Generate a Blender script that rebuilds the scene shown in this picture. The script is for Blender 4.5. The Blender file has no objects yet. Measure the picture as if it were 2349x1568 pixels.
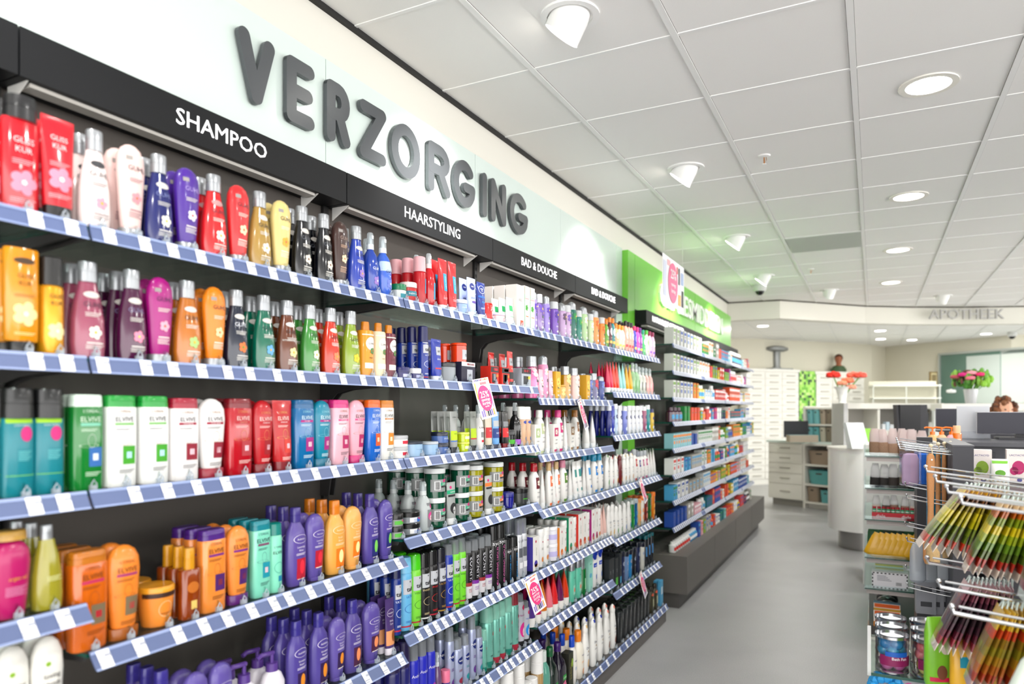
import bpy, math, random
from math import sin, cos, pi, radians as R
from mathutils import Matrix, Vector
random.seed(7)
SC = bpy.context.scene
COL = SC.collection
# ------------------------------------------------------------------ camera, world, exposure
CX, CZ, FP = 1.64, 1.45, 1622.0
TH = math.atan(829.5/1622.0); ST, CT = sin(TH), cos(TH)
cam = bpy.data.cameras.new('camera'); camo = bpy.data.objects.new('camera', cam); COL.objects.link(camo)
camo.location = (CX, 0, CZ); camo.rotation_euler = (pi/2, 0, TH)
cam.sensor_width = 36; cam.lens = 36*FP/2349; cam.shift_y = 155/2349
cam.clip_start = .05; cam.clip_end = 60
cam.dof.use_dof = True; cam.dof.focus_distance = 2.65; cam.dof.aperture_fstop = 2.2
SC.camera = camo
W = bpy.data.worlds.new('world'); SC.world = W; W.use_nodes = True
W.node_tree.nodes['Background'].inputs[0].default_value = (1, .985, .965, 1)
W.node_tree.nodes['Background'].inputs[1].default_value = 2.6
SC.view_settings.view_transform = 'Standard'; SC.view_settings.look = 'None'
SC.view_settings.gamma = 1; SC.view_settings.exposure = .83
SC.cycles.use_denoising = True
SC.cycles.max_bounces = 8; SC.cycles.diffuse_bounces = 4; SC.cycles.glossy_bounces = 3
SC.cycles.transparent_max_bounces = 24; SC.cycles.sample_clamp_indirect = 4
SC.cycles.caustics_reflective = False; SC.cycles.caustics_refractive = False

def lamp(name, typ, loc, power, tgt=None, size=.1, angle=60, blend=.8, col=(1, .98, .95)):
    l = bpy.data.lights.new(name, typ); l.energy = power; l.color = col
    if typ == 'SPOT': l.spot_size = R(angle); l.spot_blend = blend; l.shadow_soft_size = size
    if typ == 'AREA': l.shape = 'DISK'; l.size = size
    o = bpy.data.objects.new(name, l); COL.objects.link(o); o.location = loc
    d = Vector(tgt)-Vector(loc) if tgt else Vector((0, 0, -1))
    o.rotation_euler = d.to_track_quat('-Z', 'Y').to_euler()
    return o
GIMBALS = [(.68, .53), (.68, 2.33), (.67, 4.11), (.65, 5.94), (.62, 7.79), (1.18, 9.08), (2.4, 10.16)]
FLUSH = [(1.85, -.07), (1.85, 1.73), (1.85, 3.53), (1.845, 5.32), (1.83, 7.06), (1.81, 8.83), (3.65, 1.73), (3.65, 3.53), (3.65, 5.3), (3.65, 7.1)]  # the far right column is out of view, added for lighting
for x, y in GIMBALS:
    if y < 8: lamp('gimbal_light', 'SPOT', (x-.12, y, 2.72), 24 if y < 1 else 60 if y < 3 else 46 if y < 5 else 80, (.0, y+.12, 2.0), .05, 84, .9)
    else: lamp('gimbal_light', 'SPOT', (x-.05, y+.05, 2.72), 22, (x-.4, y+1.2, 1.6), .05, 80, 1)
for x, y in FLUSH: lamp('downlight_light', 'AREA', (x, y, 2.82), 9, None, .17)

def W3(u, v, d):
    r = (u-1174.5)/FP*d
    return Vector((CX+r*CT-d*ST, r*ST+d*CT, CZ+(939-v)*d/FP))
def yat(u, dx):
    d = FP*dx/(CT*(2004-u)); return (d-ST*dx)/CT
def dep(x, y): return -(x-CX)*ST+y*CT

# ------------------------------------------------------------------ materials
def srgb(h):
    h = h.lstrip('#'); c = [int(h[i:i+2], 16)/255 for i in (0, 2, 4)]
    return tuple(((x+.055)/1.055)**2.4 if x > .04045 else x/12.92 for x in c)
MC = {}
def mat(col, rough=.35, metal=0, emit=0, coat=0, name=None, trans=0, ior=1.45, noise=0):
    key = (col, rough, metal, emit, coat, trans, noise)
    if key in MC: return MC[key]
    m = bpy.data.materials.new(name or 'paint'); m.use_nodes = True
    b = m.node_tree.nodes['Principled BSDF']; c = srgb(col)
    b.inputs['Base Color'].default_value = (*c, 1)
    b.inputs['Roughness'].default_value = rough; b.inputs['Metallic'].default_value = metal
    b.inputs['Transmission Weight'].default_value = trans; b.inputs['IOR'].default_value = ior
    if coat: b.inputs['Coat Weight'].default_value = coat; b.inputs['Coat Roughness'].default_value = .08
    if emit:
        b.inputs['Emission Color'].default_value = (*c, 1); b.inputs['Emission Strength'].default_value = emit
    if noise:
        nt = m.node_tree; n = nt.nodes.new('ShaderNodeTexNoise'); n.inputs['Scale'].default_value = 260
        tc = nt.nodes.new('ShaderNodeTexCoord'); nt.links.new(tc.outputs['Object'], n.inputs['Vector'])
        mx = nt.nodes.new('ShaderNodeMix'); mx.data_type = 'RGBA'
        mx.inputs[6].default_value = (*[x*(1-noise) for x in c], 1); mx.inputs[7].default_value = (*[min(1, x*(1+noise)) for x in c], 1)
        nt.links.new(n.outputs['Fac'], mx.inputs[0]); nt.links.new(mx.outputs[2], b.inputs['Base Color'])
    MC[key] = m; return m
def clear(col='eef6f4', refl=.12, key='clear'):
    k = (col, refl, key)
    if k in MC: return MC[k]
    m = bpy.data.materials.new('clear_plastic'); m.use_nodes = True; nt = m.node_tree; nt.nodes.clear()
    o = nt.nodes.new('ShaderNodeOutputMaterial'); t = nt.nodes.new('ShaderNodeBsdfTransparent'); g = nt.nodes.new('ShaderNodeBsdfPrincipled' if refl > .2 else 'ShaderNodeBsdfGlossy')
    g.inputs[0].default_value = (*srgb(col), 1); g.inputs['Roughness'].default_value = .06
    t.inputs[0].default_value = (*srgb(col), 1); mx = nt.nodes.new('ShaderNodeMixShader')
    lw = nt.nodes.new('ShaderNodeLayerWeight'); lw.inputs[0].default_value = .25
    ma = nt.nodes.new('ShaderNodeMath'); ma.operation = 'MULTIPLY_ADD'; ma.inputs[1].default_value = .55; ma.inputs[2].default_value = refl; ma.use_clamp = True
    nt.links.new(lw.outputs['Fresnel'], ma.inputs[0]); nt.links.new(ma.outputs[0], mx.inputs[0])
    nt.links.new(t.outputs[0], mx.inputs[1]); nt.links.new(g.outputs[0], mx.inputs[2]); nt.links.new(mx.outputs[0], o.inputs[0])
    MC[k] = m; return m
def dk(c):
    return ''.join('%02x' % int(243*(int(c[i:i+2], 16)/255)**1.22) for i in (0, 2, 4))
def P(c): return mat(dk(c), .32, coat=.25)         # moulded plastic
def Q(c): return mat(dk(c), .14, coat=.6)          # glossy liquid-filled bottle
def PR(c): return mat(dk(c), .45)                  # print
SILV = lambda: mat('a4a7ab', .3, .6)
CARD = lambda c: mat(dk(c), .5)

# ------------------------------------------------------------------ mesh building
def cpow(x, p): return math.copysign(abs(x)**p, x)
class MB:
    def __init__(s): s.v = []; s.f = []; s.m = []; s.mats = []; s.body = None
    def mi(s, m):
        if m not in s.mats: s.mats.append(m)
        return s.mats.index(m)
    def face(s, idx, m): s.f.append(tuple(idx)); s.m.append(s.mi(m))
    def loft(s, prof, m, n=2.2, seg=20, off=(0, 0, 0), topm=None, closed=True, body=False):
        """prof: (z, half width along y, half depth along x[, exponent])"""
        base = len(s.v); k = len(prof)
        for p in prof:
            e = 2/(p[3] if len(p) > 3 else n)
            for i in range(seg):
                a = 2*pi*(i+.5)/seg
                s.v.append((p[2]*cpow(cos(a), e)+off[0], p[1]*cpow(sin(a), e)+off[1], p[0]+off[2]))
        for j in range(k-1):
            for i in range(seg):
                a = base+j*seg+i; b = base+j*seg+(i+1) % seg
                s.face((a, b, b+seg, a+seg), m)
        if closed:
            s.face([base+i for i in range(seg)][::-1], m)
            s.face([base+(k-1)*seg+i for i in range(seg)], topm or m)
        if body: s.body = (prof, n)
    def box(s, x0, x1, y0, y1, z0, z1, m, mats=None):
        b = len(s.v)
        for z in (z0, z1):
            for x, y in ((x0, y0), (x1, y0), (x1, y1), (x0, y1)): s.v.append((x, y, z))
        mm = mats or {}
        for nm, f in (('-z', (3, 2, 1, 0)), ('+z', (4, 5, 6, 7)), ('-y', (0, 1, 5, 4)), ('+x', (1, 2, 6, 5)), ('+y', (2, 3, 7, 6)), ('-x', (3, 0, 4, 7))):
            s.face([b+i for i in f], mm.get(nm, m))
    def prism(s, pts, axis, a0, a1, m):
        """pts 2-D polygon, extruded along axis ('x','y','z')"""
        b = len(s.v); n = len(pts)
        for a in (a0, a1):
            for p, q in pts: s.v.append({'x': (a, p, q), 'y': (p, a, q), 'z': (p, q, a)}[axis])
        s.face(list(range(b, b+n)), m); s.face(list(range(b+n, b+2*n))[::-1], m)
        for i in range(n): s.face((b+i, b+n+i, b+n+(i+1) % n, b+(i+1) % n), m)
    def cyl(s, c, r, z0, z1, m, seg=24, r2=None, topm=None):
        s.loft([(z0, r, r), (z1, r2 or r, r2 or r)], m, 2, seg, (c[0], c[1], 0), topm)
    def tube(s, pts, r, m, seg=8):
        P_ = [Vector(p) for p in pts]; b = len(s.v); n = len(P_)
        for i, p in enumerate(P_):
            t = (P_[min(i+1, n-1)]-P_[max(i-1, 0)]).normalized()
            a = t.cross(Vector((0, 0, 1)) if abs(t.z) < .95 else Vector((1, 0, 0))).normalized(); c = t.cross(a)
            for j in range(seg):
                q = p+(a*cos(2*pi*j/seg)+c*sin(2*pi*j/seg))*r; s.v.append(tuple(q))
        for i in range(n-1):
            for j in range(seg): s.face((b+i*seg+j, b+i*seg+(j+1) % seg, b+(i+1)*seg+(j+1) % seg, b+(i+1)*seg+j), m)
        s.face([b+j for j in range(seg)][::-1], m); s.face([b+(n-1)*seg+j for j in range(seg)], m)
    def ball(s, c, r, m, seg=12, rings=8, sq=(1, 1, 1)):
        b = len(s.v)
        for i in range(rings+1):
            for j in range(seg):
                a, t = pi*i/rings, 2*pi*j/seg
                s.v.append((c[0]+r*sq[0]*sin(a)*cos(t), c[1]+r*sq[1]*sin(a)*sin(t), c[2]+r*sq[2]*cos(a)))
        for i in range(rings):
            for j in range(seg):
                s.face((b+i*seg+j, b+(i+1)*seg+j, b+(i+1)*seg+(j+1) % seg, b+i*seg+(j+1) % seg), m)
    # ---- print laid on the front of the body
    def surf(s, u, v, eps):
        prof, n = s.body
        for j in range(len(prof)-1):
            if prof[j][0] <= v <= prof[j+1][0]: break
        p, q = prof[j], prof[j+1]; t = 0 if q[0] == p[0] else min(1, max(0, (v-p[0])/(q[0]-p[0])))
        a = p[1]+(q[1]-p[1])*t; b = p[2]+(q[2]-p[2])*t
        n = p[3] if len(p) > 3 else n
        k = min(.985, abs(u)/max(a, 1e-5))
        return (b*(1-k**n)**(1/n)+eps, max(-a*.985, min(a*.985, u)), v)
    def rect(s, u, v, w, h, m, eps=.0006, nx=6, ny=3):
        b = len(s.v); A = abs(s.surf(99, v, 0)[1]); lo = max(-A, u-w/2)/A; hi = min(A, u+w/2)/A; rd = s.body[1] <= 4
        if hi <= lo: hi = lo+.01
        if hi-lo > 1: nx = 14 if rd else 8
        if rd: us = [A*sin(math.asin(lo)+(math.asin(hi)-math.asin(lo))*i/nx) for i in range(nx+1)]
        else: us = [A*(lo+(hi-lo)*i/nx) for i in range(nx+1)]
        for j in range(ny+1):
            for i in range(nx+1): s.v.append(s.surf(us[i], v-h/2+h*j/ny, eps))
        for j in range(ny):
            for i in range(nx):
                a = b+j*(nx+1)+i; s.face((a, a+1, a+nx+2, a+nx+1), m)
    def ell(s, u, v, rx, ry, m, eps=.0008, hole=0):
        b = len(s.v); N = 18; rr = [1, hole] if hole else [1, .55, .02]
        for r in rr:
            for i in range(N): s.v.append(s.surf(u+rx*r*cos(2*pi*i/N), v+ry*r*sin(2*pi*i/N), eps))
        for k in range(len(rr)-1):
            for i in range(N):
                a = b+k*N+i; c = b+k*N+(i+1) % N; s.face((a, c, c+N, a+N), m)
        if not hole: s.face([b+(len(rr)-1)*N+i for i in range(N)], m)
    def text(s, st, u, v, h, m, rot=0, eps=.0012, maxw=None, bold=.0):
        vs, fs, wd = textgeo(st, bold); k = h
        if maxw and wd*k > maxw: k = maxw/wd
        b = len(s.v)
        for x, y in vs:
            x = (x-wd/2)*k; y = (y-.36)*h
            if rot: x, y = -y, x
            s.v.append(s.surf(u+x, v+y, eps))
        for f in fs: s.face([b+i for i in f], m)
    def mesh(s, name, sharp=35, smooth=True):
        me = bpy.data.meshes.new(name); me.from_pydata(s.v, [], s.f)
        for m in s.mats: me.materials.append(m)
        me.polygons.foreach_set('material_index', s.m)
        me.polygons.foreach_set('use_smooth', [smooth]*len(s.f))
        me.update()
        if smooth: me.set_sharp_from_angle(angle=R(sharp))
        return me
TG = {}
def textgeo(st, bold=0):
    k = (st, bold)
    if k in TG: return TG[k]
    c = bpy.data.curves.new('t', 'FONT'); c.body = st; c.size = 1; c.resolution_u = 2; c.offset = bold
    o = bpy.data.objects.new('t', c); COL.objects.link(o)
    dg = bpy.context.evaluated_depsgraph_get(); e = o.evaluated_get(dg); me = e.to_mesh()
    vs = [(v.co.x, v.co.y) for v in me.vertices]; fs = [tuple(p.vertices) for p in me.polygons]
    e.to_mesh_clear(); bpy.data.objects.remove(o); bpy.data.curves.remove(c)
    x0 = min(v[0] for v in vs); x1 = max(v[0] for v in vs)
    TG[k] = ([(x-x0, y) for x, y in vs], fs, x1-x0); return TG[k]

# ------------------------------------------------------------------ objects
def tag(o, label=None, cat=None, group=None, kind=None):
    if label: o['label'] = label
    if cat: o['category'] = cat
    if group: o['group'] = group
    if kind: o['kind'] = kind
    return o
def link(name, data, parent=None, loc=(0, 0, 0), rot=(0, 0, 0)):
    o = bpy.data.objects.new(name, data); COL.objects.link(o); o.parent = parent; o.location = loc; o.rotation_euler = rot
    return o
def obj(name, mb, parent=None, loc=(0, 0, 0), rot=(0, 0, 0), sharp=35, smooth=True):
    return link(name, mb.mesh(name, sharp, smooth), parent, loc, rot)
def thing(name, label, cat, loc=(0, 0, 0), rz=0, group=None):
    o = link(name, None, None, loc, (0, 0, rz)); o.empty_display_size = .05
    return tag(o, label, cat, group)
def struct(name, mb, smooth=False, loc=(0, 0, 0), rot=(0, 0, 0)):
    return tag(obj(name, mb, None, loc, rot, smooth=smooth), kind='structure')
def sign_text(mb, st, y0, y1, zb, cap, x, m, bold=.0, ext=.004):
    """raised lettering on a plane facing +x, from y0 to y1"""
    vs, fs, wd = textgeo(st, bold); b = len(mb.v); kx = (y1-y0)/wd; kz = cap/.73
    for x_ in (x+ext, x):
        for p in vs: mb.v.append((x_, y0+p[0]*kx, zb+p[1]*kz))
    n = len(vs); cnt = {}
    for f in fs:
        mb.face([b+i for i in f], m)
        for i in range(len(f)):
            e = (f[i], f[(i+1) % len(f)]); cnt[e] = 1
    for (i, j) in list(cnt):
        if (j, i) not in cnt: mb.face((b+i, b+n+i, b+n+j, b+j), m)
# ================================================================== SETTING
WHT = mat('f1f0ec', .6); CEIL = mat('f4f3f0', .8, noise=.02); WALLM = mat('e2dfd6', .7); BLACKM = mat('1b1a1a', .6)
def plane_struct(name, x0, x1, y0, y1, z, m, t=.05, up=True):
    b = MB(); b.box(x0, x1, y0, y1, z-t if up else z, z if up else z+t, m); return struct(name, b)
FL = bpy.data.materials.new('floor_vinyl'); FL.use_nodes = True
nt = FL.node_tree; B_ = nt.nodes['Principled BSDF']; tc = nt.nodes.new('ShaderNodeTexCoord')
n1 = nt.nodes.new('ShaderNodeTexNoise'); n1.inputs['Scale'].default_value = 180; n2 = nt.nodes.new('ShaderNodeTexNoise'); n2.inputs['Scale'].default_value = 3
for n in (n1, n2): nt.links.new(tc.outputs['Object'], n.inputs['Vector'])
ma = nt.nodes.new('ShaderNodeMath'); ma.operation = 'MULTIPLY_ADD'; ma.inputs[1].default_value = .35; nt.links.new(n2.outputs['Fac'], ma.inputs[0]); nt.links.new(n1.outputs['Fac'], ma.inputs[2])
cr = nt.nodes.new('ShaderNodeValToRGB'); cr.color_ramp.elements[0].position = .35; cr.color_ramp.elements[1].position = .95
cr.color_ramp.elements[0].color = (*srgb('949495'), 1); cr.color_ramp.elements[1].color = (*srgb('afafaf'), 1)
nt.links.new(ma.outputs[0], cr.inputs[0]); nt.links.new(cr.outputs[0], B_.inputs['Base Color']); B_.inputs['Roughness'].default_value = .38
plane_struct('floor', -3, 9, -3, 20, 0, FL)
plane_struct('ceiling', -3, 9, -3, 20, 2.85, CEIL, .05, False)
BAR = mat('f2f2f0', .5)
b = MB()
gx = [.39+.588*k for k in range(-5, 14)]; gy = [2.63+.59*k for k in range(-9, 29)]
for x in gx:
    b.box(x-.012, x+.012, -3, 20, 2.845, 2.852, BAR)
for y in gy:
    b.box(-3, 9, y-.008, y+.008, 2.8465, 2.851, BAR)
struct('trim_1', b)
b = MB()                       # thin grey strips, shade of the joints beside the bars put in as colour
for x in gx:
    for s in (-1, 1): b.box(x+s*.0125-.0012, x+s*.0125+.0012, -3, 20, 2.8485, 2.8515, mat('8f8d8a', .8))
for y in gy: b.box(-3, 9, y+.008, y+.0105, 2.8485, 2.8515, mat('8f8d8a', .8))
struct('trim_2', b)
# left wall
b = MB(); b.box(-.16, -.06, -3, 9.6, 0, 2.85, WALLM); struct('wall_left', b)
b = MB(); b.box(-.062, -.044, -3, 9.5, 2.832, 2.85, BLACKM); struct('trim_3', b)  # black strip paints in the shade of the gap at the wall top
# bulkhead over the pharmacy
bh = [(-.16, 9.49), (.58, 9.566), (.911, 9.93), (1.537, 10.637), (2.07, 11.01), (2.70, 11.36), (3.44, 11.64), (5.0, 12.1), (8.9, 12.6)]
def wallstrip(b, pts, z0, z1, t, m):
    n = len(pts)
    def nr(i):
        a = Vector(pts[max(0, i-1)]); c = Vector(pts[min(n-1, i+1)]); d = (c-a).normalized(); return Vector((-d.y, d.x))*t
    s = len(b.v)
    for i, p in enumerate(pts):
        q = Vector(p)+nr(i)
        for x, y in (p, tuple(q)):
            for z in (z0, z1): b.v.append((x, y, z))
    for i in range(n-1):
        a = s+4*i; c = a+4
        b.face((a, c, c+1, a+1), m); b.face((a+2, a+3, c+3, c+2), m); b.face((a, a+2, c+2, c), m); b.face((a+1, c+1, c+3, a+3), m)
    for a in (s, s+4*(n-1)): b.face((a, a+1, a+3, a+2), m)
b = MB(); wallstrip(b, bh, 2.61, 2.85, .14, mat('dedcd2', .6)); struct('wall_bulkhead', b)
b = MB(); wallstrip(b, [(x+.004, y-.012) for x, y in bh], 2.834, 2.848, .02, mat('3a3220', .6)); struct('trim_4', b)  # dark strip along the bulkhead, shade of the ceiling gap as colour
b = MB(); L_ = mat('b4b3b0', .4)
sign_text(b, 'APOTHEEK', 0, .98, 0, .137, 0, L_, 0, .03)
o = obj('pharmacy_sign', b, None, (2.297, 11.027, 2.667), (0, 0, R(-65.3)), smooth=False)
tag(o, 'pale grey raised letters APOTHEEK on the curved white bulkhead', 'sign')
# far walls of the pharmacy
WP = [(-1.6, 9.6), (-1.5, 13.7), (-.29, 14.8), (1.60, 17.1), (1.875, 17.83), (3.94, 16.09), (8.9, 17.4)]
b = MB(); wallstrip(b, WP, 0, 2.85, .1, mat('dbd7c6', .7)); struct('wall_back', b)
b = MB(); wallstrip(b, [(-.16, 9.62), (-1.6, 9.62)], 0, 2.85, .1, mat('dbd7c6', .7)); struct('wall_side', b)

# ------------------------------------------------------------------ ceiling fittings
EM = mat('fffaf0', .5, emit=9, name='lamp_glow')
def ring(b, c, r0, r1, z0, z1, m, seg=28):
    s = len(b.v)
    for i in range(seg):
        a = 2*pi*i/seg
        for r, z in ((r1, z1), (r1, z0), (r0, z0), (r0, z1)): b.v.append((c[0]+r*cos(a), c[1]+r*sin(a), z))
    for i in range(seg):
        for k in range(3): b.face((s+4*i+k, s+4*((i+1) % seg)+k, s+4*((i+1) % seg)+k+1, s+4*i+k+1), m)
WP_ = mat('f4f4f2', .35)
GD = ['nearest the camera, cut by the top frame edge', 'above the lettering wall, big and close', 'second along the row above the wall', 'third along the row above the wall', 'fourth along the row above the wall', 'right of the dome camera near the bulkhead', 'just before the pharmacy lettering']
for i, (x, y) in enumerate(GIMBALS):
    if y < 1: continue
    ang = pi if y < 8 else R(120)
    t = thing('gimbal_spotlight', 'white tilted ceiling spotlight, '+GD[i], 'lamp', (x, y, 2.85), ang, 'tilted spotlights in the ceiling')
    b = MB(); ring(b, (0, 0), .082, .105, -.008, 0, WP_); obj('trim_ring', b, t)
    def hring(k, f=1): return [((.0+.072*cos(q), .072*sin(q), 0.), (.01+.072*cos(q), .07*sin(q), -.022+.012*cos(q)), (.034+.056*f*cos(q), .058*f*sin(q), -.066+.046*f*cos(q)))[k] for q in [2*pi*j/28 for j in range(28)]]
    b = MB()
    for k in range(3): b.v += hring(k)
    for k in range(2):
        for j in range(28): b.face((k*28+j, (k+1)*28+j, (k+1)*28+(j+1) % 28, k*28+(j+1) % 28), WP_)
    obj('lamp_head', b, t)
    b = MB(); b.v += [(p_[0]+.001, p_[1], p_[2]-.001) for p_ in hring(2, .93)]; b.face(range(28), EM); obj('glowing_lens', b, t)
FD = {0: '', 1: '', 2: 'largest, at upper right of the ceiling', 3: 'second of the row above the aisle', 4: 'third of the row above the aisle', 5: 'farthest of the row before the bulkhead'}
for i, (x, y) in enumerate(FLUSH):
    if i in (0, 1) or x > 3: continue
    t = thing('round_downlight', 'round flush white ceiling downlight, '+FD[i], 'lamp', (x, y, 2.85), 0, 'flush downlights above the aisle')
    b = MB(); ring(b, (0, 0), .088, .115, -.006, 0, mat('f0ede4', .4)); obj('trim_ring', b, t)
    b = MB(); b.cyl((0, 0), .09, -.003, -.001, EM, 28); obj('glowing_lens', b, t)
    b = MB()
    for k in range(-4, 5): b.box(-math.sqrt(.0074-(k*.018)**2), math.sqrt(.0074-(k*.018)**2), k*.018-.0012, k*.018+.0012, -.0055, -.003, mat('d9dcdc', .3))
    obj('louvre', b, t)
for u, v, w in ((1750, 747, 'left of the metal apparatus'), (2019, 758, 'nearest of the middle pair'), (2020, 777, 'behind the middle pair'), (2092, 779, 'farthest, above the wall picture'), (2262, 765, 'beneath the sign, left one'), (2298, 743, 'just beneath the lettering sign')):
    d = 1.4*FP/(939-v); p = W3(u, v, d)
    t = thing('pharmacy_downlight', 'small glowing downlight in pharmacy ceiling, '+w, 'lamp', (p.x, p.y, 2.85), 0, 'downlights beyond the bulkhead')
    b = MB(); ring(b, (0, 0), .088, .11, -.006, 0, WP_, 20); obj('trim_ring', b, t)
    b = MB(); b.cyl((0, 0), .09, -.004, -.001, EM, 20); obj('glowing_lens', b, t)
for x, y in ((.5, 12.4), (2.2, 14.2), (4.5, 13.2), (3.2, 15.0)): lamp('downlight_light', 'AREA', (x, y, 2.82), 20, None, .3)
for x, y, w in ((W3(1753, 355, 3.9).x, W3(1753, 355, 3.9).y, 'nearer, mid ceiling'), (W3(1860, 616, 7.05).x, W3(1860, 616, 7.05).y, 'farther, tiny, before the bulkhead')):
    t = thing('fire_sprinkler', 'small white and brass ceiling sprinkler, '+w, 'sprinkler', (x, y, 2.85), 0, 'ceiling sprinklers')
    b = MB(); b.loft([(0, .034, .034), (-.006, .03, .03), (-.01, .012, .012)], WP_, 2); obj('escutcheon', b, t)
    b = MB(); b.tube([(0, 0, -.008), (0, 0, -.045)], .0035, mat('b5763c', .3, .6)); b.tube([(.01, 0, -.01), (.012, 0, -.025), (0, 0, -.042)], .0015, mat('b5763c', .3, .6)); b.cyl((0, 0), .012, -.05, -.047, WP_, 12); obj('nozzle', b, t)
b = MB(); b.box(.98+.014, 1.568-.014, 6.17+.01, 6.76-.012, 2.843, 2.85, mat('c6c9c2', .8))
for k in range(26): b.box(1.0, 1.55, 6.19+k*.0215, 6.193+k*.0215, 2.8415, 2.843, mat('aeb1aa', .8))
tag(obj('ceiling_vent', b, smooth=False), 'grey perforated ventilation tile in the white ceiling', 'vent')
def dome(u, v, d, s, lab):
    p = W3(u, v, d); t = thing('dome_camera', lab, 'camera', (p.x, p.y, 2.85))
    b = MB(); b.loft([(0, .06*s, .06*s), (-.04*s, .06*s, .06*s), (-.06*s, .05*s, .05*s)], mat('c9cac8', .4), 2); obj('housing', b, t)
    b = MB(); b.ball((0, 0, -.055*s), .042*s, mat('181818', .08), 14, 8); obj('dark_dome', b, t)
dome(1743, 655, 7.95, 1.2, 'grey ceiling security camera above the green sign end')
dome(2322, 762, 12.8, 1.3, 'tiny dome camera in the far pharmacy ceiling')

# ------------------------------------------------------------------ wall shelving structure
BACK = mat('524d49', .6); BACK.node_tree.nodes['Principled BSDF'].inputs['Specular IOR Level'].default_value = .25; FAS = mat('161719', .5); FAS.node_tree.nodes['Principled BSDF'].inputs['Specular IOR Level'].default_value = .2; PANEL = mat('d4e1dc', .12, coat=.5); DARK = mat('2c2b2c', .5)
GREEN = mat('6fc03a', .35, coat=.2); LIGHTSTRIP = mat('c9c5be', .4, emit=.0, name='strip_metal')
BAYS = [(-.98, -.18), (-.18, .82), (.82, 1.82), (1.82, 2.82), (2.82, 3.82), (3.82, 4.80)]
BN = ['bay behind the camera', 'unmarked bay at left edge', 'shampoo bay', 'hairstyling bay', 'first bath bay', 'last bath bay']
TX = [None, None, ('SHAMPOO', yat(404, 1.54), yat(611, 1.54)), ('HAARSTYLING', yat(928, 1.54), yat(1055, 1.54)), ('BAD & DOUCHE', yat(1196, 1.54), yat(1277, 1.54)), ('BAD & DOUCHE', yat(1357, 1.54), yat(1411, 1.54))]
for i, (y0, y1) in enumerate(BAYS):
    if i == 0: continue
    t = thing('shelving_bay', 'dark grey wall shelving frame of the '+BN[i], 'shelving', (0, y0, 0), 0, 'dark shelving bays')
    w = y1-y0
    b = MB(); b.box(-.045, 0, .004, w-.004, .1, 2.16, BACK); obj('back_panel', b, t, smooth=False)
    b = MB(); b.box(-.02, .012, -.012, .012, .1, 2.13, mat('1d1c1c', .5))
    for k in range(60): b.box(.011, .0125, -.005, .005, .2+k*.032, .215+k*.032, mat('050505', .8))
    obj('upright', b, t, smooth=False)
    b = MB(); b.box(-.04, .372, 0, w, .0, .102, mat('5c5856', .5)); obj('plinth', b, t, smooth=False)
    f = thing('fascia_board', 'black fascia board '+('lettered '+TX[i][0]+(' nearer of the two' if i == 4 else ' farther of the two' if i == 5 else '') if TX[i] else 'cut off at the left edge'), 'sign board', (0, y0, 0), 0, 'black fascia boards')
    b = MB(); b.box(.005, .10, .002, w-.002, 2.127, 2.228, FAS); obj('casing', b, f, smooth=False)
    b = MB(); b.box(.045, .082, .03, w-.13, 2.119, 2.127, LIGHTSTRIP); obj('light_strip', b, f, smooth=False)
    b = MB()
    for yy in (.02, w-.125): b.prism([(.02, 2.127), (.09, 2.127), (.02, 2.085)], 'y', yy, yy+.004, mat('d8d6d2', .4))
    obj('bracket', b, f, smooth=False)
    if TX[i]:
        b = MB(); sign_text(b, TX[i][0], TX[i][1]-y0, TX[i][2]-y0, 2.161, .042, .1005, mat('ffffff', .4, emit=.5), 0, .001)
        obj('lettering', b, f, smooth=False)
PY = [-.3, .826, 1.82, 2.815, 3.81, 4.81, 4.95]
PN = ['leftmost, washed by lamp light', 'leftmost big one behind letters V and E', 'behind letters R to G', 'behind the last letters', 'blank one right of the lettering', 'narrow strip beside green column']
for i in range(6):
    b = MB(); b.box(-.03, .01, PY[i]+.0015, PY[i+1]-.0015, 2.18 if i < 5 else .1, 2.622, PANEL)
    tag(obj('wall_cladding', b, smooth=False), 'pale green-white wall panel, '+PN[i], 'panel', 'pale wall panels above the shelves')
# big letters
LT = {'V': (.60, [[(0, 1), (.3, 0), (.6, 1)]]), 'E': (.5, [[(.5, 1), (0, 1), (0, 0), (.5, 0)], [(0, .5), (.45, .5)]]),
 'R': (.55, [[(0, 0), (0, 1), (.28, 1)]+[(.28+.25*sin(a), .74+.26*cos(a)) for a in [k*pi/8 for k in range(1, 8)]]+[(.28, .48), (0, .48)], [(.3, .48), (.55, 0)]]),
 'Z': (.6, [[(0, 1), (.6, 1), (0, 0), (.6, 0)]]), 'O': (.78, [[(.39+.39*sin(a), .5+.5*cos(a)) for a in [k*pi/14 for k in range(29)]]]),
 'G': (.7, [[(.38+.38*cos(a), .5+.5*sin(a)) for a in [R(45)+k*R(285)/22 for k in range(23)]]+[(.74, .42), (.42, .42)]]),
 'I': (.001, [[(0, 0), (0, 1)]]), 'N': (.5, [[(0, 0), (0, 1), (.5, 0), (.5, 1)]])}
LET = [('V', 549, 633), ('E', 660, 724), ('R', 752, 806), ('Z', 828, 888), ('O', 900, 966), ('R', 985, 1035), ('G', 1043, 1090), ('I', 1103, 1125), ('N', 1129, 1163), ('G', 1172, 1211)]
ORD = ['first', 'second', 'third', 'fourth', 'fifth', 'sixth', 'seventh', 'eighth', 'ninth', 'tenth', 'eleventh', 'twelfth', 'thirteenth', 'fourteenth', 'fifteenth', 'sixteenth', 'seventeenth', 'eighteenth', 'nineteenth', 'twentieth', 'twenty-first', 'twenty-second', 'twenty-third', 'twenty-fourth', 'twenty-fifth', 'twenty-sixth']
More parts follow.
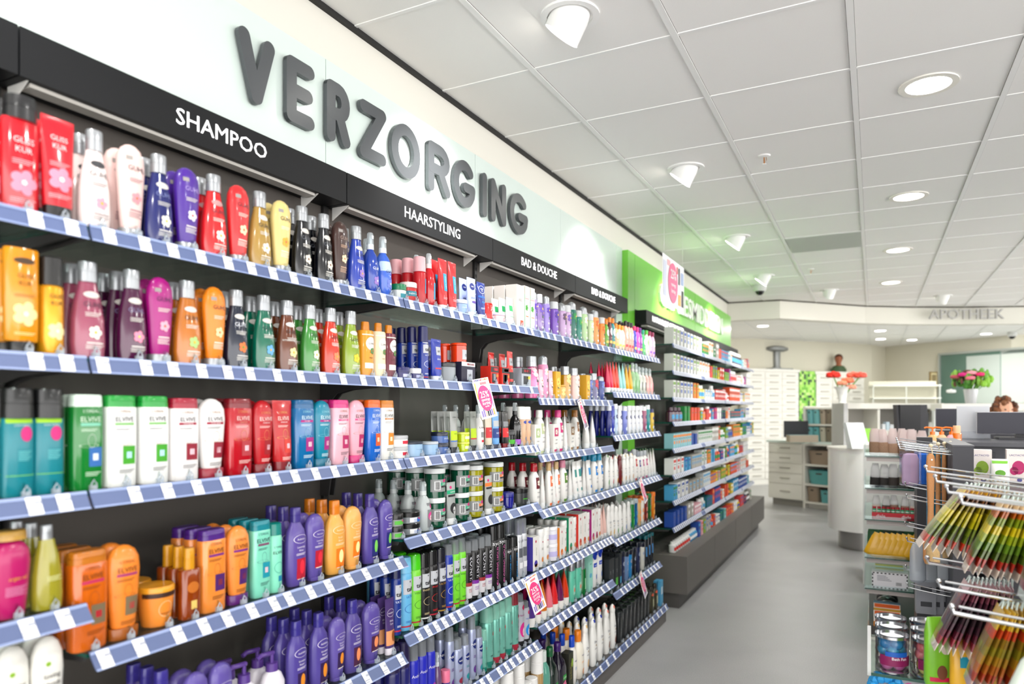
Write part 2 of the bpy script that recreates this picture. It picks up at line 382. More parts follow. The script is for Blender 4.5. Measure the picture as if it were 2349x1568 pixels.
def capsule(b, p, q, r, x0, x1, m):
    p = Vector(p); q = Vector(q); a = math.atan2((q-p).y, (q-p).x); pts = []
    for k in range(9): pts.append((q.x+r*cos(a-pi/2+k*pi/8), q.y+r*sin(a-pi/2+k*pi/8)))
    for k in range(9): pts.append((p.x+r*cos(a+pi/2+k*pi/8), p.y+r*sin(a+pi/2+k*pi/8)))
    b.prism(pts[::-1], 'x', x0, x1, m)
LM = mat('54575a', .3, .25)
for i, (c, u0, u1) in enumerate(LET):
    ya, yb = yat(u0, 1.605), yat(u1, 1.605); r = .0215; w, st = LT[c]; b = MB(); H = .205-2*r; W_ = (yb-ya)-2*r
    k = 0
    for pl in st:
        for p, q in zip(pl, pl[1:]):
            e = k*.00003; k += 1
            P2 = lambda z: (ya+r+(z[0]/w*W_ if w > .01 else W_/2), 2.345+r+z[1]*H)
            capsule(b, P2(p), P2(q), r, .016, .031+e, LM)
    tag(obj('wall_letter', b, smooth=False), 'big dark rounded letter %s, %s of the wall lettering' % (c, ORD[i]), 'letter', 'large wall letters above the shelves')
# green column and panel
b = MB(); b.box(-.04, .053, 4.952, 5.112, .0, 2.61, GREEN)
tag(obj('green_column', b, smooth=False), 'tall narrow bright green column between the two shelving runs', 'column')
b = MB()
for k in range(4): b.box(-.04, .053, 5.118+k, 6.113+k-(.02 if k == 3 else 0), 2.2, 2.61, GREEN)
g = obj('green_sign_panel', b, smooth=False); tag(g, 'long bright green wall panel with white lettering GENEESMIDDELEN', 'sign')
b = MB(); sign_text(b, 'GENEESMIDDELEN', yat(1512, 1.58), yat(1655, 1.58), 2.325, .195, .053, mat('f6f6f4', .4), .004, .02); obj('lettering', b, g, smooth=False)
f = thing('far_fascia_board', 'dark fascia board on green wall lettered NATUURLIJKE GEZONDHEID', 'sign board', (0, 5.12, 0))
b = MB(); b.box(.053, .14, 0, 3.98, 2.09, 2.19, FAS); obj('casing', b, f, smooth=False)
b = MB(); b.box(.07, .12, .1, 3.9, 2.078, 2.09, LIGHTSTRIP); obj('light_strip', b, f, smooth=False)
b = MB(); sign_text(b, 'NATUURLIJKE GEZONDHEID', .16, 1.15, 2.122, .045, .1405, mat('ffffff', .4, emit=.9), .01, .001); obj('lettering', b, f, smooth=False)
t = thing('far_shelving_unit', 'dark grey shelving run with low plinth beyond the green column', 'shelving', (0, 5.13, 0))
b = MB(); b.box(-.04, 0, 0, 2.7, .1, 2.2, BACK); b.box(-.04, 0, 2.7, 3.95, 1.2, 2.2, BACK); obj('back_panel', b, t, smooth=False)
b = MB(); b.box(-.04, .44, 0, 4.04, .11, .385, mat('5e5a56', .55)); obj('plinth', b, t, smooth=False)
b = MB()
for k in (1.0, 2.02, 3.04): b.box(.4395, .4408, k, k+.004, .112, .383, mat('3a3735', .6))
obj('plinth_joint', b, t, smooth=False)
b = MB(); b.box(-.04, .375, .02, 4.02, 0, .11, mat('4c4947', .5)); obj('kick_board', b, t, smooth=False)
# ================================================================== PRODUCTS
SH = {'slope': [(0, .84), (.015, .93), (.2, 1.0), (.5, .95), (.76, .76), (.92, .56), (1, .5)],
      'oval': [(0, .8), (.02, .88), (.3, 1), (.7, .98), (.86, .84), (.95, .55), (1, .42)],
      'flat': [(0, .9), (.015, .96), (.5, 1), (.985, 1), (1, .96)],
      'dome': [(0, .66), (.02, .72), (.3, .86), (.7, 1), (.85, .93), (.94, .7), (.985, .38), (1, .12)],
      'waist': [(0, .9), (.02, 1), (.35, .9), (.6, .84), (.85, 1), (1, .8)],
      'tall': [(0, .74), (.04, .84), (.35, 1), (.65, .97), (.9, .74), (1, .62)],
      'cyl': [(0, .94), (.012, 1), (.97, 1), (1, .9)],
      'neck': [(0, .9), (.02, 1), (.6, 1), (.78, .8), (.88, .45), (1, .32)],
      'cup': [(0, .72), (.03, .78), (.9, 1), (1, 1)]}
def deco(b, w, h, pr):
    hw = w/2
    for p in pr or ():
        k = p[0]
        if k == 'T': b.text(p[1], p[2]*hw, p[3]*h, p[4]*h, PR(p[5]), rot=p[6] if len(p) > 6 else 0, maxw=(w*.86 if len(p) < 7 or not p[6] else h*.6), bold=p[7] if len(p) > 7 else .0)
        elif k == 'R': b.rect(p[1]*hw, p[2]*h, p[3]*w, p[4]*h, PR(p[5]))
        elif k == 'E': b.ell(p[1]*hw, p[2]*h, p[3]*w, p[4]*h, PR(p[5]))
        elif k == 'O': b.ell(p[1]*hw, p[2]*h, p[3]*w, p[4]*h, PR(p[5]), .001, .93)
        elif k == 'F':       # small flower of petals
            for q in range(5): b.ell((p[1]+p[3]*.9*cos(q*1.2566))*hw, p[2]*h+p[3]*.45*w*sin(q*1.2566), p[3]*w*.3, p[3]*w*.3, PR(p[4]), .0009+q*.0001)
            b.ell(p[1]*hw, p[2]*h, p[3]*w*.16, p[3]*w*.16, PR(p[5]), .0016)
        elif k == 'L':
            for q in range(p[4]):
                ww = p[3]*w*(1-.25*((q*37) % 3)/2); b.rect(p[1]*hw-(p[3]*w-ww)/2, p[2]*h-q*.016*h, ww, .006*h, PR(p[5]), .0008, 3, 1)
def bottle(w, h, c, cap='c8cacc', ch=.16, cw=.42, sh='slope', d=.6, n=2.2, pr=None, gl=True, capm=None, inv=False, neck=None, capn=2.2, cd=None):
    """cap on top (or below, inv) of a lofted body"""
    H = h*(1-ch); z0 = h*ch if inv else 0; b = MB(); m = Q(c) if gl else P(c)
    prof = SH[sh]
    if inv and sh == 'dome': pass
    b.loft([(z0+z*H, a*w/2, a*w/2*d) for z, a in prof], m, n, 24, body=True)
    deco(b, w, h, pr)
    k = MB(); cm = capm or (SILV() if cap == 'c8cacc' else P(cap)); r = cw*w/2; rd = (cd or max(d, .8))*r
    if ch > 0:
        if inv: k.loft([(0, r*.97, rd*.97), (h*ch*.9, r, rd), (h*ch, r*.96, rd*.96)], cm, 2.3, 24)
        else: k.loft([(H-.001, r*1.0, rd), (H+h*ch*.45, r*.985, rd*.985), (H+h*ch*.46, r*.95, rd*.95), (H+h*ch*.5, r*.95, rd*.95), (H+h*ch*.51, r*.985, rd*.985), (h-.002, r*.95, rd*.95), (h, r*.88, rd*.88)], cm, capn, 24)
    return [('body', b), ('cap', k)]
def tube(w, h, c, cap='f2f2f0', ch=.12, d=.5, pr=None, gl=False, cw=.8):
    b = MB(); z0 = h*ch; H = h-z0; hw = w/2
    b.loft([(z0, hw*.82, hw*d, 2), (z0+.01*H, hw*.86, hw*d, 2), (z0+.3*H, hw*.9, hw*d*.86, 2), (z0+.65*H, hw*.95, hw*d*.5, 2), (z0+.93*H, hw, hw*.07, 2), (z0+.94*H, hw, .0012, 2), (h, hw, .0012, 2)], Q(c) if gl else P(c), 2, 24, body=True)
    deco(b, w, h, pr)
    k = MB(); k.loft([(0, hw*cw, hw*d*1.0), (z0, hw*cw, hw*d)], P(cap), 2.2, 24)
    return [('body', b), ('cap', k)]
def can(w, h, c, cap='f2f2f0', ch=.22, pr=None, clearcap=False, dome=False, metal=False, nozzle=None, base=None):
    b = MB(); r = w/2; H = h*(1-ch); m = mat(c, .25, .35, coat=.3) if metal else P(c)
    b.loft([(0, r*.94, r*.94), (.004, r, r), (H*.93, r, r), (H*.97, r*.93, r*.93), (H, r*.8, r*.8)], m, 2, 24, body=True)
    if base: b.rect(0, h*.06, w*.98, h*.1, P(base), .0007, 12, 1)
    deco(b, w, h, pr)
    k = MB(); cm = clear('c4c9ce', .3, 'capc') if clearcap else (SILV() if cap == 'c8cacc' else P(cap)); rc = r*(.86 if clearcap or dome else .98)
    top = [(h*.985, rc*.93, rc*.93), (h, rc*.75, rc*.75)] if not dome else [(h-rc*.7, rc, rc), (h-rc*.35, rc*.85, rc*.85), (h-.003, rc*.45, rc*.45), (h, rc*.15, rc*.15)]
    k.loft([(H*.985, rc, rc)]+top, cm, 2, 24)
    out = [('body', b), ('cap', k)]
    if clearcap:
        z = MB(); z.loft([(H*.99, r*.42, r*.42), (H+h*ch*.5, r*.38, r*.38), (H+h*ch*.72, r*.2, r*.2)], P(nozzle or cap), 2, 14); out.append(('nozzle', z))
    return out
def jar(w, h, c, lid='f2f2f0', lh=.25, pr=None, gl=True, sh='cyl', d=1):
    b = MB(); r = w/2; H = h*(1-lh)
    b.loft([(z*H, a*r*.97, a*r*.97*d) for z, a in SH[sh]], Q(c) if gl else P(c), 2, 28, body=True)
    deco(b, w, h, pr)
    k = MB(); k.loft([(H, r*.99, r*.99*d), (h-.003, r, r*d), (h, r*.95, r*.95*d)], P(lid), 2, 28)
    return [('body', b), ('lid', k)]
def carton(w, h, c, d=.7, pr=None, side=None, top=None):
    b = MB(); x = w/2*d
    b.box(-x, x, -w/2, w/2, 0, h, CARD(c), {'-y': CARD(side or c), '+y': CARD(side or c), '+z': CARD(top or c)})
    b.body = ([(0, w/2*1.02, x), (h, w/2*1.02, x)], 40)
    deco(b, w, h, pr); return [('carton', b)]
def spray(w, h, c, cap='e6ecf0', pr=None, neckc=None, gl=True, cc=True):
    b = MB(); r = w/2; H = h*.74
    b.loft([(0, r*.9, r*.9), (.004, r, r), (H*.62, r, r), (H*.85, r*.78, r*.78), (H*.96, r*.42, r*.42), (H, r*.36, r*.36)], Q(c) if gl else P(c), 2, 22, body=True); deco(b, w, h, pr)
    k = MB(); k.loft([(H*.98, r*.46, r*.46), (H+.08*h, r*.42, r*.42), (H+.085*h, r*.24, r*.24), (h*.93, r*.22, r*.22)], P(neckc or cap), 2, 16)
    k.box(0, r*.4, -r*.16, r*.16, h*.9, h*.955, P(neckc or cap))
    o = [('body', b), ('pump', k)]
    if cc: z = MB(); z.loft([(H+.07*h, r*.44, r*.44), (h*.985, r*.36, r*.36), (h, r*.28, r*.28)], clear('e9eef0', .25, 'cc'), 2, 16); o.append(('overcap', z))
    return o
def pump(w, h, c, cap='6a4a9a', pr=None):
    b = MB(); r = w/2; H = h*.66
    b.loft([(0, r*.92, r*.6), (.01, r, r*.65), (H*.7, r, r*.65), (H*.92, r*.7, r*.5), (H, r*.4, r*.4)], P(c), 2.4, 22, body=True); deco(b, w, h, pr)
    k = MB(); k.loft([(H, r*.44, r*.44), (H+.13*h, r*.42, r*.42), (H+.135*h, r*.14, r*.14), (h*.93, r*.14, r*.14)], P(cap), 2, 16)
    k.tube([(-.005, r*.25, h*.93), (0, -.3*r, h*.95), (0, -1.0*r, h*.965), (0, -1.35*r, h*.93)], r*.17, P(cap), 10)
    return [('body', b), ('pump', k)]
def dovec(w, h, c='f6f5f2', st='e08a70', pr=None):
    b = MB(); r = w/2; H = h*.82
    b.loft([(z*H, a*r, a*r*.6) for z, a in SH['tall']], P(c), 2.2, 24, body=True); deco(b, w, h, pr)
    k = MB(); k.loft([(H, r*.6, r*.44), (H+.05*h, r*.66, r*.46), (H+.1*h, r*.6, r*.4), (H+.15*h, r*.42, r*.28), (h, r*.15, r*.1)], P(c), 2, 22)
    k.body = ([(H, r*.6, r*.44), (H+.05*h, r*.66, r*.46), (H+.1*h, r*.6, r*.4), (H+.15*h, r*.42, r*.28), (h, r*.15, r*.1)], 2); k.rect(0, H+.125*h, r*.55, .06*h, PR(st), .0012)
    return [('body', b), ('cap', k)]

def guhl_pr(fl='f6f2e8', fc='e8c040', tc='3b3e48', ln='e9e6e0', bd='dedad4', sub=None):
    return [('E', .05, .66, .24, .035, bd), ('T', 'GUHL', .1, .56, .075, tc), ('L', .1, .47, .5, 3, ln)]+([('T', sub, .1, .435, .035, ln)] if sub else [])+[('F', .15, .27, .27, fl, fc), ('R', .15, .16, .5, .012, ln), ('L', .15, .135, .55, 3, ln)]
def gcond_pr(fl='f3e2c0', fc='e07a50', tc='4a3f48', ln='f2ece2'):
    return [('R', -.4, .84, .22, .045, 'a9a4a0'), ('T', 'GUHL', .1, .74, .075, tc), ('L', .1, .63, .5, 3, ln), ('F', .12, .43, .27, fl, fc), ('R', .12, .30, .45, .012, ln), ('L', .12, .275, .5, 4, ln)]
def elv_pr(tc='55555c', band='b03050', box='a02848', box2='e8c8d0', lc='b0907a', sub=None, sc='ffffff'):
    return [('T', "L'OREAL", 0, .83, .045, lc), ('T', 'ELVIVE', 0, .745, .075, tc, 0, .004), ('R', 0, .69, .62, .03, band)]+([('T', sub, 0, .69, .022, sc)] if sub else [])+[('L', -.1, .64, .5, 2, tc), ('O', .05, .52, .13, .07, lc), ('O', -.12, .47, .3, .02, lc), ('R', .3, .35, .42, .2, box), ('R', .3, .35, .17, .07, box2), ('L', .15, .19, .5, 3, tc)]
def andr_pr(sub, pic='c02848', pic2='e06a40', tc='efe9f6'):
    s = sub.split('|')
    return [('O', .1, .60, .36, .055, tc), ('T', 'Andrélon', .1, .60, .036, tc)]+[('T', q, .1, .50-i*.042, .036, tc) for i, q in enumerate(s)]+[('L', .1, .415, .5, 2, tc), ('R', .15, .22, .5, .26, pic), ('E', .2, .24, .13, .09, pic2), ('R', .15, .09, .4, .015, 'f0e8e0')]
def taft_pr(sub='ULTRA', sc='e8eef8', box='c9cbd0', band='c03048', extra=None):
    return [('R', 0, .60, .82, .2, box), ('E', 0, .67, .05, .012, '333333'), ('T', 'taft', 0, .57, .085, '26262c', 0, .02), ('T', sub, 0, .465, .04, sc)]+(extra or [])+[('E', .1, .25, .3, .06, 'ffffff' if extra is None and sc != 'e8eef8' else sc), ('R', 0, .06, .95, .02, band)] if extra is not None else [('R', 0, .60, .82, .2, box), ('E', 0, .67, .05, .012, '333333'), ('T', 'taft', 0, .57, .085, '26262c', 0, .02), ('T', sub, 0, .465, .04, sc), ('O', 0, .3, .36, .06, sc), ('L', 0, .13, .6, 2, sc), ('R', 0, .06, .95, .02, band)]
def kn_pr(fl, fc='f4d23c', lab='14504a'): return [('F', 0, .62, .55, fl, fc), ('F', .3, .52, .4, fl, fc), ('R', .2, .42, .42, .06, lab), ('T', 'Kneipp', .2, .42, .028, 'f0f0e8'), ('L', 0, .3, .5, 3, 'f2f0ee'), ('E', 0, .14, .2, .03, 'f0eef0')]
K = {}
def kd(k, desc, cat, fn, w, **kw): K[k] = dict(desc=desc, cat=cat, fn=fn, w=w, kw=kw)
G = lambda k, desc, c, **p: kd(k, desc, 'bottle', bottle, .066, c=c, ch=.2, cw=.52, pr=guhl_pr(**p))
GC = lambda k, desc, c, **p: kd(k, desc, 'bottle', bottle, .062, c=c, ch=.1, cw=.8, sh='dome', d=.55, inv=True, cap='c8cacc', gl=False, pr=gcond_pr(**p))
kd('gkr', 'red shampoo bottle with black cap', 'bottle', bottle, .085, c='d8122e', cap='2a2a2c', ch=.2, cw=.86, sh='flat', d=.5, pr=[('T', 'GLISS', 0, .62, .07, 'f6dfe2'), ('T', 'KUR', 0, .54, .07, 'f6dfe2'), ('L', 0, .45, .6, 3, 'f0b8c0'), ('F', 0, .26, .5, 'f49ab0', 'fbe0e4'), ('L', 0, .12, .7, 3, 'f0b8c0')])
kd('gkt', 'red squeeze tube with black base', 'tube', tube, .085, c='d8122e', cap='1f1f21', ch=.14, pr=[('T', 'GLISS', 0, .8, .07, 'f6dfe2'), ('T', 'KUR', 0, .72, .07, 'f6dfe2'), ('L', 0, .56, .6, 3, 'f0b8c0'), ('F', 0, .4, .5, 'f49ab0', 'fbe0e4'), ('L', 0, .25, .7, 3, 'f0b8c0')])
G('gw', 'white shampoo bottle with silver cap', 'f2e6e4', fl='f2a8b8', ln='8c7f82', bd='4a4a4e')
GC('gwc', 'pale pink rounded conditioner bottle', 'efd2cd', fl='f0a0a8', ln='9a6a78')
G('gn', 'navy shampoo bottle with white flower', '242e78', tc='8890c0')
GC('gpc', 'violet rounded conditioner bottle', '5a2fa0', fl='efeafa', tc='b9a6e0')
G('gr', 'clear red shampoo bottle, silver cap', 'dd2e33', tc='7a3548', bd='c9a0a0')
GC('grc', 'bright red rounded conditioner bottle', 'e2333a')
G('gg', 'clear gold shampoo bottle, silver cap', 'b99a55', tc='4d4538')
GC('gcc', 'cream yellow rounded conditioner bottle', 'e6d391', fl='e8b84a')
G('gb', 'black shampoo bottle with silver cap', '161a22', tc='6a6e78', sub='BRUIN', fl='efe6da', fc='8a5030')
GC('gbc', 'brown rounded conditioner bottle', '4a2a20', tc='b09a90', ln='d9b8a0')
G('gbl', 'clear blue shampoo bottle, silver cap', '3a55b8', tc='26346e', sub='VOLUME', fl='a98cd0')
kd('gsp', 'clear blue spray bottle with overcap', 'bottle', spray, .05, c='2f55b5', pr=[('T', 'GUHL', 0, .42, .06, 'e4e8f4'), ('F', .1, .22, .4, 'a98cd0', 'ffffff')])
kd('gfo', 'two tone blue white foam bottle', 'bottle', spray, .055, c='4a78d8', pr=[('R', 0, .5, 1.7, .16, 'c8dcf2'), ('T', 'GUHL', 0, .42, .06, '4a4e5a'), ('F', .1, .22, .4, '8090d8', 'ffffff')])
kd('wst', 'red styling stick with pink cap', 'styling stick', can, .05, c='c41a2c', cap='e9b6bc', ch=.3, pr=[('R', .4, .4, .3, .3, '3fa6c8')])
kd('wsp', 'red spray bottle with white nozzle', 'bottle', spray, .045, c='cc1c2c', cap='f0f0f0', pr=[('R', .3, .3, .35, .3, '3fb0d0')])
kd('wtu', 'red hair gel tube, blue splash', 'tube', tube, .062, c='d31f2a', cap='ece6e6', ch=.1, pr=[('R', .2, .55, .4, .34, '2aa7d6'), ('T', 'NEW WAVE', .2, .55, .045, 'f2f6f8', pi/2), ('L', .1, .25, .5, 3, 'f4c0c4')])
kd('wjg', 'green lidded white styling jar', 'jar', jar, .07, c='d6dcd8', lid='1f8a60', lh=.35, pr=[('R', .1, .3, .7, .25, '3a9aa8')])
kd('wjr', 'red styling jar with white lid', 'jar', jar, .075, c='c8262c', lid='eedfdc', lh=.25, pr=[('R', 0, .45, 1.2, .25, '3a8fa0'), ('T', 'NEW WAVE', 0, .45, .12, 'f0f0f0')])
kd('nvt', 'light blue styling tube', 'tube', tube, .068, c='b9c6ea', cap='e6eaf4', pr=[('E', 0, .78, .28, .09, '1c2f80'), ('T', 'NIVEA', 0, .78, .045, 'ffffff'), ('L', 0, .5, .5, 3, '5a5f90'), ('E', .2, .38, .3, .03, '6a4aa0')])
kd('nvj', 'light blue cream jar', 'jar', jar, .065, c='9fb8e2', lid='cfd8ec', lh=.25, pr=[('L', 0, .5, .6, 3, 'f0f4fa')])
kd('nvn', 'navy blue styling tube', 'tube', tube, .06, c='1d3a8c', cap='e8eaf0', pr=[('O', 0, .8, .36, .11, 'f0f4fa'), ('T', 'NIVEA', 0, .82, .05, 'ffffff'), ('T', 'MEN', 0, .77, .04, 'ffffff'), ('T', 'AQUA', .1, .46, .06, '49b4ee'), ('R', 0, .6, .8, .05, '2f6fd0'), ('L', 0, .3, .5, 3, 'd0dcf4')])
kd('got', 'small red styling can', 'can', can, .05, c='de3028', cap='de3028', ch=.06, pr=[('T', 'got2b', 0, .5, .3, 'f6e8e6', pi/2)])
kd('pkj', 'small pink jar with lilac lid', 'jar', jar, .07, c='f2bcc0', lid='c8c4ea', lh=.2, pr=[('L', 0, .6, .6, 3, 'ffffff')])
kd('wbx', 'tall white carton, small red numeral', 'carton', carton, .085, c='dcd9d6', side='c4c0bc', pr=[('T', '2', .1, .85, .05, 'c8342c'), ('L', 0, .68, .5, 4, '8a8684'), ('R', .4, .1, .4, .16, 'd8603c')])
kd('alo', 'white tube with green print', 'tube', tube, .06, c='e9eeea', cap='eef0ee', pr=[('R', 0, .62, .5, .2, '2fae6c'), ('L', 0, .35, .5, 4, '2fae6c')])
kd('brg', 'white carton with green red stripes', 'carton', carton, .06, c='f3f3f0', d=1.2, pr=[('R', -.85, .5, .1, .96, '2f9e5c'), ('R', -.85, .9, .11, .18, 'd63c38'), ('T', 'Bergen', .1, .76, .05, '3f9a6a'), ('R', .1, .71, .8, .01, 'd63c38'), ('F', .0, .5, .4, '4fae3c', '3a8a2c'), ('R', .2, .3, .6, .02, 'e8844a')])
kd('kp1', 'small clear purple bath bottle', 'bottle', bottle, .06, c='9c86b8', cap='dfe2e6', ch=.22, cw=.55, sh='oval', pr=kn_pr('7858b8'))
KC = lambda k, desc, c, fl, cap='cfd2d4', w=.052, dome=True, lab='14504a': kd(k, desc, 'can', can, w, c=c, cap=cap if cap != 'silver' else 'c8cacc', ch=.2, dome=dome, pr=kn_pr(fl, lab=lab))
KC('kp2', 'lavender print spray can', 'a592d4', '6a48b4', 'silver'); KC('kp3', 'purple shower tube, silver cap', '8a63c0', '5c38a4', dome=False, w=.048)
KC('kp4', 'lilac floral shower can', 'c9acd0', '6a5070', 'silver'); KC('kp5', 'pale lilac shower bottle', 'd0b4d4', '8a6ac0', dome=False)
KC('kg1', 'teal green shower can', '137a6c', '2f9a50', 'silver'); KC('kg2', 'teal shower tube, silver cap', '2a9484', '4fae5c', dome=False, w=.045)
KC('kl1', 'pale green shower can', 'bcd8a8', 'f2f4e0', 'silver'); KC('kl2', 'pale green shower tube', 'cfe0b8', 'f4f4e4', dome=False, w=.045)
KC('ko1', 'orange peach shower can', 'f4a860', 'f07a28', 'silver'); KC('ko2', 'orange shower tube, silver cap', 'f2a04c', 'ee7a1e', dome=False, w=.045)
SB = lambda k, desc, c, cap, a='ffffff', b2='f0d070': kd(k, desc, 'bottle', bottle, .05, c=c, cap=cap, ch=.15, cw=.5, sh='oval', gl=False, pr=[('E', 0, .55, .36, .12, a), ('T', 'Love', 0, .55, .06, '5a4a3a'), ('L', 0, .36, .5, 2, 'e8e0d0'), ('R', 0, .22, .8, .08, b2)])
SB('s1', 'green bath bottle, orange cap', '6fae3a', 'e8912c'); SB('s2', 'dark red bath bottle, orange cap', '6a2030', 'e8912c'); SB('s3', 'teal bath bottle, orange cap', '168e90', 'e8912c')
SB('s4', 'peach bath bottle, orange cap', 'f5b98a', 'ee9a34', 'fff2e4'); SB('s5', 'cream bath bottle, orange cap', 'f3e2c4', 'f0a83c'); SB('s6', 'peach pink bottle, black cap', 'f2a898', '26221f', 'f8e0d4', 'd84a50')
SB('s7', 'blue dotted shower bottle', '3a3fb0', 'c83a70', '9a9af0', 'f0e060'); SB('s8', 'pink shower bottle', 'e84ab4', 'c02a80', 'f8b8e0', 'a0e0f0'); SB('s9', 'purple shower bottle', '8a2f9e', '6a1f80', 'e0a0f0', 'f0e060')
SB('s10', 'bright green shower bottle', '3cc070', '1f9a80', 'e8f8e8', 'a0e0a0'); SB('s11', 'white green shower bottle', 'e8f2e0', '5cc050', 'b0e0a0', 'c8f0b0'); SB('s12', 'light pink shower bottle', 'f4c4dc', 'a02860', 'ffffff', '9a6ad8')
# second row
kd('gkg', 'golden conditioner bottle, black base', 'bottle', bottle, .082, c='e9a21c', cap='1f1f21', ch=.12, cw=.72, sh='flat', d=.5, inv=True, pr=[('E', -.05, .88, .3, .03, '5a4020'), ('T', 'GLISS', 0, .74, .06, '8a5a10'), ('T', 'KUR', 0, .67, .06, '8a5a10'), ('L', 0, .56, .6, 2, 'a8741c'), ('F', 0, .38, .5, 'f8e6a8', 'fff6dc'), ('L', 0, .2, .6, 2, 'f8e6a8')])
kd('gks', 'golden spray can with black cap', 'can', can, .062, c='d99a18', cap='1d1c1c', ch=.28, metal=True, pr=[('T', 'GLISS', .1, .6, .06, '6a4610'), ('T', 'KUR', .1, .53, .06, '6a4610'), ('F', .1, .25, .5, 'f8e6b0', 'fff6dc')])
G('gm', 'mauve shampoo bottle with white flower', 'a85a74', tc='5a3a52'); G('gpl', 'plum shampoo bottle, silver cap', '5c1a4c', tc='8f84a8', fl='f2a0b8', fc='dce070')
GC('gmc', 'magenta rounded conditioner bottle', 'b4168c', fl='f6b8c8', tc='5c2a5e'); G('gam', 'amber shampoo bottle, silver cap', 'c8802c', tc='5a4a40', fl='b8d890')
GC('gor', 'orange rounded conditioner bottle', 'f09422', fl='f8e4b4'); G('gnv', 'dark navy shampoo bottle', '16243f', tc='e4e6ec', fl='e88a4a', fc='6aa84a', sub='MAN')
G('gte', 'teal shampoo bottle, blue flower', '0f7a62', tc='14443e', fl='7ab8e8', sub='ANTI-ROOS'); G('gbr', 'brown shampoo bottle, silver cap', '7a4424', tc='4a3a34', fl='f2e6b0', sub='INTENSIEVE STEVIGHEID')
G('ggr', 'leaf green shampoo bottle', '4c9a48', tc='37503c', fl='f2f6e0'); G('gre', 'orange red shampoo bottle', 'd6401c', tc='6e3a30', fl='f49a70', sub='HEERLIJK'); G('gli', 'lime green shampoo bottle', '9ab23a', tc='4a5438', fl='f4d83c', sub='FRIS')
LV = lambda k, desc, c, s: kd(k, desc, 'bottle', bottle, .055, c=c, cap='d98f1e', ch=.16, cw=.5, sh='cyl', d=.8, gl=False, pr=[('R', 0, .76, .9, .02, 'f0e8dc'), ('E', .1, .6, .36, .12, 'f6f2ec'), ('T', 'Love', .1, .61, .07, '4a4038'), ('F', .3, .47, .25, '6a9a5a', 'c0503c'), ('T', s, .1, .35, .045, '6a4a3a'), ('R', .1, .2, .8, .1, 'f4ecdf')])
LV('lv1', 'golden yellow shampoo, orange cap', 'eaa52c', 'argan'); LV('lv2', 'cream white shampoo, orange cap', 'eaddc0', 'coco'); LV('lv3', 'berry red shampoo, orange cap', '7c1f3c', 'cranberry')
TF = lambda k, desc, c, cap, w=.056, ch=.2, clearcap=False, noz=None, **p: kd(k, desc, 'can', can, w, c=c, cap=cap, ch=ch, clearcap=clearcap, nozzle=noz, pr=taft_pr(**p))
TF('tb', 'blue hairspray bottle, navy cap', '1c3fa0', '1e2266', ch=.28); kd('tbt', 'blue hair gel tube', 'tube', tube, .062, c='2a44b0', cap='d8dce4', pr=[('R', .2, .72, .5, .2, 'c9cbd0'), ('T', 'taft', .2, .72, .08, '222'*2), ('T', 'ULTRA', .1, .52, .05, 'f0f4fa'), ('R', .1, .3, .7, .03, 'd84050')])
kd('tji', 'small indigo styling jar', 'jar', jar, .075, c='35307e', lid='2c2c74', lh=.4, gl=False, pr=[('R', .2, .3, .8, .25, 'd8dcf0')]); kd('tjw', 'small indigo jar with white lid', 'jar', jar, .075, c='2e2f7a', lid='e6e6ea', lh=.45, gl=False, pr=[('R', .2, .3, .8, .25, 'c0c4e0')])
kd('tjg', 'grey styling jar, dark lid', 'jar', jar, .085, c='9aa0a6', lid='3a3b40', lh=.2, gl=False, pr=[('R', .3, .9, 1.0, .12, 'c8303c'), ('T', 'taft', .4, .35, .28, '303238')]); kd('tjb', 'black styling box, white top', 'carton', carton, .1, c='2c2844', top='e8e8ea', pr=[('R', 0, .9, .98, .2, 'e8e8ea'), ('R', .3, .9, .5, .1, 'c8303c'), ('R', .2, .4, .4, .5, 'b9bcc4'), ('T', 'taft', .2, .4, .2, '303238')])
kd('toj', 'orange gel jar', 'jar', jar, .06, c='f04c14', lid='f2551c', lh=.12, pr=[('R', .3, .4, .8, .5, 'c9ccd2'), ('T', 'taft', .3, .4, .24, '303238')])
kd('trb', 'red black styling carton', 'carton', carton, .07, c='e03420', side='d83a28', pr=[('R', 0, .82, .98, .3, '2a2a2e'), ('R', .2, .83, .6, .14, 'd83444'), ('R', -.1, .36, .6, .5, '26262a'), ('R', -.1, .4, .3, .36, 'a9b0b8'), ('R', .6, .5, .3, .15, 'f08a3c')])
kd('trt', 'slanted red gel tube, silver label', 'tube', tube, .058, c='d8281e', cap='1c1c1e', pr=[('R', 0, .7, .6, .22, 'b8babe'), ('T', 'taft', 0, .7, .08, '303238'), ('T', 'V12', 0, .5, .06, 'f2f2f2'), ('R', 0, .3, .7, .2, '2a2a2c')])
kd('tgb', 'grey styling carton, black top', 'carton', carton, .09, c='b9bfc6', top='2a2b30', side='aab0b8', pr=[('R', 0, .85, .98, .28, '2a2b30'), ('R', .1, .86, .6, .13, 'c8404c'), ('R', -.1, .36, .5, .44, '3a3c42'), ('R', .4, .5, .4, .16, 'f0e040')])
kd('kpk', 'pink bath bottle, large silver cap', 'bottle', bottle, .085, c='ee86b8', cap='c8cacc', ch=.24, cw=.72, sh='oval', d=.9, pr=kn_pr('f6d4dc', 'c87a90')); KC('kpc', 'pink shower can, silver cap', 'f2a6c6', 'f8dce4', 'silver'); kd('kpt', 'white pink floral carton tube', 'tube', tube, .055, c='f0c0cc', cap='f0a0c0', pr=kn_pr('f6e6e0', 'd86a60'))
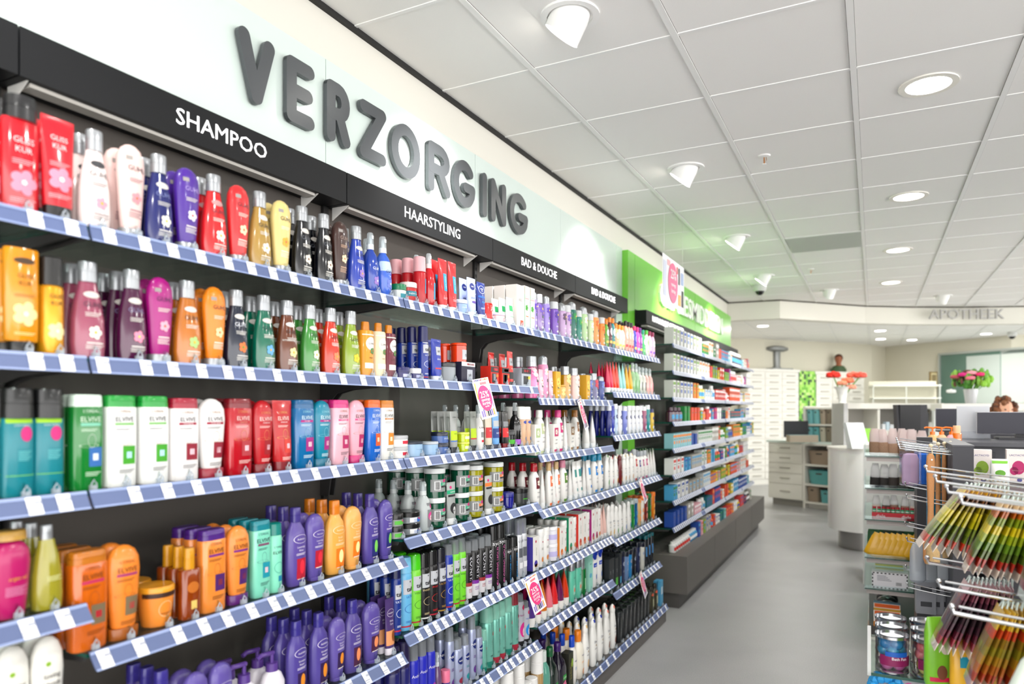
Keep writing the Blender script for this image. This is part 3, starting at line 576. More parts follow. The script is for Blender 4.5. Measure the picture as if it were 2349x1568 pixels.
kd('kyt', 'yellow flower print carton', 'carton', carton, .055, c='e8b83c', pr=kn_pr('f6dc70', 'e07a20')); kd('kyb', 'golden bath bottle, silver cap', 'bottle', bottle, .075, c='cf9f1e', cap='c8cacc', ch=.26, cw=.75, sh='cyl', d=.9, pr=kn_pr('f8e6a0', 'f0a020')); kd('kyj', 'small golden bath jar', 'jar', jar, .07, c='dfae2c', lid='e0b030', lh=.1, pr=[('F', 0, .5, .5, 'f8e6a0', 'f0a020')])
kd('kpb', 'pale pink bath bottle, grey cap', 'bottle', bottle, .07, c='ecc8c0', cap='c8cacc', ch=.24, cw=.75, sh='cyl', d=.9, pr=kn_pr('f6e2dc', 'c89080')); KC('kbl', 'blue violet shower can', '5a6aa8', '8a9ad8', 'silver'); kd('krb', 'blue red berry bath bottle', 'bottle', bottle, .065, c='56508e', cap='c8cacc', ch=.26, cw=.75, sh='cyl', d=.9, pr=kn_pr('d84a60', 'f0a0b0'))
CT_ = lambda k, desc, c, cap='f2efee', w=.055, **kw: kd(k, desc, 'tube', tube, w, c=c, cap=cap, ch=.16, d=.8, **kw)
CT_('c1', 'crimson pink cone tube', 'e01a5c'); CT_('c2', 'red orange cone tube', 'ee4a26'); CT_('c3', 'aqua white cone tube', 'a9e0dc'); CT_('c4', 'yellow cone tube', 'f2b81c')
kd('cl1', 'clear green mist bottle', 'bottle', spray, .05, c='a9cfa4', cap='d0d4d2', pr=[('R', 0, .3, .4, .3, '6aa860')]); kd('cl2', 'clear white mist bottle', 'bottle', spray, .05, c='dde0d6', cap='d0d4d2', pr=[('R', 0, .3, .4, .3, '3a3434')]); kd('cl3', 'clear pink mist bottle', 'bottle', spray, .05, c='ecc8c0', cap='d0d4d2', pr=[('R', 0, .3, .4, .3, 'f0a0a8')])
# third row
kd('jft', 'teal tube with tall black top', 'bottle', bottle, .085, c='168f9a', cap='1c1d1f', ch=.27, cw=.98, sh='cyl', d=.55, gl=False, pr=[('T', 'JOHN FRIEDA', 0, .66, .022, 'dfe8e8'), ('R', -.1, .70, .8, .04, 'a8d82c'), ('E', .3, .58, .2, .07, 'd8388c'), ('L', .2, .42, .45, 6, '7fd0d4'), ('R', 0, .2, .9, .006, '8ad040')])
E = lambda k, desc, c, top, w=.074, sh='flat', **p: kd(k, desc, 'bottle', bottle, w, c=c, cap=top, ch=.125, cw=.96, sh=sh, d=.55, n=3.4, gl=True, cd=.55, capn=3.4, pr=elv_pr(**p))
EC = lambda k, desc, c, cap, w=.07, **p: kd(k, desc, 'bottle', bottle, w, c=c, cap=cap, ch=.12, cw=.9, sh='dome', d=.55, inv=True, gl=False, cd=.55, pr=elv_pr(**p))
E('eg', 'clear green shampoo bottle, white rim', '1f8a3c', 'dfeee2', tc='d8eed8', band='8fd0b8', box='3a78b8', box2='e8f0f4', lc='e0f0e0')
E('ewg', 'white shampoo bottle with green top', 'f1f2ef', '27a84a', band='9acb8a', box='4fae2c', box2='bfe4f0')
E('ewr', 'white shampoo bottle with red top', 'f2efee', 'b02244', sub='TOTAL REPAIR', box='9c1f3c')
EC('ewc', 'white conditioner bottle, red base', 'f1eeec', 'a0183a', sub='TOTAL REPAIR', box='9c1f3c')
E('er', 'clear red shampoo bottle', 'c01c30', '8c1428', tc='f6d8d4', band='c01c30', sub='COLOR-VIVE', sc='f4c8b0', box='b8424c', lc='e8a070')
EC('erc', 'red rounded conditioner bottle', 'c2202e', '8a1424', tc='f6d8d4', band='c2202e', sub='COLOR-VIVE', box='a81828', lc='e8a070')
kd('ert', 'red squeeze tube, dark red base', 'tube', tube, .074, c='c41c26', cap='8c1426', ch=.13, pr=elv_pr(tc='f6e0d8', band='c41c26', sub='COLOR-VIVE', box='d84a3c', lc='e8b878'))
E('eb', 'clear blue shampoo bottle, magenta label', '177ab0', '0f6c9c', tc='dcf0f6', band='c02890', sub='FULL FIBER', box='b0288c', lc='a8e0ec')
EC('et', 'teal conditioner bottle, magenta label', '1592ac', '0c7a94', tc='dcf0f6', band='b82c90', sub='FULL FIBER', box='b0288c', lc='a8e0ec')
E('ep', 'pink shampoo bottle, magenta top', 'f2c2ce', 'd8388c', band='e06a9c', sub='NUTRI-GLOSS', box='c02870')
EC('epc', 'pink conditioner bottle, magenta base', 'f2b8c6', 'd03a86', band='e06a9c', sub='NUTRI-GLOSS', box='c02870')
E('ebo', 'blue shampoo bottle with orange top', '2a78d0', 'ec7420', tc='e8f2fa', band='2a78d0', sub='ANTI-ROOS', box='ee6a24', box2='f8d8b8', lc='e0ecf8')
E('ewa', 'white shampoo bottle, amber top', 'f1efea', 'cf8a2a', band='c8862c', sub='RE-NUTRITION', box='e0962c', box2='f8e8c8')
kd('jws', 'white hair mask jar, grey lid', 'jar', jar, .095, c='efefed', lid='c9cacc', lh=.3, gl=False, pr=[('R', .4, .4, .7, .28, 'd8284c'), ('L', -.3, .5, .4, 2, '6a6a6e')])
kd('jlb', 'pale blue wax jar, dark lid', 'jar', jar, .095, c='a9c8e4', lid='4a5260', lh=.15, gl=False, pr=[('L', .2, .5, .6, 2, '5a6a80')]); kd('jlg', 'pale blue wax jar, silver lid', 'jar', jar, .095, c='a9c8e8', lid='c0c6cc', lh=.2, gl=False, pr=[('T', 'STUDIO', .2, .4, .16, '6a5a70')])
kd('jnv', 'navy blue wax jar', 'jar', jar, .09, c='5a7ab4', lid='232c44', lh=.35, gl=False, pr=[('T', 'STUDIO', 0, .4, .2, 'e8ecf6'), ('R', .6, .3, .4, .25, '4a3ab0')])
kd('itu', 'grey tube with neon yellow band', 'tube', tube, .06, c='aaadaa', cap='3c4248', ch=.14, pr=[('T', "L'OREAL", 0, .86, .04, '5a5c5e'), ('R', 0, .42, 1.7, .22, 'c8e400'), ('T', 'INVISI', 0, .46, .045, '5a8a20'), ('R', 0, .28, 1.7, .02, '2a78c8')])
kd('itr', 'grey tube, neon and red bands', 'tube', tube, .06, c='a6aaa4', cap='33373a', ch=.14, pr=[('T', "L'OREAL", 0, .86, .04, '5a5c5e'), ('R', 0, .45, 1.7, .24, 'c8e400'), ('R', 0, .31, 1.7, .03, 'd03a30')])
kd('jye', 'yellow gel jar, pale lid', 'jar', jar, .07, c='cfe020', lid='e8f070', lh=.2, pr=[('R', .2, .45, .8, .3, 'f0f0d0')]); kd('lsp', 'slim white spray bottle', 'bottle', spray, .045, c='f1efee', cap='dfe2e4', gl=False, pr=[('T', "L'OREAL", 0, .5, .05, '55565a'), ('R', 0, .34, .5, .12, '9a9c9e'), ('R', 0, .2, .4, .05, 'd03048')])
kd('tcr', 'beige styling tube, red band', 'tube', tube, .05, c='dcd2c0', cap='4a4c52', pr=[('R', 0, .45, 1.7, .28, 'd23440'), ('T', "L'OREAL", 0, .86, .04, '6a6460'), ('T', 'NEW', .1, .5, .05, 'f6e6e4')]); kd('tbl', 'light blue tube, dark band', 'tube', tube, .055, c='7fb4e6', cap='3c4660', pr=[('R', 0, .42, 1.7, .26, '1d4a94'), ('T', 'ROCK', .1, .42, .06, 'eef4fa'), ('R', 0, .68, .8, .16, 'c9ccd0')]); kd('tbk', 'black tube, red band', 'tube', tube, .056, c='2a2a2c', cap='8c1a24', pr=[('R', 0, .42, 1.7, .26, 'd8242c'), ('T', 'TXT', .1, .42, .06, 'f6eeee'), ('R', 0, .66, .8, .14, '9a9ca0')])
kd('jun', 'black spray bottle, white lettering', 'bottle', spray, .052, c='1c1b1e', cap='2c2c2e', pr=[('T', 'JUNIOR', .3, .36, .12, 'e9e8ee', pi/2), ('R', 0, .1, 1.4, .12, 'b06ac8')]); kd('gcn', 'beige styling can, white cap', 'can', can, .05, c='dcb898', cap='f2efec', ch=.32, pr=[('E', 0, .6, .3, .04, '3a58b8'), ('T', 'Gliss', .1, .45, .06, '5a4a40', pi/2), ('E', .2, .18, .16, .05, '4a78b8')]); kd('jsm', 'small black styling jar', 'jar', jar, .06, c='2a2b2d', lid='3a3b3d', lh=.3, pr=[('R', 0, .3, 1, .25, '5ab840')])
WB = lambda k, desc, cap, pic: kd(k, desc, 'bottle', bottle, .058, c='f2f0ec', cap=cap, ch=.17, cw=.62, sh='neck' if False else 'oval', gl=False, d=.85, pr=[('R', .1, .58, .62, .24, pic), ('F', .1, .58, .3, 'f6ece0', pic), ('T', 'THERME', .1, .38, .035, '4a4a50'), ('L', .1, .3, .5, 3, '8a8a90'), ('R', .1, .05, .7, .06, pic)])
WB('wbw', 'white body lotion bottle, white cap', 'e6e4de', 'c8d0a8'); WB('wbp', 'white lotion bottle, pink cap', 'd84a90', 'd8388a'); WB('wbb', 'white lotion bottle, brown cap', 'b07a30', 'a87848'); WB('wbr', 'white lotion bottle, red cap', 'c0142c', '7a1c30'); WB('wbt', 'peach print bottle, tan cap', 'd9b98a', 'f08a5c'); WB('wbk', 'white bottle, rose cap, green picture', 'e49ab0', '6a9a3c'); WB('wba', 'white bottle, aqua blue cap', '2fa8cc', '2a90d8')
CB = lambda k, desc, pic: kd(k, desc, 'carton', carton, .06, c='efede8', pr=[('R', .1, .72, .7, .3, pic), ('F', .1, .72, .3, 'f2ece0', pic), ('T', 'THERME', 0, .45, .05, '4a4a50'), ('L', 0, .34, .5, 3, '8a8a90'), ('R', 0, .08, .7, .08, pic)])
CB('cbg', 'white carton with pale green picture', 'c0d0a0'); CB('cbp', 'white carton with pink flower', 'd0387c'); CB('cbb', 'white carton with brown picture', 'a88458')
TW = lambda k, desc, a, b2: kd(k, desc, 'tube', tube, .055, c='f2f1ee', cap='eceeee', ch=.14, d=.75, pr=[('R', .1, .68, .6, .2, a), ('L', 0, .46, .5, 3, '8a8a90'), ('R', .2, .24, .4, .08, b2)])
TW('tw', 'white lotion tube', 'f0efec', 'e0607c'); TW('twb', 'white tube with blue picture', '6a9ae0', '2a5ac0'); TW('twg', 'white tube, green lagoon picture', '2a9a94', '1d9a98'); TW('twc', 'white tube with sea picture', '3aa0dc', '2a88d8'); TW('twf', 'white tube with red flowers', 'f0a8a0', '6ab060')
NV = lambda k, desc, c, cap, sh='tall': kd(k, desc, 'bottle', bottle, .056, c=c, cap=cap, ch=.16, cw=.72, sh=sh, d=.6, gl=False, pr=[('E', .1, .6, .3, .07, '1c2f80'), ('T', 'NIVEA', .1, .6, .03, 'ffffff'), ('L', 0, .4, .5, 4, '8a94c0'), ('E', .1, .2, .28, .07, 'e4ecf8')])
NV('nb', 'navy shower bottle, white cap', '1c2a88', 'e9ecf4'); NV('nbb', 'blue shower bottle', '2a44b8', '2a3ca8', 'flat'); NV('nw', 'white shower bottle, round blue logo', 'eff0f2', 'f2f2f4'); NV('nl', 'lilac blue shower bottle', '8a94d8', 'eceef4', 'flat'); NV('nlb', 'pale blue white shower bottle', 'c8dcf0', 'f0f2f4')
NV('nm', 'mauve shower oil, white cap', 'b06a88', 'eef0f0', 'flat'); NV('nt', 'teal shower oil, white cap', '149a9c', 'eef0f0', 'flat'); NV('ny', 'yellow shower oil, navy cap', 'dfc02c', '2a2a70', 'flat')
# fourth row
kd('ogx', 'magenta rounded conditioner, gold print', 'bottle', bottle, .085, c='c01c74', cap='c8a050', ch=.1, cw=.8, sh='dome', d=.6, gl=False, pr=[('T', 'argan oil', .1, .46, .06, 'e8b040'), ('L', .1, .36, .6, 7, 'e8a0c4')])
kd('ogy', 'olive oil hair bottle, silver cap', 'bottle', bottle, .07, c='a8a238', cap='c8cacc', ch=.17, cw=.4, sh='slope', d=.8, pr=[('L', .1, .4, .5, 4, 'e8e8b0')])
E('eo', 'clear orange shampoo bottle', 'd8741a', 'c88020', w=.085, tc='8a4a14', band='c83a6c', box='8a7a60', box2='c02838', lc='a86020')
EC('eoc', 'orange conditioner bottle, striped label', 'f0963c', 'a8641c', w=.08, tc='8a5020', band='b0487c', box='8a7a60', box2='c02838', lc='b06a28')
kd('jor', 'orange hair mask jar, brown rim', 'jar', jar, .098, c='ee9a40', lid='e8a830', lh=.14, sh='cup', gl=False, pr=[('R', 0, .8, 1.9, .12, '4a2818'), ('O', 0, .45, .2, .2, 'f4d8a8'), ('L', .2, .35, .5, 3, '8a5020')])
kd('aoi', 'amber oil bottle, gold pump', 'bottle', bottle, .062, c='9a4a10', cap='d8a01c', ch=.3, cw=.5, sh='cyl', d=.6, n=3, pr=[('E', 0, .45, .3, .08, 'c87a28'), ('R', .1, .2, .3, .12, 'e8c878')])
E('ecu', 'apricot shampoo bottle, purple cap', 'ee9a48', '5a2a8c', tc='7a4618', band='8a3a8c', box='5c2478', box2='8a3048', lc='a86a30')
EC('ecc', 'apricot conditioner bottle, purple base', 'f09a48', '6a2a80', tc='7a4618', band='8a3a8c', box='5c2478', box2='8a3048', lc='a86a30')
E('emt', 'mint green shampoo, teal cap', '8fdcc4', '14909c', tc='3a5a5c', band='8a5a78', box='1ea0b0', lc='5a8a8c'); kd('emc', 'mint green mousse can, teal cap', 'can', can, .058, c='93e0c6', cap='0f8f86', ch=.16, pr=[('T', "L'OREAL", 0, .66, .04, '5a8a84'), ('T', 'ELVIVE', 0, .58, .06, '34564e'), ('O', 0, .36, .3, .08, '4aa898'), ('R', .2, .2, .3, .08, '1e90b0')])
A = lambda k, desc, c, cap, sub, pic, pic2, tc='efe9f6': kd(k, desc, 'bottle', bottle, .074, c=c, cap=cap, ch=.18, cw=.42, sh='oval', d=.55, gl=False, capn=3, pr=andr_pr(sub, pic, pic2, tc))
AC = lambda k, desc, c, sub, pic, pic2, tc='efe9f6': kd(k, desc, 'bottle', bottle, .074, c=c, cap=c, ch=.05, cw=.66, sh='dome', d=.55, inv=True, gl=False, pr=[(q[0],)+tuple((q[1], q[2], q[3]+.1)+q[4:] if q[0] == 'T' else (q[1], q[2]+.1)+q[3:]) for q in andr_pr(sub, pic, pic2, tc)])
A('ap', 'purple shampoo bottle, red picture', '6c5aa6', '4f4290', 'Levendige|Kleur', 'c02040', 'e83a50'); AC('apc', 'purple domed conditioner, red picture', '7060aa', 'Levendige|Kleur', 'c02040', 'e83a50')
A('ay', 'golden shampoo bottle, orange cap', 'ecb45c', 'dd8a1c', 'Perzik|Blond', 'f08a1c', 'fff0b0', 'fbeccc'); AC('ayc', 'golden domed conditioner bottle', 'f2b86c', 'Perzik|Blond', 'f08a1c', 'fff0b0', 'fbeccc')
A('ag', 'purple shampoo bottle, green picture', '6456a4', '4f4290', 'Kokos|Boost', '2c3480', '8fd86a'); AC('agc', 'purple domed conditioner, green picture', '6a5aa8', 'Kokos|Boost', '2c3480', '8fd86a')
A('ak', 'purple shampoo bottle, amber picture', '6254a2', '4a3f98', 'Keratine|Repair', '40205a', 'f0a030'); AC('akc', 'purple domed conditioner, amber picture', '7464ae', 'Keratine|Repair', '40205a', 'f0a030')
A('ao', 'purple shampoo bottle, peach picture', '64569e', '4a3f98', 'Oil &|Care', '5a2a50', 'f4a070'); AC('aoc', 'purple domed conditioner, peach picture', '6c5ca8', 'Oil &|Care', '5a2a50', 'f4a070')
kd('aot', 'purple conditioner tube, white base', 'tube', tube, .075, c='5c4680', cap='ece6ee', ch=.12, pr=[('O', 0, .74, .38, .07, 'e4dcec'), ('T', 'Andrélon', 0, .74, .04, 'efe9f6'), ('T', 'Oil &', 0, .6, .045, 'efe9f6'), ('T', 'Care', 0, .545, .045, 'efe9f6'), ('R', 0, .3, 1.5, .26, 'e8a878'), ('E', .3, .32, .2, .1, '9a5a20')])
kd('apu', 'white pump bottle, purple pump', 'bottle', pump, .07, c='eeeaf0', pr=[('O', 0, .3, .36, .05, '6a5aa6'), ('T', 'Andrélon', 0, .3, .035, '5a4a96')])
kd('jb1', 'small black wax jar, green label', 'jar', jar, .06, c='9ba09c', lid='161617', lh=.45, gl=False, pr=[('R', .2, .28, 1, .3, '6ac050'), ('E', .3, .4, .1, .08, 'e0308c')]); kd('jb2', 'wide black wax jar, blue label', 'jar', jar, .09, c='8a8f94', lid='141415', lh=.45, gl=False, pr=[('R', .4, .25, .8, .3, '3a7ac8'), ('R', -.4, .3, .3, .4, 'e9e9e9'), ('E', .2, .38, .07, .08, 'e0308c')])
kd('wps', 'grey spray bottle, pink label', 'bottle', spray, .062, c='c2c8c8', cap='d4d8d8', gl=False, pr=[('R', .3, .32, .7, .5, '8c8e90'), ('E', .3, .5, .12, .04, 'd83090'), ('E', .3, .3, .3, .09, 'e44aa0'), ('E', .3, .26, .16, .06, 'f2e4e2')])
GJ = lambda k, desc, c, a: kd(k, desc, 'jar', jar, .085, c=c, lid='e4e6e6', lh=.17, pr=[('R', 0, .42, 1.98, .42, 'a2a4a4'), ('E', .1, .58, .09, .06, 'd82484'), ('R', .25, .47, .6, .1, a), ('T', 'HAARGEL', .25, .47, .07, 'f4f6f4'), ('R', .25, .38, .55, .06, '1c1c1e'), ('L', .25, .31, .4, 2, a), ('E', .85, .42, .1, .17, '2c2c2e'), ('R', -.6, .42, .22, .3, 'eeeeee'), ('R', -.6, .42, .16, .26, '6a6a6a')])
GJ('jgg', 'green hair gel jar, white lid', '0f5c44', '22b488'); GJ('jgy', 'yellow hair gel jar, white lid', 'a8a41c', 'f28a3c')
kd('tgg', 'grey gel tube, green label', 'tube', tube, .06, c='aeb2b0', cap='e6e8e8', ch=.15, pr=[('E', -.2, .88, .12, .035, 'd82484'), ('R', .2, .77, 1.2, .09, '22b488'), ('T', 'HAARGEL', .2, .77, .05, 'f4f6f4'), ('R', .2, .68, 1.0, .05, '1c1c1e'), ('E', .1, .38, .34, .13, '2a2a2c'), ('E', .25, .33, .18, .09, 'd8d8d8')]); kd('tgo', 'grey gel tube, orange label', 'tube', tube, .055, c='b4b6b4', cap='e9ebeb', ch=.15, pr=[('E', -.2, .88, .12, .035, 'd82484'), ('R', .2, .77, 1.2, .09, 'f08a3c'), ('R', .2, .68, 1.0, .05, '1c1c1e'), ('E', .1, .38, .34, .13, '2a2a2c')])
kd('jbu', 'small cobalt blue jar', 'jar', jar, .06, c='2a2c98', lid='262a90', lh=.3, pr=[('R', .6, .4, .4, .3, '8a2878')]); kd('jsy', 'dark grey styling jar, black lid', 'jar', jar, .09, c='44474a', lid='17181a', lh=.28, gl=False, pr=[('T', 'syoss', .4, .5, .14, 'e8e8e8'), ('R', -.2, .35, .3, .05, '58c030')])
D = lambda k, desc, st, pic, c='f6f5f2', w=.066: kd(k, desc, 'bottle', dovec, w, c=c, st=st, pr=[('T', 'Dove', .1, .52, .07, '3a4468' if c[0] == 'f' else 'f0e0d8'), ('E', .1, .44, .07, .018, 'b8902c'), ('L', .1, .38, .5, 2, '9a9aa0'), ('E', .2, .2, .18, .08, pic)])
D('dvg', 'white shower bottle, green accent', '7ac060', '5ab04a', w=.055); D('dvp', 'white shower bottle, pink accent', 'f09090', 'e05070', w=.055); D('dvr', 'dark red shower bottle', '7a1c24', 'd8a030', '7c2028', w=.055); D('dvw', 'white shower bottle, gold accent', 'e8d0a0', 'd8a040', w=.055)
WB('rd1', 'red print bottle, clear cap', 'b8bcc0', 'c83a3c'); WB('rd2', 'blue striped bottle', '9aa0a8', '1c3a9c'); WB('rd3', 'pink print bottle, clear cap', 'b8bcc0', 'c8488c')
# fifth row
TF('f1', 'blue hairspray can, white logo', '1f3f94', '1b2260'); TF('f2', 'light blue hairspray can', '79bfe4', '8ccbea', sc='2a6ab8'); TF('f3', 'bright green hairspray can', '8cdc4c', '58d01c', sub='VOLUME', sc='2f6a2c'); TF('f4', 'black hairspray can, white base', '1b1b1d', '101012', sub='INVISIBLE', sc='d8c8a0', band='e8e8e8'); TF('f5', 'black power hairspray can', '212022', '121214', sub='POWER', sc='d83038'); TF('f6', 'navy gold ultimate hairspray can', '1f1d38', '16162c', sub='ULTIMATE', sc='c8a050', band='b89848')
TF('f7', 'blue mousse can, clear cap', '2448b4', '8a94a0', ch=.15, clearcap=True, noz='3a4250'); TF('f8', 'green mousse can, clear green cap', '86dc3c', '6cd82c', ch=.2, clearcap=True, noz='6cd82c', sub='VOLUME', sc='2f6a2c')
J = lambda k, desc, a: kd(k, desc, 'can', can, .052, c='232224', cap='3a3c40', ch=.18, clearcap=True, nozzle='2a2a2c', pr=[('T', 'JUNIOR', 0, .54, .12, 'e9e8ee', pi/2), ('R', 0, .28, 1.9, .06, a), ('R', 0, .15, 1.9, .2, 'd8d6da'), ('L', 0, .2, .6, 4, a)])
J('j1', 'black mousse can, red band', 'a83a40'); J('j2', 'black mousse can, purple band', '8c3aa8')
S_ = lambda k, desc, a, s: kd(k, desc, 'can', can, .05, c='1a1a1c', cap='121214', ch=.22, pr=[('T', 'syoss', 0, .72, .09, 'f0f0f2'), ('T', s, 0, .36, .09, a, pi/2), ('R', .2, .07, .3, .04, a)])
S_('y1', 'black hairspray can, pink lettering', 'e07ab8', 'GLOSSING HOLD'); S_('y2', 'black hairspray can, blue lettering', '2aa0e0', 'VOLUME LIFT')
kd('lst', 'silver mousse can, violet cap', 'can', can, .05, c='c8cacf', cap='5a2a9c', ch=.26, clearcap=True, nozzle='5a1fa4', metal=True, pr=[('T', "L'OREAL", 0, .62, .05, '6a6c72'), ('R', 0, .42, .8, .16, '6c6f76'), ('R', 0, .2, .7, .1, 'e8e8ea')])
BX = lambda k, desc, c, pic: kd(k, desc, 'carton', carton, .06, c='f0eeea', side=c, d=1.1, pr=[('E', 0, .85, .1, .04, 'd0285c'), ('T', 'therme', .1, .55, .08, '8a8a80', pi/2, 0), ('E', 0, .2, .26, .1, pic), ('E', .1, .14, .3, .05, 'f2b8a0')])
BX('b1', 'white carton with violet side', '5a50b4', '5a48b0'); BX('b2', 'white carton with orange side', 'f0a040', 'e8883c'); BX('b3', 'white carton with green side', '1f9c74', '2fa47c'); BX('b4', 'white carton with red side', 'e84a3c', 'd8603c'); BX('b5', 'white carton with magenta side', 'c03a94', 'c02880')
kd('wp', 'plain white flip cap bottle', 'bottle', bottle, .058, c='f2f1ee', cap='f4f3f1', ch=.2, cw=.9, sh='flat', d=.6, gl=False, pr=[('E', 0, .66, .08, .02, 'd0285c'), ('L', 0, .5, .4, 4, '9a9a90'), ('E', 0, .2, .2, .07, 'e09a60')]); kd('wjl', 'white lilac cream jar', 'jar', jar, .08, c='efedf4', lid='f4f3f6', lh=.2, gl=False, pr=[('R', 0, .4, 1.4, .3, 'cfc8ee')])
kd('wpk', 'pink tinted clear tube', 'tube', tube, .055, c='f2cfc6', cap='f2efec', d=.8); D('dw2', 'slim white shower bottle', 'f2f2f0', 'f0c030', w=.055); D('dw3', 'slim white bottle, green flowers', 'f2f2f0', '4aa850', w=.055); D('dw4', 'slim white bottle, blue flowers', 'f2f2f0', '4a90d8', w=.055)
SQ = lambda k, desc, c, cap='f2f0ea', a='ffffff': kd(k, desc, 'bottle', bottle, .055, c=c, cap=cap, ch=.14, cw=.8, sh='flat', d=.5, gl=True, pr=[('R', .1, .5, .6, .14, a), ('E', 0, .25, .25, .1, a)])
SQ('q1', 'clear green shower gel bottle', '2c9a4c', 'dfe8e4', '58c070'); SQ('q2', 'clear blue shower gel bottle', '1f78b0', 'dfe8f0', '58a8d8'); SQ('q3', 'cream orange shower bottle', 'ecc88c', 'f4b070', 'f6a050'); SQ('q4', 'white shower bottle, orange cap', 'f2eee6', 'f08a3c', 'f0a060'); SQ('q5', 'red brown shower bottle', '8a3a34', 'e05a58', 'd89080'); SQ('q6', 'dark green shower bottle', '2c6a34', '2c8a48', '58a050'); SQ('q7', 'orange shower gel bottle', 'e8902c', 'f28a1c', 'f4c060')
# sixth row
kd('av', 'dark violet hairspray can', 'can', can, .056, c='2a2a78', cap='352a5c', ch=.3, pr=[('T', 'Andrélon', 0, .45, .06, 'e9e6f4'), ('O', 0, .45, .4, .04, 'b0a8e0')]); kd('ab', 'cobalt mousse can, smoky cap', 'can', can, .056, c='3438c0', cap='55585f', ch=.2, clearcap=True, nozzle='3a3c60', pr=[('T', 'Andrélon', 0, .58, .06, 'e9e6f4'), ('E', 0, .3, .2, .05, 'b04ab0'), ('E', .2, .24, .1, .03, 'e06aa0')])
kd('cp', 'small clear violet spray bottle', 'bottle', spray, .042, c='7a5a80', cap='d8dce0'); kd('pk', 'small jar with pink dome lid', 'jar', jar, .055, c='2c4aa0', lid='f08aa8', lh=.45, pr=[('R', 0, .4, 1.4, .2, 'e04878')])
N_ = lambda k, desc, a, sh=.2: kd(k, desc, 'can', can, .055, c='a3abc8', cap='b8c8e4', ch=sh, clearcap=True, nozzle='c8d0e0', metal=True, pr=[('E', 0, .56, .34, .075, '16307e'), ('T', 'NIVEA', 0, .56, .05, 'ffffff'), ('L', 0, .38, .5, 3, a), ('E', .1, .16, .3, .06, a)])
N_('n1', 'silver blue hairspray can, purple mark', '6a3a90'); N_('n2', 'silver blue hairspray can, red mark', 'a03050'); N_('n3', 'silver blue hairspray can, teal mark', '2a98a0')
WE = lambda k, desc, cap='8fc4b4', w=.056, ch=.24, base='b03048': kd(k, desc, 'can', can, w, c='6fb4a4', cap=cap, ch=ch, base=base, metal=True, pr=[('E', .3, .55, .12, .035, 'c02c3c'), ('T', 'wella', .2, .38, .1, '1c4a44', pi/2, 0), ('L', 0, .2, .4, 2, '2a6a60')])
WE('w1', 'small sea green hairspray can', w=.042, base='1f8c7c'); WE('w2', 'large sea green hairspray can', base='1f8c7c'); WE('w3', 'sea green can, red base'); WE('w5', 'tall sea green can, red collar', cap='9a3440')
kd('hs', 'silver can with pink hair picture', 'can', can, .05, c='c9cad2', cap='3a3c42', ch=.14, clearcap=True, nozzle='2c2c30', base='1c1c1e', pr=[('E', .1, .74, .2, .05, 'd81c68'), ('T', 'Hairspray', 0, .6, .05, 'c05aa0'), ('E', 0, .32, .36, .14, 'e03a9c'), ('E', .1, .28, .16, .08, 'f2e8ea')]); kd('hb', 'silver can with blue hair picture', 'can', can, .05, c='c9cad2', cap='3a3c42', ch=.14, clearcap=True, nozzle='2c2c30', base='1c1c1e', pr=[('E', .1, .74, .2, .05, 'd81c68'), ('T', 'Hairspray', 0, .6, .05, '3a78c8'), ('E', 0, .32, .36, .14, '3a9ce0'), ('E', .1, .28, .16, .08, 'f2e8ea')])
FT = lambda k, desc, c: kd(k, desc, 'tube', tube, .06, c=c, cap='f0eeea', ch=.22, d=.85, pr=[('T', 'FRUITY', .3, .52, .09, 'f6ecf2', pi/2), ('E', .2, .3, .08, .02, 'f6f0f0')])
FT('t1', 'violet cone hair tube, white cap', '5c3494'); FT('t2', 'magenta cone hair tube, white cap', 'c8146c'); FT('t3', 'amber cone hair tube, white cap', 'e08a10'); FT('t4', 'pink cone hair tube, white cap', 'f28a98'); FT('t5', 'red cone hair tube, white cap', 'e42830'); FT('t6', 'plum cone hair tube, white cap', '7a1c64'); FT('t7', 'orange red cone hair tube', 'e04a10')
kd('mi', 'mint bath bottle, silver cap', 'bottle', bottle, .06, c='74cdb4', cap='c8cacc', ch=.2, cw=.6, sh='flat', d=.5, gl=False, pr=[('T', 'fresh', .1, .62, .06, '2a6a60'), ('R', .1, .3, .5, .24, 'a8dcc8'), ('E', .1, .3, .12, .06, 'f08050')]); kd('gm2', 'deep green bath bottle, silver cap', 'bottle', bottle, .05, c='127a3c', cap='c8cacc', ch=.3, cw=.65, sh='cyl', d=.8, pr=[('R', .2, .3, .6, .3, '9ad0a8')]); kd('mb', 'tall mint carton', 'carton', carton, .058, c='a6dccc', pr=[('T', 'fresh', 0, .7, .05, '2a6a60'), ('E', 0, .4, .26, .06, '6ab8d0')]); kd('sx', 'white shower bottle, blue swoosh top', 'bottle', bottle, .062, c='f1f0ee', cap='1c4ac0', ch=.2, cw=.9, sh='dome' if False else 'flat', d=.5, gl=False, pr=[('E', -.3, .78, .3, .1, '1c4ac0'), ('R', 0, .55, .7, .1, '2a58c8'), ('T', 'Sanex', 0, .55, .06, 'f4f6fa'), ('E', .3, .25, .12, .07, '3a78c8')])
kd('xb', 'slim black carton', 'carton', carton, .055, c='2f3338', side='3a3f44', pr=[('T', 'AXE', 0, .6, .06, 'c8ccd0', pi/2), ('R', 0, .2, .6, .2, '4aa8d0')]); kd('xc', 'slim black carton, green label', 'carton', carton, .055, c='2f3338', side='3a3f44', pr=[('T', 'AXE', 0, .6, .06, 'c8ccd0', pi/2), ('R', 0, .25, .7, .25, '5ab83c')])
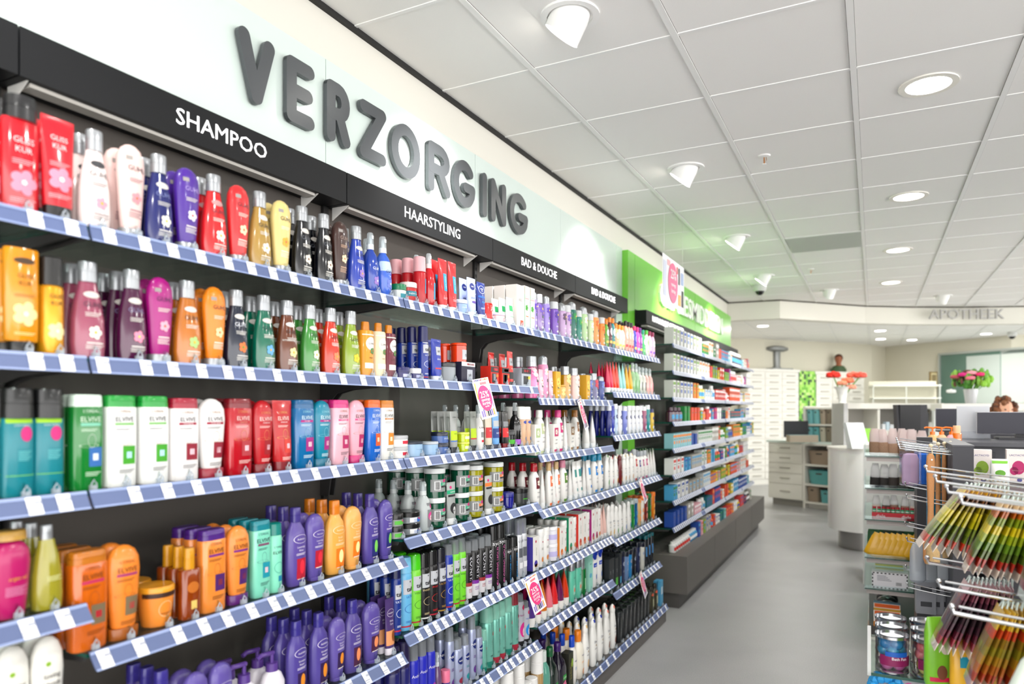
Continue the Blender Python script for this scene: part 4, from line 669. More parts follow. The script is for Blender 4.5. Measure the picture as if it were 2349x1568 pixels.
NM = lambda k, desc, c: kd(k, desc, 'bottle', bottle, .052, c=c, cap='232a3c', ch=.16, cw=.92, sh='flat', d=.6, gl=False, pr=[('E', 0, .6, .3, .07, 'a8b4c8'), ('T', 'MEN', 0, .6, .04, '2a3450'), ('L', 0, .4, .5, 4, 'b8c4d8')])
NM('m1', 'navy men shower gel', '2a3560'); NM('m2', 'steel blue men shower gel', '7a96bc'); NM('m3', 'bright blue men shower gel', '2a90c8'); NM('m4', 'white navy men shower gel', 'dcdcd4'); NM('m5', 'black men shower gel', '22252c')
kd('bs', 'slim black brush, teal top', 'brush', bottle, .03, c='1c2430', cap='1a7a84', ch=.1, cw=1.1, sh='tall', d=1, pr=[('R', 0, .5, .8, .3, '5a90c0')])
# bottom row
kd('gd', 'gold shampoo bottle, white cap', 'bottle', bottle, .072, c='b89a68', cap='f1f0ee', ch=.34, cw=1.0, sh='cyl', d=.95, cd=.95, gl=False, pr=[('L', 0, .4, .5, 3, '6a5030')]); kd('gdn', 'gold shampoo bottle, navy collar', 'bottle', bottle, .072, c='b08c5c', cap='f1f0ee', ch=.3, cw=1.0, sh='cyl', d=.95, cd=.95, gl=False, pr=[('R', 0, .66, 1.9, .04, '1c2870'), ('L', 0, .4, .5, 3, '6a5030')])
kd('tl', 'clear teal bath bottle, pale cap', 'bottle', bottle, .08, c='6aa898', cap='d8e0dc', ch=.18, cw=.5, sh='oval', d=.9, pr=[('T', 'balm', .1, .3, .08, 'e0ece8', pi/2)]); kd('bg', 'dark bath bottle, green cap', 'bottle', bottle, .08, c='1c3028', cap='12683c', ch=.16, cw=.46, sh='neck', d=.9, n=4, pr=[('R', .2, .3, .5, .12, '3a9a4c'), ('T', 'badedas', .2, .3, .05, 'f0f4e8')]); kd('bp', 'dark bath bottle, purple cap', 'bottle', bottle, .08, c='2a2236', cap='4a1f78', ch=.16, cw=.46, sh='neck', d=.9, n=4, pr=[('R', .2, .34, .5, .1, '3aa84c'), ('T', 'badedas', .2, .34, .05, 'f0f4e8'), ('F', .1, .18, .4, 'e07a9c', 'f8e0e8')]); kd('bb', 'dark carton with lime picture', 'carton', carton, .075, c='3a3c26', side='2c2c22', pr=[('T', 'badedas', -.2, .5, .14, 'b0a850', pi/2), ('E', .5, .7, .2, .12, '9ab83c')])
kd('ub', 'white bath bottle, blue cap', 'bottle', bottle, .085, c='f3f0ea', cap='1c58c8', ch=.22, cw=.52, sh='neck' if False else 'oval', d=.7, gl=False, pr=[('T', 'neutral', .2, .5, .06, '2a3a90'), ('L', .2, .36, .5, 4, '9ab8e0')]); kd('uo', 'white bath bottle, orange cap', 'bottle', bottle, .085, c='f3eee2', cap='f0921c', ch=.22, cw=.52, sh='oval', d=.7, gl=False, pr=[('T', 'neutral', .2, .5, .06, '2a3a90'), ('L', .2, .36, .5, 3, 'f0b888'), ('E', .3, .14, .15, .07, 'f0a04c')])
D('do', 'tall white shower bottle, cream accent', 'e8c890', 'f0d0a0'); D('db', 'tall white shower bottle, blue accent', '2a48b8', 'd8d8d8'); D('da', 'tall white shower bottle, almond picture', 'f09a88', '9a5a3c')
kd('xk', 'black men shower gel bottle', 'bottle', bottle, .058, c='2a2c2f', cap='34373a', ch=.16, cw=.9, sh='waist' if False else 'flat', d=.6, gl=False, n=3, pr=[('L', 0, .45, .4, 3, '8a8e92')]); kd('xo', 'olive bottle, brown cap', 'bottle', bottle, .07, c='4a4630', cap='3a342a', ch=.16, cw=.5, sh='oval', gl=False, pr=[('R', .1, .4, .5, .3, 'b8b89a'), ('E', .1, .7, .4, .05, 'd86a4c')]); kd('xp', 'blue clear blister pack', 'pack', carton, .07, c='5aa8cc', d=.3, pr=[('R', 0, .6, .6, .3, 'd0e0e8')])
kd('lbw', 'white conditioner bottle, black lettering', 'bottle', bottle, .085, c='f0eee8', cap='f0eee8', ch=.05, cw=.6, sh='dome', d=.55, gl=False, inv=True, pr=[('E', -.2, .78, .08, .02, '9ac040'), ('T', 'loving', .05, .68, .06, '3a3434'), ('T', 'blends', .05, .61, .06, '3a3434')])
# ================================================================== SHELVES AND THEIR GOODS
import re
ZR = {1: [1.797]*5, 2: [1.548, 1.548, 1.548, 1.50, 1.548], 3: [1.295, 1.295, 1.295, 1.247, 1.30], 4: [1.085, .99, 1.042, 1.0, 1.0],
      5: [.82, .69, .738, .738, .705], 6: [None, None, .438, .49, .405], 7: [None, None, .12, .12, .12]}
ROWW = {1: 'top', 2: 'second', 3: 'third', 4: 'fourth', 5: 'fifth', 6: 'sixth', 7: 'bottom'}
BAYW = ['leftmost bay', 'shampoo bay', 'hairstyling bay', 'first bath bay', 'last bath bay']
TILT = {1: .010, 2: .010, 3: .016, 4: .024, 5: .024, 6: .024, 7: .016}
ROWS = {
1: 'gkr@40/226*2;gkt@124/275*2;gw@215/302*2;gwc@298/333*2;gn@362/357*2;gpc@428/386*2;gr@490/403*2;grc@545/425*1;gg@594/441*1;gcc@643/460*2;gb@692/475*2;gb@742*2;gbc@779/508*2;gbl@816/520*2;gsp@855/533*2;gfo@884/542*2;wjg@916/653;wjr@939/649;wst@966/589*4;wsp@988/581*2;wtu@1012/595*2;wtu@1033;nvj@1058/688;nvt@1077/638*2;nvn@1100/648*2;got@1121/695*2;pkj@1145/719;alo@1166/683*3;wbx@1181/655*4;brg@1200/657*2;brg@1213*2;kp2@1224/668*2;kp1@1237/675*1;kp2@1254*2;kp3@1274/692*2;kp4@1292/697*2;kp5@1303/700*2;kg1@1315/692*2;kg2@1329/712*2;kl1@1341/703*2;kl2@1356/720*2;ko1@1367/711*2;ko2@1382/728*2;s1@1390/734*3;s2@1398*3;s3@1405*3;s4@1412/742*2;s5@1420/745*2;s5@1427*2;s6@1435/736*3;s6@1442*3;s6@1448*3;s7@1455/748*2;s8@1462*2;s9@1468*2;s10@1475/757*2;s11@1483*2;s12@1490*2;s12@1497*2',
2: 'gkg@42/573*2;gks@118/590*2;gm@200/602*2;gpl@300/620*3;gmc@364/636*2;gam@429/645*2;gor@490/658*2;gnv@541/666*2;gte@604/678*3;gbr@658/690*3;ggr@710/700*3;gre@757/707*3;gli@804/714*3;lv1@841/738*2;lv2@869/741*2;lv3@893/746*1;tji@922/842;tjw@950/845;tb@971/748*4;tbt@997/778*2;tjg@1027/832;tjb@1058/831;toj@1058/787*4^.075;trb@1124/840;trb@1149/840;trt@1124/808<.09;trt@1149/806<.09;trt@1167/806;tgb@1194/845;kpk@1221/817*4;kpt@1238/847;kpc@1249/815*2;kpt@1260/838*2;kyt@1274/852*2;kyj@1287/883;kyb@1298/840*3;kpb@1319/844*3;kyt@1343*2;kbl@1353/858*3;krb@1364/856*3;kbl@1380*2;c1@1394/829*3~18;c1@1401*2~18;c2@1408*2~18;c2@1415*2~18;c3@1422/832*2~18;c3@1430*2~18;c4@1438/836*2~18;c4@1446*2~18;cl1@1454/832*2;cl1@1462*2;cl2@1469*2;cl2@1477*2;cl3@1485*2;cl3@1493*2',
3: 'jft@35/890*2;jft@104*2;eg@192/905*2;ewg@270/907*2;ewg@346*2;ewr@415/913*2;ewc@482/914*2;er@542/914*2;erc@597/918*2;ert@642/918*2;eb@690/917*2;et@735/918*2;ep@774/917*2;epc@814/917*2;ebo@850/917*2;ewa@880/918*2;jws@913/1024;jws@913^+.0;jlb@948/1012*2;jlg@985/1012*2;jnv@1010/1015;jnv@1010^+.0;itu@1036/943*4;jye@1063/1013;jye@1063^+.0;itr@1081/943*2;lsp@1101/928*4;tcr@1118/945*2;tbl@1134/944*2;tbk@1156/944*2;jsm@1171/985;jun@1186/923*3;gcn@1199/932*2;gcn@1210*2;cbg@1226/973;wbw@1240/940*3;tw@1254/945*2~24;cbp@1268/972;wbp@1283/940*3;tw@1295*2~24;cbb@1306/970;wbb@1321/940*3;twb@1346/948*3~24;twb@1360*1~24;nb@1396/930*4;nbb@1403/930*2;nlb@1410/926*2;nw@1420/930*2;nl@1432/932*2;nw@1442*2;nw@1451*2;nw@1460*2;nw@1468*2;nm@1477/932*2;nt@1485*2;ny@1494/938*2',
4: 'ogx@18/1215;ogy@105/1203*3;eo@195/1260*3;eoc@278/1248*2;jor@362/1340*2;aoi@430/1255*3;ecu@482/1212*3;ecc@540/1205*3;emt@590/1192*3;emc@629/1198*1;ap@675/1163*3;apc@718/1177*2;ay@765/1147*3;ayc@805/1160*2;ag@846/1132*3;agc@880/1145*2;jb1@910/1205;jb1@910^+.0;jb2@942/1197;jb2@942^+.0;wps@975/1104*5;jgg@1003/1140*3;jgg@1003*3^+.0;tgg@1031/1105*1;jgg@1060*3;jgg@1060*3^+.0;jgy@1091/1125*2;jgy@1091*2^+.0;tgo@1118/1090*1;jgy@1139*3;jgy@1139*3^+.0;jbu@1168/1128;jsy@1196/1118*2;wbr@1228/1062*3;tw@1243~24;wbt@1259/1061*3;tw@1268*2~24;wbt@1276*2;wbk@1293/1055*3;tw@1306~24;twg@1318/1058*2;twg@1328*2;tw@1338~24;twc@1350/1055*3;wba@1364/1042*2;wba@1376*2;dvg@1391/1042*2;dvp@1401*2;dvw@1411*2;dvr@1421*2;dvw@1430*2;dvw@1438*2;dvw@1447*2;rd1@1456/1030*2;rd2@1464*2;rd3@1472*2;rd3@1480*2;twf@1487/1030*2~24;twf@1493*2~24;twf@1499*2~24',
5: 'lbw@18/1478*2;lbw@100*3;ak@365/1535*3;akc@442/1540*2;akc@500*2;apu@560/1515*2;apu@625/1492*2;ak@676/1424*3;ak@728*3;akc@768/1414*2;ao@806/1374*3;aoc@848/1380*2;aot@886/1370*3;f1@908/1290*3;f2@931/1277*3;f3@953/1270*3;f4@973/1266*2;f5@992/1260*2;f6@1011/1255*2;f7@1028/1247*3;f8@1043/1237*2;f8@1058*2;j1@1073/1240*2;j2@1089/1235*2;j1@1104/1222*3;j2@1119*2;y1@1134/1204*2;y1@1149*2;y2@1164*2;y2@1179*2;lst@1191/1190*2;lst@1201*2;b1@1221/1229*3;wp@1238/1212*4;wp@1250*4;wjl@1266/1245;wjl@1266^+.0;b2@1281/1208*2;wp@1291*4;b3@1302*2;wp@1313*4;b4@1324*2;b4@1334*2;wp@1344*4;b5@1354*2;b5@1362*2;wp@1370*4;wpk@1378/1155*3~24;wpk@1385*3~24;dw2@1395/1158*3;dw2@1403*3;dw3@1412*3;dw3@1421*3;dw4@1431*3;dw4@1441*3;q1@1450/1146*2;q2@1457*2;q3@1465/1143*3;q4@1472*3;q5@1480/1136*3;q6@1488*3;q7@1497*3',
6: 'av@905/1480*3;av@928*3;ab@949/1477*3;ab@968*3;ab@987*2;cp@1004/1496;pk@1021/1535;n1@1031/1437*3;n2@1050*3;n3@1066*3;n1@1082*2;n3@1097*2;w1@1109/1443;w2@1121/1390*3;w3@1137/1383*2;w3@1150*2;w2@1165/1358*2;w5@1180/1350*2;hs@1194/1360*2;hb@1206*2;t1@1219/1343*3~24;t2@1233*3~24;t3@1246*3~24;t4@1260*2~24;t5@1272*2~24;t6@1285*2~24;t7@1297*2~24;mi@1310/1290*3;mi@1324*3;gm2@1337/1278*2;mb@1348/1265*2;sx@1362/1253*2;sx@1374*2;xb@1394/1282*3;xb@1400*3;xc@1409*3;xb@1418*3;m1@1427/1262*4;m2@1436*4;m3@1444*4;m5@1453*4;m1@1463*4;m4@1473*3;bs@1482/1228*3;bs@1489*3;bs@1496*3',
7: 'gd@1165/1540*2;gd@1191/1526*3;gdn@1207*3;gdn@1221*3;gd@1234*3;tl@1249/1492*2;bg@1265/1484*2;bp@1284/1473*3;bb@1300/1494;ub@1310/1457*4;uo@1326/1445*4;do@1341/1429*4;db@1359/1417*3;db@1374*2;da@1390/1395*3;da@1404*2;xk@1420/1402*4;xk@1431*4;xk@1441*4;xk@1450*4;xk@1459*4;xk@1467*4;xk@1475*4;xk@1483*4;xo@1492/1345*3;xo@1501*3;xp@1511/1330*2'}
STRIP = mat('56648c', .42); STRIPL = mat('8c9cc4', .35); TAGM = mat('f2f3f6', .4); TAGI = mat('a8acb8', .5)
GLASS = clear('f2faf7', .04, 'glass'); GEDGE = mat('0d4a3d', .15, coat=.5); CLIP = clear('e8eef4', .3, 'clip'); BRK = mat('3c3a3a', .4)
def strip_mesh(w, tilt, dx=.322):
    b = MB(); h = .032; nx = Vector((h, 0, tilt)).normalized()*.0025
    def sl(z0, z1, off, m, y0=0, y1=w):
        pts = []
        for z in (z0, z1): pts.append((dx+.003+tilt*z+off, .003-h*z))
        q = [(p[0]-.004, p[1]) for p in pts[::-1]]
        b.prism(pts+q, 'y', y0, y1, m)
    sl(0, 1, 0, STRIP); sl(0, .16, .0012, STRIPL); sl(.9, 1, .0012, STRIPL)
    return b
TAGC = {}
def tag_mesh(tilt, dx=.322):
    if tilt in TAGC: return TAGC[tilt]
    b = MB(); h = .032
    def q(z0, z1, y0, y1, o, m):
        s = len(b.v)
        for z, y in ((z0, y0), (z0, y1), (z1, y1), (z1, y0)): b.v.append((dx+.003+tilt*z+o, y, .003-h*z))
        b.face((s+3, s+2, s+1, s), m)
    q(.04, .96, -.0125, .0125, .0018, TAGM); q(.04, .96, -.0125, .0125, .0014, TAGM)
    q(.25, .42, .0, .012, .0021, TAGI); q(.62, .7, -.012, .010, .0021, TAGI); q(.78, .84, -.012, .004, .0021, TAGI)
    TAGC[tilt] = b.mesh('price_tag', smooth=False); return TAGC[tilt]
b = MB(); b.tube([(.314, -.005, .002), (.315, -.005, .014), (.315, 0, .021), (.315, .005, .014), (.314, .005, .002)], .0016, CLIP, 6); b.box(.306, .318, -.005, .005, 0, .011, CLIP)
b.box(.06, .312, -.0004, .0004, 0, .026, clear('f2f6f6', .03, 'fin')); CLIPM = b.mesh('divider_clip')
def bracket():
    b = MB(); b.prism([(0, -.009), (.30, -.009), (.295, -.022), (.12, -.034), (.07, -.045), (.045, -.07), (.035, -.13), (0, -.13)], 'y', -.003, .003, BRK); return b
BRM = bracket().mesh('bracket', smooth=False)
def glass_mesh(w, x1=.32, solid=None):
    b = MB(); m = solid or GLASS; b.box(.005, x1, 0, w, -.008, -.0003, m, None if solid else {'-y': GEDGE, '+y': GEDGE, '+x': GEDGE}); return b
def make_shelf(label, group, loc, w, tilt, ys, x1=.32, solid=None, clips=True, brk=True):
    t = thing('glass_shelf' if not solid else 'metal_shelf', label, 'shelf', loc, 0, group)
    obj('board', glass_mesh(w, x1, solid), t, smooth=False)
    s = obj('price_strip', strip_mesh(w-.004, tilt, x1+.002), t, (0, .002, 0), smooth=False)
    for y in ys:
        if .02 < y < w-.02: link('price_tag', tag_mesh(tilt), s, (x1-.32, y, 0))
    if clips:
        for y in ys:
            if .01 < y < w-.01: link('divider_clip', CLIPM, t, (x1-.32, y, 0))
    if brk:
        for y in (.012, w-.012): link('bracket', BRM, t, (0, y, 0))
    return t

BUILT = {}
def build_kind(k, w, h):
    if k in BUILT: return BUILT[k]
    q = K[k]; parts = q['fn'](w, h, **q['kw'])
    dd = max(abs(v[0]) for n_, b in parts for v in b.v)*2
    full = [(n_, b.mesh(n_)) for n_, b in parts]
    mm = MB()
    for n_, b in parts:
        s = len(mm.v); mm.v += b.v
        for f, mi_ in zip(b.f, b.m): mm.face([s+i for i in f], b.mats[mi_])
    BUILT[k] = (full, mm.mesh(q['cat'].replace(' ', '_')), dd, h, w); return BUILT[k]
XF = .308
ents = {}
kh, kw_ = {}, {}
for r, s in ROWS.items():
    L = []
    for tk in s.split(';'):
        m = re.match(r'(\w+)@(\d+)(?:/(\d+))?(?:\*(\d))?(?:\^(\+?[\d.]+))?(?:<([\d.]+))?(?:~(\d+))?$', tk)
        if not m: raise ValueError(tk)
        k, u, top, n, z, bk, rot = m.groups()
        w = K[k]['w']; xf = XF + (.05 if r == 7 else 0); dxc = CX-xf+w*.32+float(bk or 0)
        y = yat(int(u), dxc); bay = max(0, min(4, int(math.floor(y-.82+1.0))))
        if y > 3.82: bay = 4
        bay = {True: bay}[True]
        z0 = ZR[r][bay]
        if z0 is None: continue
        L.append(dict(k=k, u=int(u), y=y, bay=bay, z=z0, n=int(n or 1), st=z, bk=float(bk or 0), rot=float(rot or 0), xf=xf))
        if top and k not in kh:
            d = dep(CX-dxc, y); zt = CZ+(939-int(top))*d/FP; zz = z0+(float(z) if z and z[0] != '+' else 0); kh[k] = zt-zz
    base = [e for e in L if not e['st'] and not e['bk']]
    for i, e in enumerate(base):
        ww = K[e['k']]['w']
        for o in ([base[i-1]] if i else [])+([base[i+1]] if i+1 < len(base) else []):
            wo = K[o['k']]['w']; gap = abs(e['y']-o['y'])
            lim = .97*gap*2*ww/(ww+wo)
            kw_[e['k']] = min(kw_.get(e['k'], 9), lim)
    ents[r] = L
for k in K:
    q = K[k]; q['W'] = max(q['w']*.62, min(q['w'], kw_.get(k, 9)))
    if k in kh: q['H'] = max(.03, kh[k])
for r in ROWS:
    for e in ents[r]:
        if 'H' not in K[e['k']]: K[e['k']]['H'] = .18
print('heights', {k: (round(K[k]['H'], 3), round(K[k]['W'], 3)) for k in K if 'H' in K[k]})
def place_item(k, x, y, z, rz, label, group, parts):
    full, merged, dd, h, w = BUILT[k]; nm = K[k].get('name') or K[k]['cat'].replace(' ', '_')
    nm = {'bottle': 'plastic_bottle', 'can': 'spray_can', 'tube': 'squeeze_tube', 'jar': 'cosmetic_jar', 'carton': 'product_carton', 'brush': 'bath_brush', 'pack': 'blister_pack', 'styling_stick': 'styling_stick'}.get(nm, nm)
    for w_, n2 in (('conditioner', 'conditioner_bottle'), ('shower', 'shower_bottle'), ('lotion', 'lotion_bottle'), ('shampoo', 'shampoo_bottle'), ('bath', 'bath_bottle')):
        if K[k]['cat'] == 'bottle' and w_ in K[k]['desc']: nm = n2; break
    if parts and len(full) > 1:
        t = link(nm, None, None, (x, y, z), (0, 0, rz)); t.empty_display_size = .03
        for n_, me in full: link(n_, me, t)
    else: t = link(nm, merged, None, (x, y, z), (0, 0, rz))
    tag(t, label, K[k]['cat'], group)
DW = ['front', 'second deep', 'third deep', 'fourth deep', 'fifth deep']
rnd = random.Random(3)
NIT = 0
for r, L in ents.items():
    cnt, seen, stk = {}, {}, {}
    for e in L: cnt[(e['k'], e['bay'])] = cnt.get((e['k'], e['bay']), 0)+1
    for e in L:
        q = K[e['k']]; full, merged, dd, h, w = build_kind(e['k'], q['W'], q['H'])
        kk = (e['k'], e['bay']); seen[kk] = seen.get(kk, 0)+1
        o = '' if cnt[kk] == 1 else ORD[seen[kk]-1]+', '
        rot = R(e['rot']) if e['rot'] else 0
        step = dd*(1.1 if e['rot'] else 1)+.004
        z = e['z']
        if e['st'] == '+.0': z += h+.0005; o = ORD[seen[kk]//2-1 if seen[kk] > 1 else 0]+' stack upper, '
        elif e['st']: z += float(e['st'])
        elif any(f['st'] == '+.0' and f['u'] == e['u'] for f in L): o = ORD[(seen[kk]-1)//2]+' stack lower, '
        if cnt[kk] > 1 and 'stack' in o and cnt[kk] > 2: o = 'stack beside %s tube, ' % 'left of' if False else o
        e['Y'] = e['y']
        half = dd/2*(1.1 if e['rot'] else 1)
        xc = e['xf']-half-e['bk']
        nmax = min(e['n'], max(1, int((xc+half-.01)/step)))
        if e['bk']: nmax = 1
        for i in range(nmax):
            jz = rnd.uniform(-.06, .06) if not e['rot'] else rnd.uniform(-.03, .03)
            if 'carton' in q['cat'] or 'stack' in o: jz *= .3
            lab = '%s, %s%s shelf, %s, %s' % (q['desc'], o, ROWW[r], BAYW[e['bay']], DW[i] if nmax > 1 else 'single')
            lab = lab.replace(', single', '')
            near = e['y'] < 3.0 and i < 2
            place_item(e['k'], xc-i*step, e['y']+rnd.uniform(-.001, .001), z, rot+jz, lab, q['desc']+' on the '+ROWW[r]+' shelf', near); NIT += 1
# the shelves
for r in ROWS:
    done = set()
    for bay in range(5):
        z = ZR[r][bay]
        if z is None: continue
        y0, y1 = BAYS[bay+1]
        if r in (4,) and bay == 4: continue
        if r == 4 and bay == 3: y1 = 4.80
        ys = [e['Y']-y0-.0 for e in ents[r] if y0 < e['y'] < y1 and not e['st'] and not e['bk']]
        ys2 = []
        for y in ys:
            if not ys2 or y-ys2[-1] > .045: ys2.append(y)
        if r == 7:
            make_shelf('dark base shelf at the bottom of %s' % BAYW[bay], 'base shelves', (0, y0+.001, z), y1-y0-.002, TILT[r], ys2, .37, mat('4a4745', .5), True, False)
        else:
            make_shelf('glass shelf with blue-grey price strip, %s shelf of %s' % (ROWW[r], BAYW[bay]), 'glass shelves', (0, y0+.001, z-.0003), y1-y0-.002, TILT[r], ys2, clips=True)
# ------------------------------------------------------------------ the far shelving run
FZ = [1.935, 1.737, 1.54, 1.357, 1.16, .966, .774, .576, .386]
FROWW = ['top', 'second', 'third', 'fourth', 'fifth', 'sixth', 'seventh', 'eighth', 'bottom']
CNAME = {'d9dad6': 'white', 'f0f1ef': 'white', 'e4e6e4': 'pale grey', 'f4f4ee': 'off-white', '2f9a50': 'green', '5ab0dc': 'light blue', 'e8622c': 'orange', '2a5cb4': 'blue', 'e8d040': 'yellow', '5a2448': 'plum', '1c1c22': 'black', '18808c': 'teal', 'e0504a': 'red', 'f2c0c8': 'pink', 'c8329a': 'magenta', '9ab83c': 'lime', 'c8c4bc': 'beige', '28306c': 'navy', 'f29a3c': 'amber', '9fd0d8': 'aqua'}
PAL = [['f0f1ef*5', 'f0f1ef*4', '2f9a50*2', 'f4f4ee*2', '2f9a50', 'c8c4bc', 'e8622c', '5ab0dc*3', '9fd0d8', 'f0f1ef', '1c1c22*5', '9fd0d8', 'f4f4ee*2', 'e0504a', 'f2c0c8'],
 ['f0f1ef*12', 'e0504a', '9ab83c*2', 'e8d040', 'e8622c*2', '9ab83c*2', 'c8329a', 'f2c0c8*3', 'f0f1ef*2', 'e8d040', 'f0f1ef', 'c8329a', 'f4f4ee*2'],
 ['f0f1ef*6', 'f29a3c*2', 'e8d040*2', 'f0f1ef*3', 'e4e6e4', 'e0504a*4', 'f2c0c8', 'f0f1ef', 'e8622c*5', 'f0f1ef*2', 'e8d040', 'f4f4ee*3'],
 ['5a2448*3', '2f9a50*2', 'e8622c*3', '9ab83c', 'e8622c', 'e0504a', 'f4f4ee', '5ab0dc', 'c8329a', 'f0f1ef*2', '28306c*2', 'f29a3c', 'f0f1ef', '18808c*5', '5ab0dc*2', '5a2448', 'f0f1ef*2'],
 ['9fd0d8*4', '2a5cb4*2', 'e4e6e4*4', 'c8c4bc*2', 'e8622c', 'f0f1ef*2', '9ab83c', '28306c*2', 'f29a3c*3', 'e8d040', '2f9a50*2', 'f0f1ef*2', '5ab0dc', 'e8d040'],
 ['f0f1ef*3', '5ab0dc*2', 'c8c4bc*3', 'e4e6e4*2', 'f29a3c', '5ab0dc*2', 'e8622c*2', '2a5cb4', 'e4e6e4', '2f9a50', 'e0504a', '5ab0dc*2', '2f9a50*2', 'e8d040', 'e8622c*2', 'f0f1ef*3'],
 ['5ab0dc', 'f0f1ef*3', 'c8c4bc*4', 'e4e6e4*2', 'f29a3c*2', 'e8d040', 'c8c4bc', '9ab83c*2', '1c1c22', 'e8d040', 'e8622c*3', 'f2c0c8*2', 'f0f1ef*3', 'e8622c'],
 ['2a5cb4*4', 'c8c4bc*2', 'f2c0c8*2', 'e4e6e4*2', '18808c*2', 'e0504a', '2a5cb4*2', 'e0504a', 'f4f4ee', 'e8622c*2', '1c1c22', 'e8d040', '5ab0dc*3', '2a5cb4*5', '9fd0d8'],
 ['f0f1ef*4', '5ab0dc*2', '2a5cb4', 'f2c0c8', '9ab83c', 'c8c4bc*2', 'e0504a', 'e8622c', 'f4f4ee*2', '18808c*2', '9fd0d8', 'e0504a*3', 'f29a3c', 'f0f1ef*2', 'e8d040*2', 'e0504a*2', '28306c*2', '1c1c22*2', 'c8c4bc']]
ACC = ['2a5cb4', 'e0504a', '2f9a50', 'f29a3c', 'ffffff', '5ab0dc']
FM = {}
def far_mesh(shape, c, a, w, h):
    key = (shape, c, a, round(w, 2), round(h, 2))
    if key in FM: return FM[key]
    w, h = key[3]-.003, key[4]; b = MB()
    if shape == 'b':
        d = .07; b.box(-d/2, d/2, -w/2, w/2, 0, h, CARD(c)); b.body = ([(0, w/2*1.02, d/2), (h, w/2*1.02, d/2)], 40)
        b.rect(0, h*.82, w*.96, h*.16, PR(a), nx=1, ny=1); b.rect(-w*.1, h*.4, w*.5, h*.2, PR(a), nx=1, ny=1); b.rect(0, h*.62, w*.7, h*.05, PR('6a6a72'), nx=1, ny=1)
        n_ = 'medicine_carton'
    else:
        b.loft([(0, w/2*.9, w/2*.9), (.004, w/2, w/2), (h*.68, w/2, w/2), (h*.78, w/2*.6, w/2*.6)], Q(c) if shape == 'j' else P(c), 2, 14, body=True)
        b.rect(0, h*.36, w*.8, h*.3, PR(a), nx=4, ny=1); b.loft([(h*.76, w/2*.62, w/2*.62), (h, w/2*.58, w/2*.58)], P('f4f4f2' if c != '5a2448' else '4a1c3c'), 2, 14)
        n_ = 'medicine_bottle'
    FM[key] = (b.mesh(n_), n_); return FM[key]
rf = random.Random(11); STF = MB()
for r, pal in enumerate(PAL):
    z = FZ[r]; seq = []
    for p in pal:
        c, _, n = p.partition('*'); seq += [(c, rf.choice(ACC))]*int(n or 1)
    y = 5.21; Y1 = 9.0; base_w = (Y1-y)/len(seq); i = 0; cnt = {}; ys = []
    hmax = (FZ[r-1]-z-.05) if r else .2
    last = None; nb = 2 if r > 0 else 1
    for c, a in seq:
        sub = 2 if base_w > .1 else 1
        if c != last: h = rf.uniform(.55, .95)*min(.15, hmax); w_ = rf.choice([.06, .07, .08]); last = c; shp = 'j' if c in ('5a2448', '1c1c22') or (r == 8 and y < 5.8) or rf.random() < .13 else 'b'
        if r < 3 and y < 6.0: h = .13; shp = 'b'; c = 'd9dad6' if c == 'f0f1ef' else c; a = ['2a5cb4', '5a88c8', '8ab05a'][int(y*5) % 3]; w_ = .065
        end = y+base_w
        while y+w_ <= end+.01:
            cn = CNAME[c]; cnt[cn, shp] = cnt.get((cn, shp), 0)+1; me, n_ = far_mesh(shp, c, a, w_, h)
            lab = '%s %s, %s such from the near end, %s far shelf' % (cn, 'medicine box' if shp == 'b' else 'bottle', ORD[min(cnt[cn, shp]-1, 25)], FROWW[r])
            ys.append(y+w_/2)
            if y > 7.75:
                ob = len(STF.v); ang = 0
                for v in me.vertices: STF.v.append((v.co.x+.285+(.02 if r == 8 else 0), v.co.y+y+w_/2, v.co.z+z))
                for p_ in me.polygons: STF.face([ob+i_ for i_ in p_.vertices], me.materials[p_.material_index])
                y += w_+.003; continue
            for q in range(1):
                o = link(n_, me, None, (.285-.076*q+(.02 if r == 8 else 0), y+w_/2, z), (0, 0, rf.uniform(-.03, .03)))
                tag(o, lab+(', behind' if q else ''), 'box' if shp == 'b' else 'bottle', cn+' medicines on the '+FROWW[r]+' far shelf'); NIT += 1
            y += w_+.003
        y = max(y, end-.01) if y < end-.03 else y
    if r < 8:
        yy = [.05+k*.052 for k in range(int(.98/.052))]
        for m_ in range(4):
            ya = 5.15+[0, 1.07, 2.05, 3.03][m_]; yb = 5.15+[1.07, 2.05, 3.03, 3.92][m_]
            make_shelf('far glass shelf, %s level, %s segment from the near end' % (FROWW[r], ORD[m_]), 'far glass shelves', (0, ya+.001, z-.0003), yb-ya-.002, TILT[1 if r < 3 else 3], [q for q in yy if q < yb-ya-.02], clips=False)
tag(obj('medicine_packages', STF, smooth=False), 'small colourful medicine packages at the distant end of far unit', 'packages', kind='stuff')
print('items', NIT)
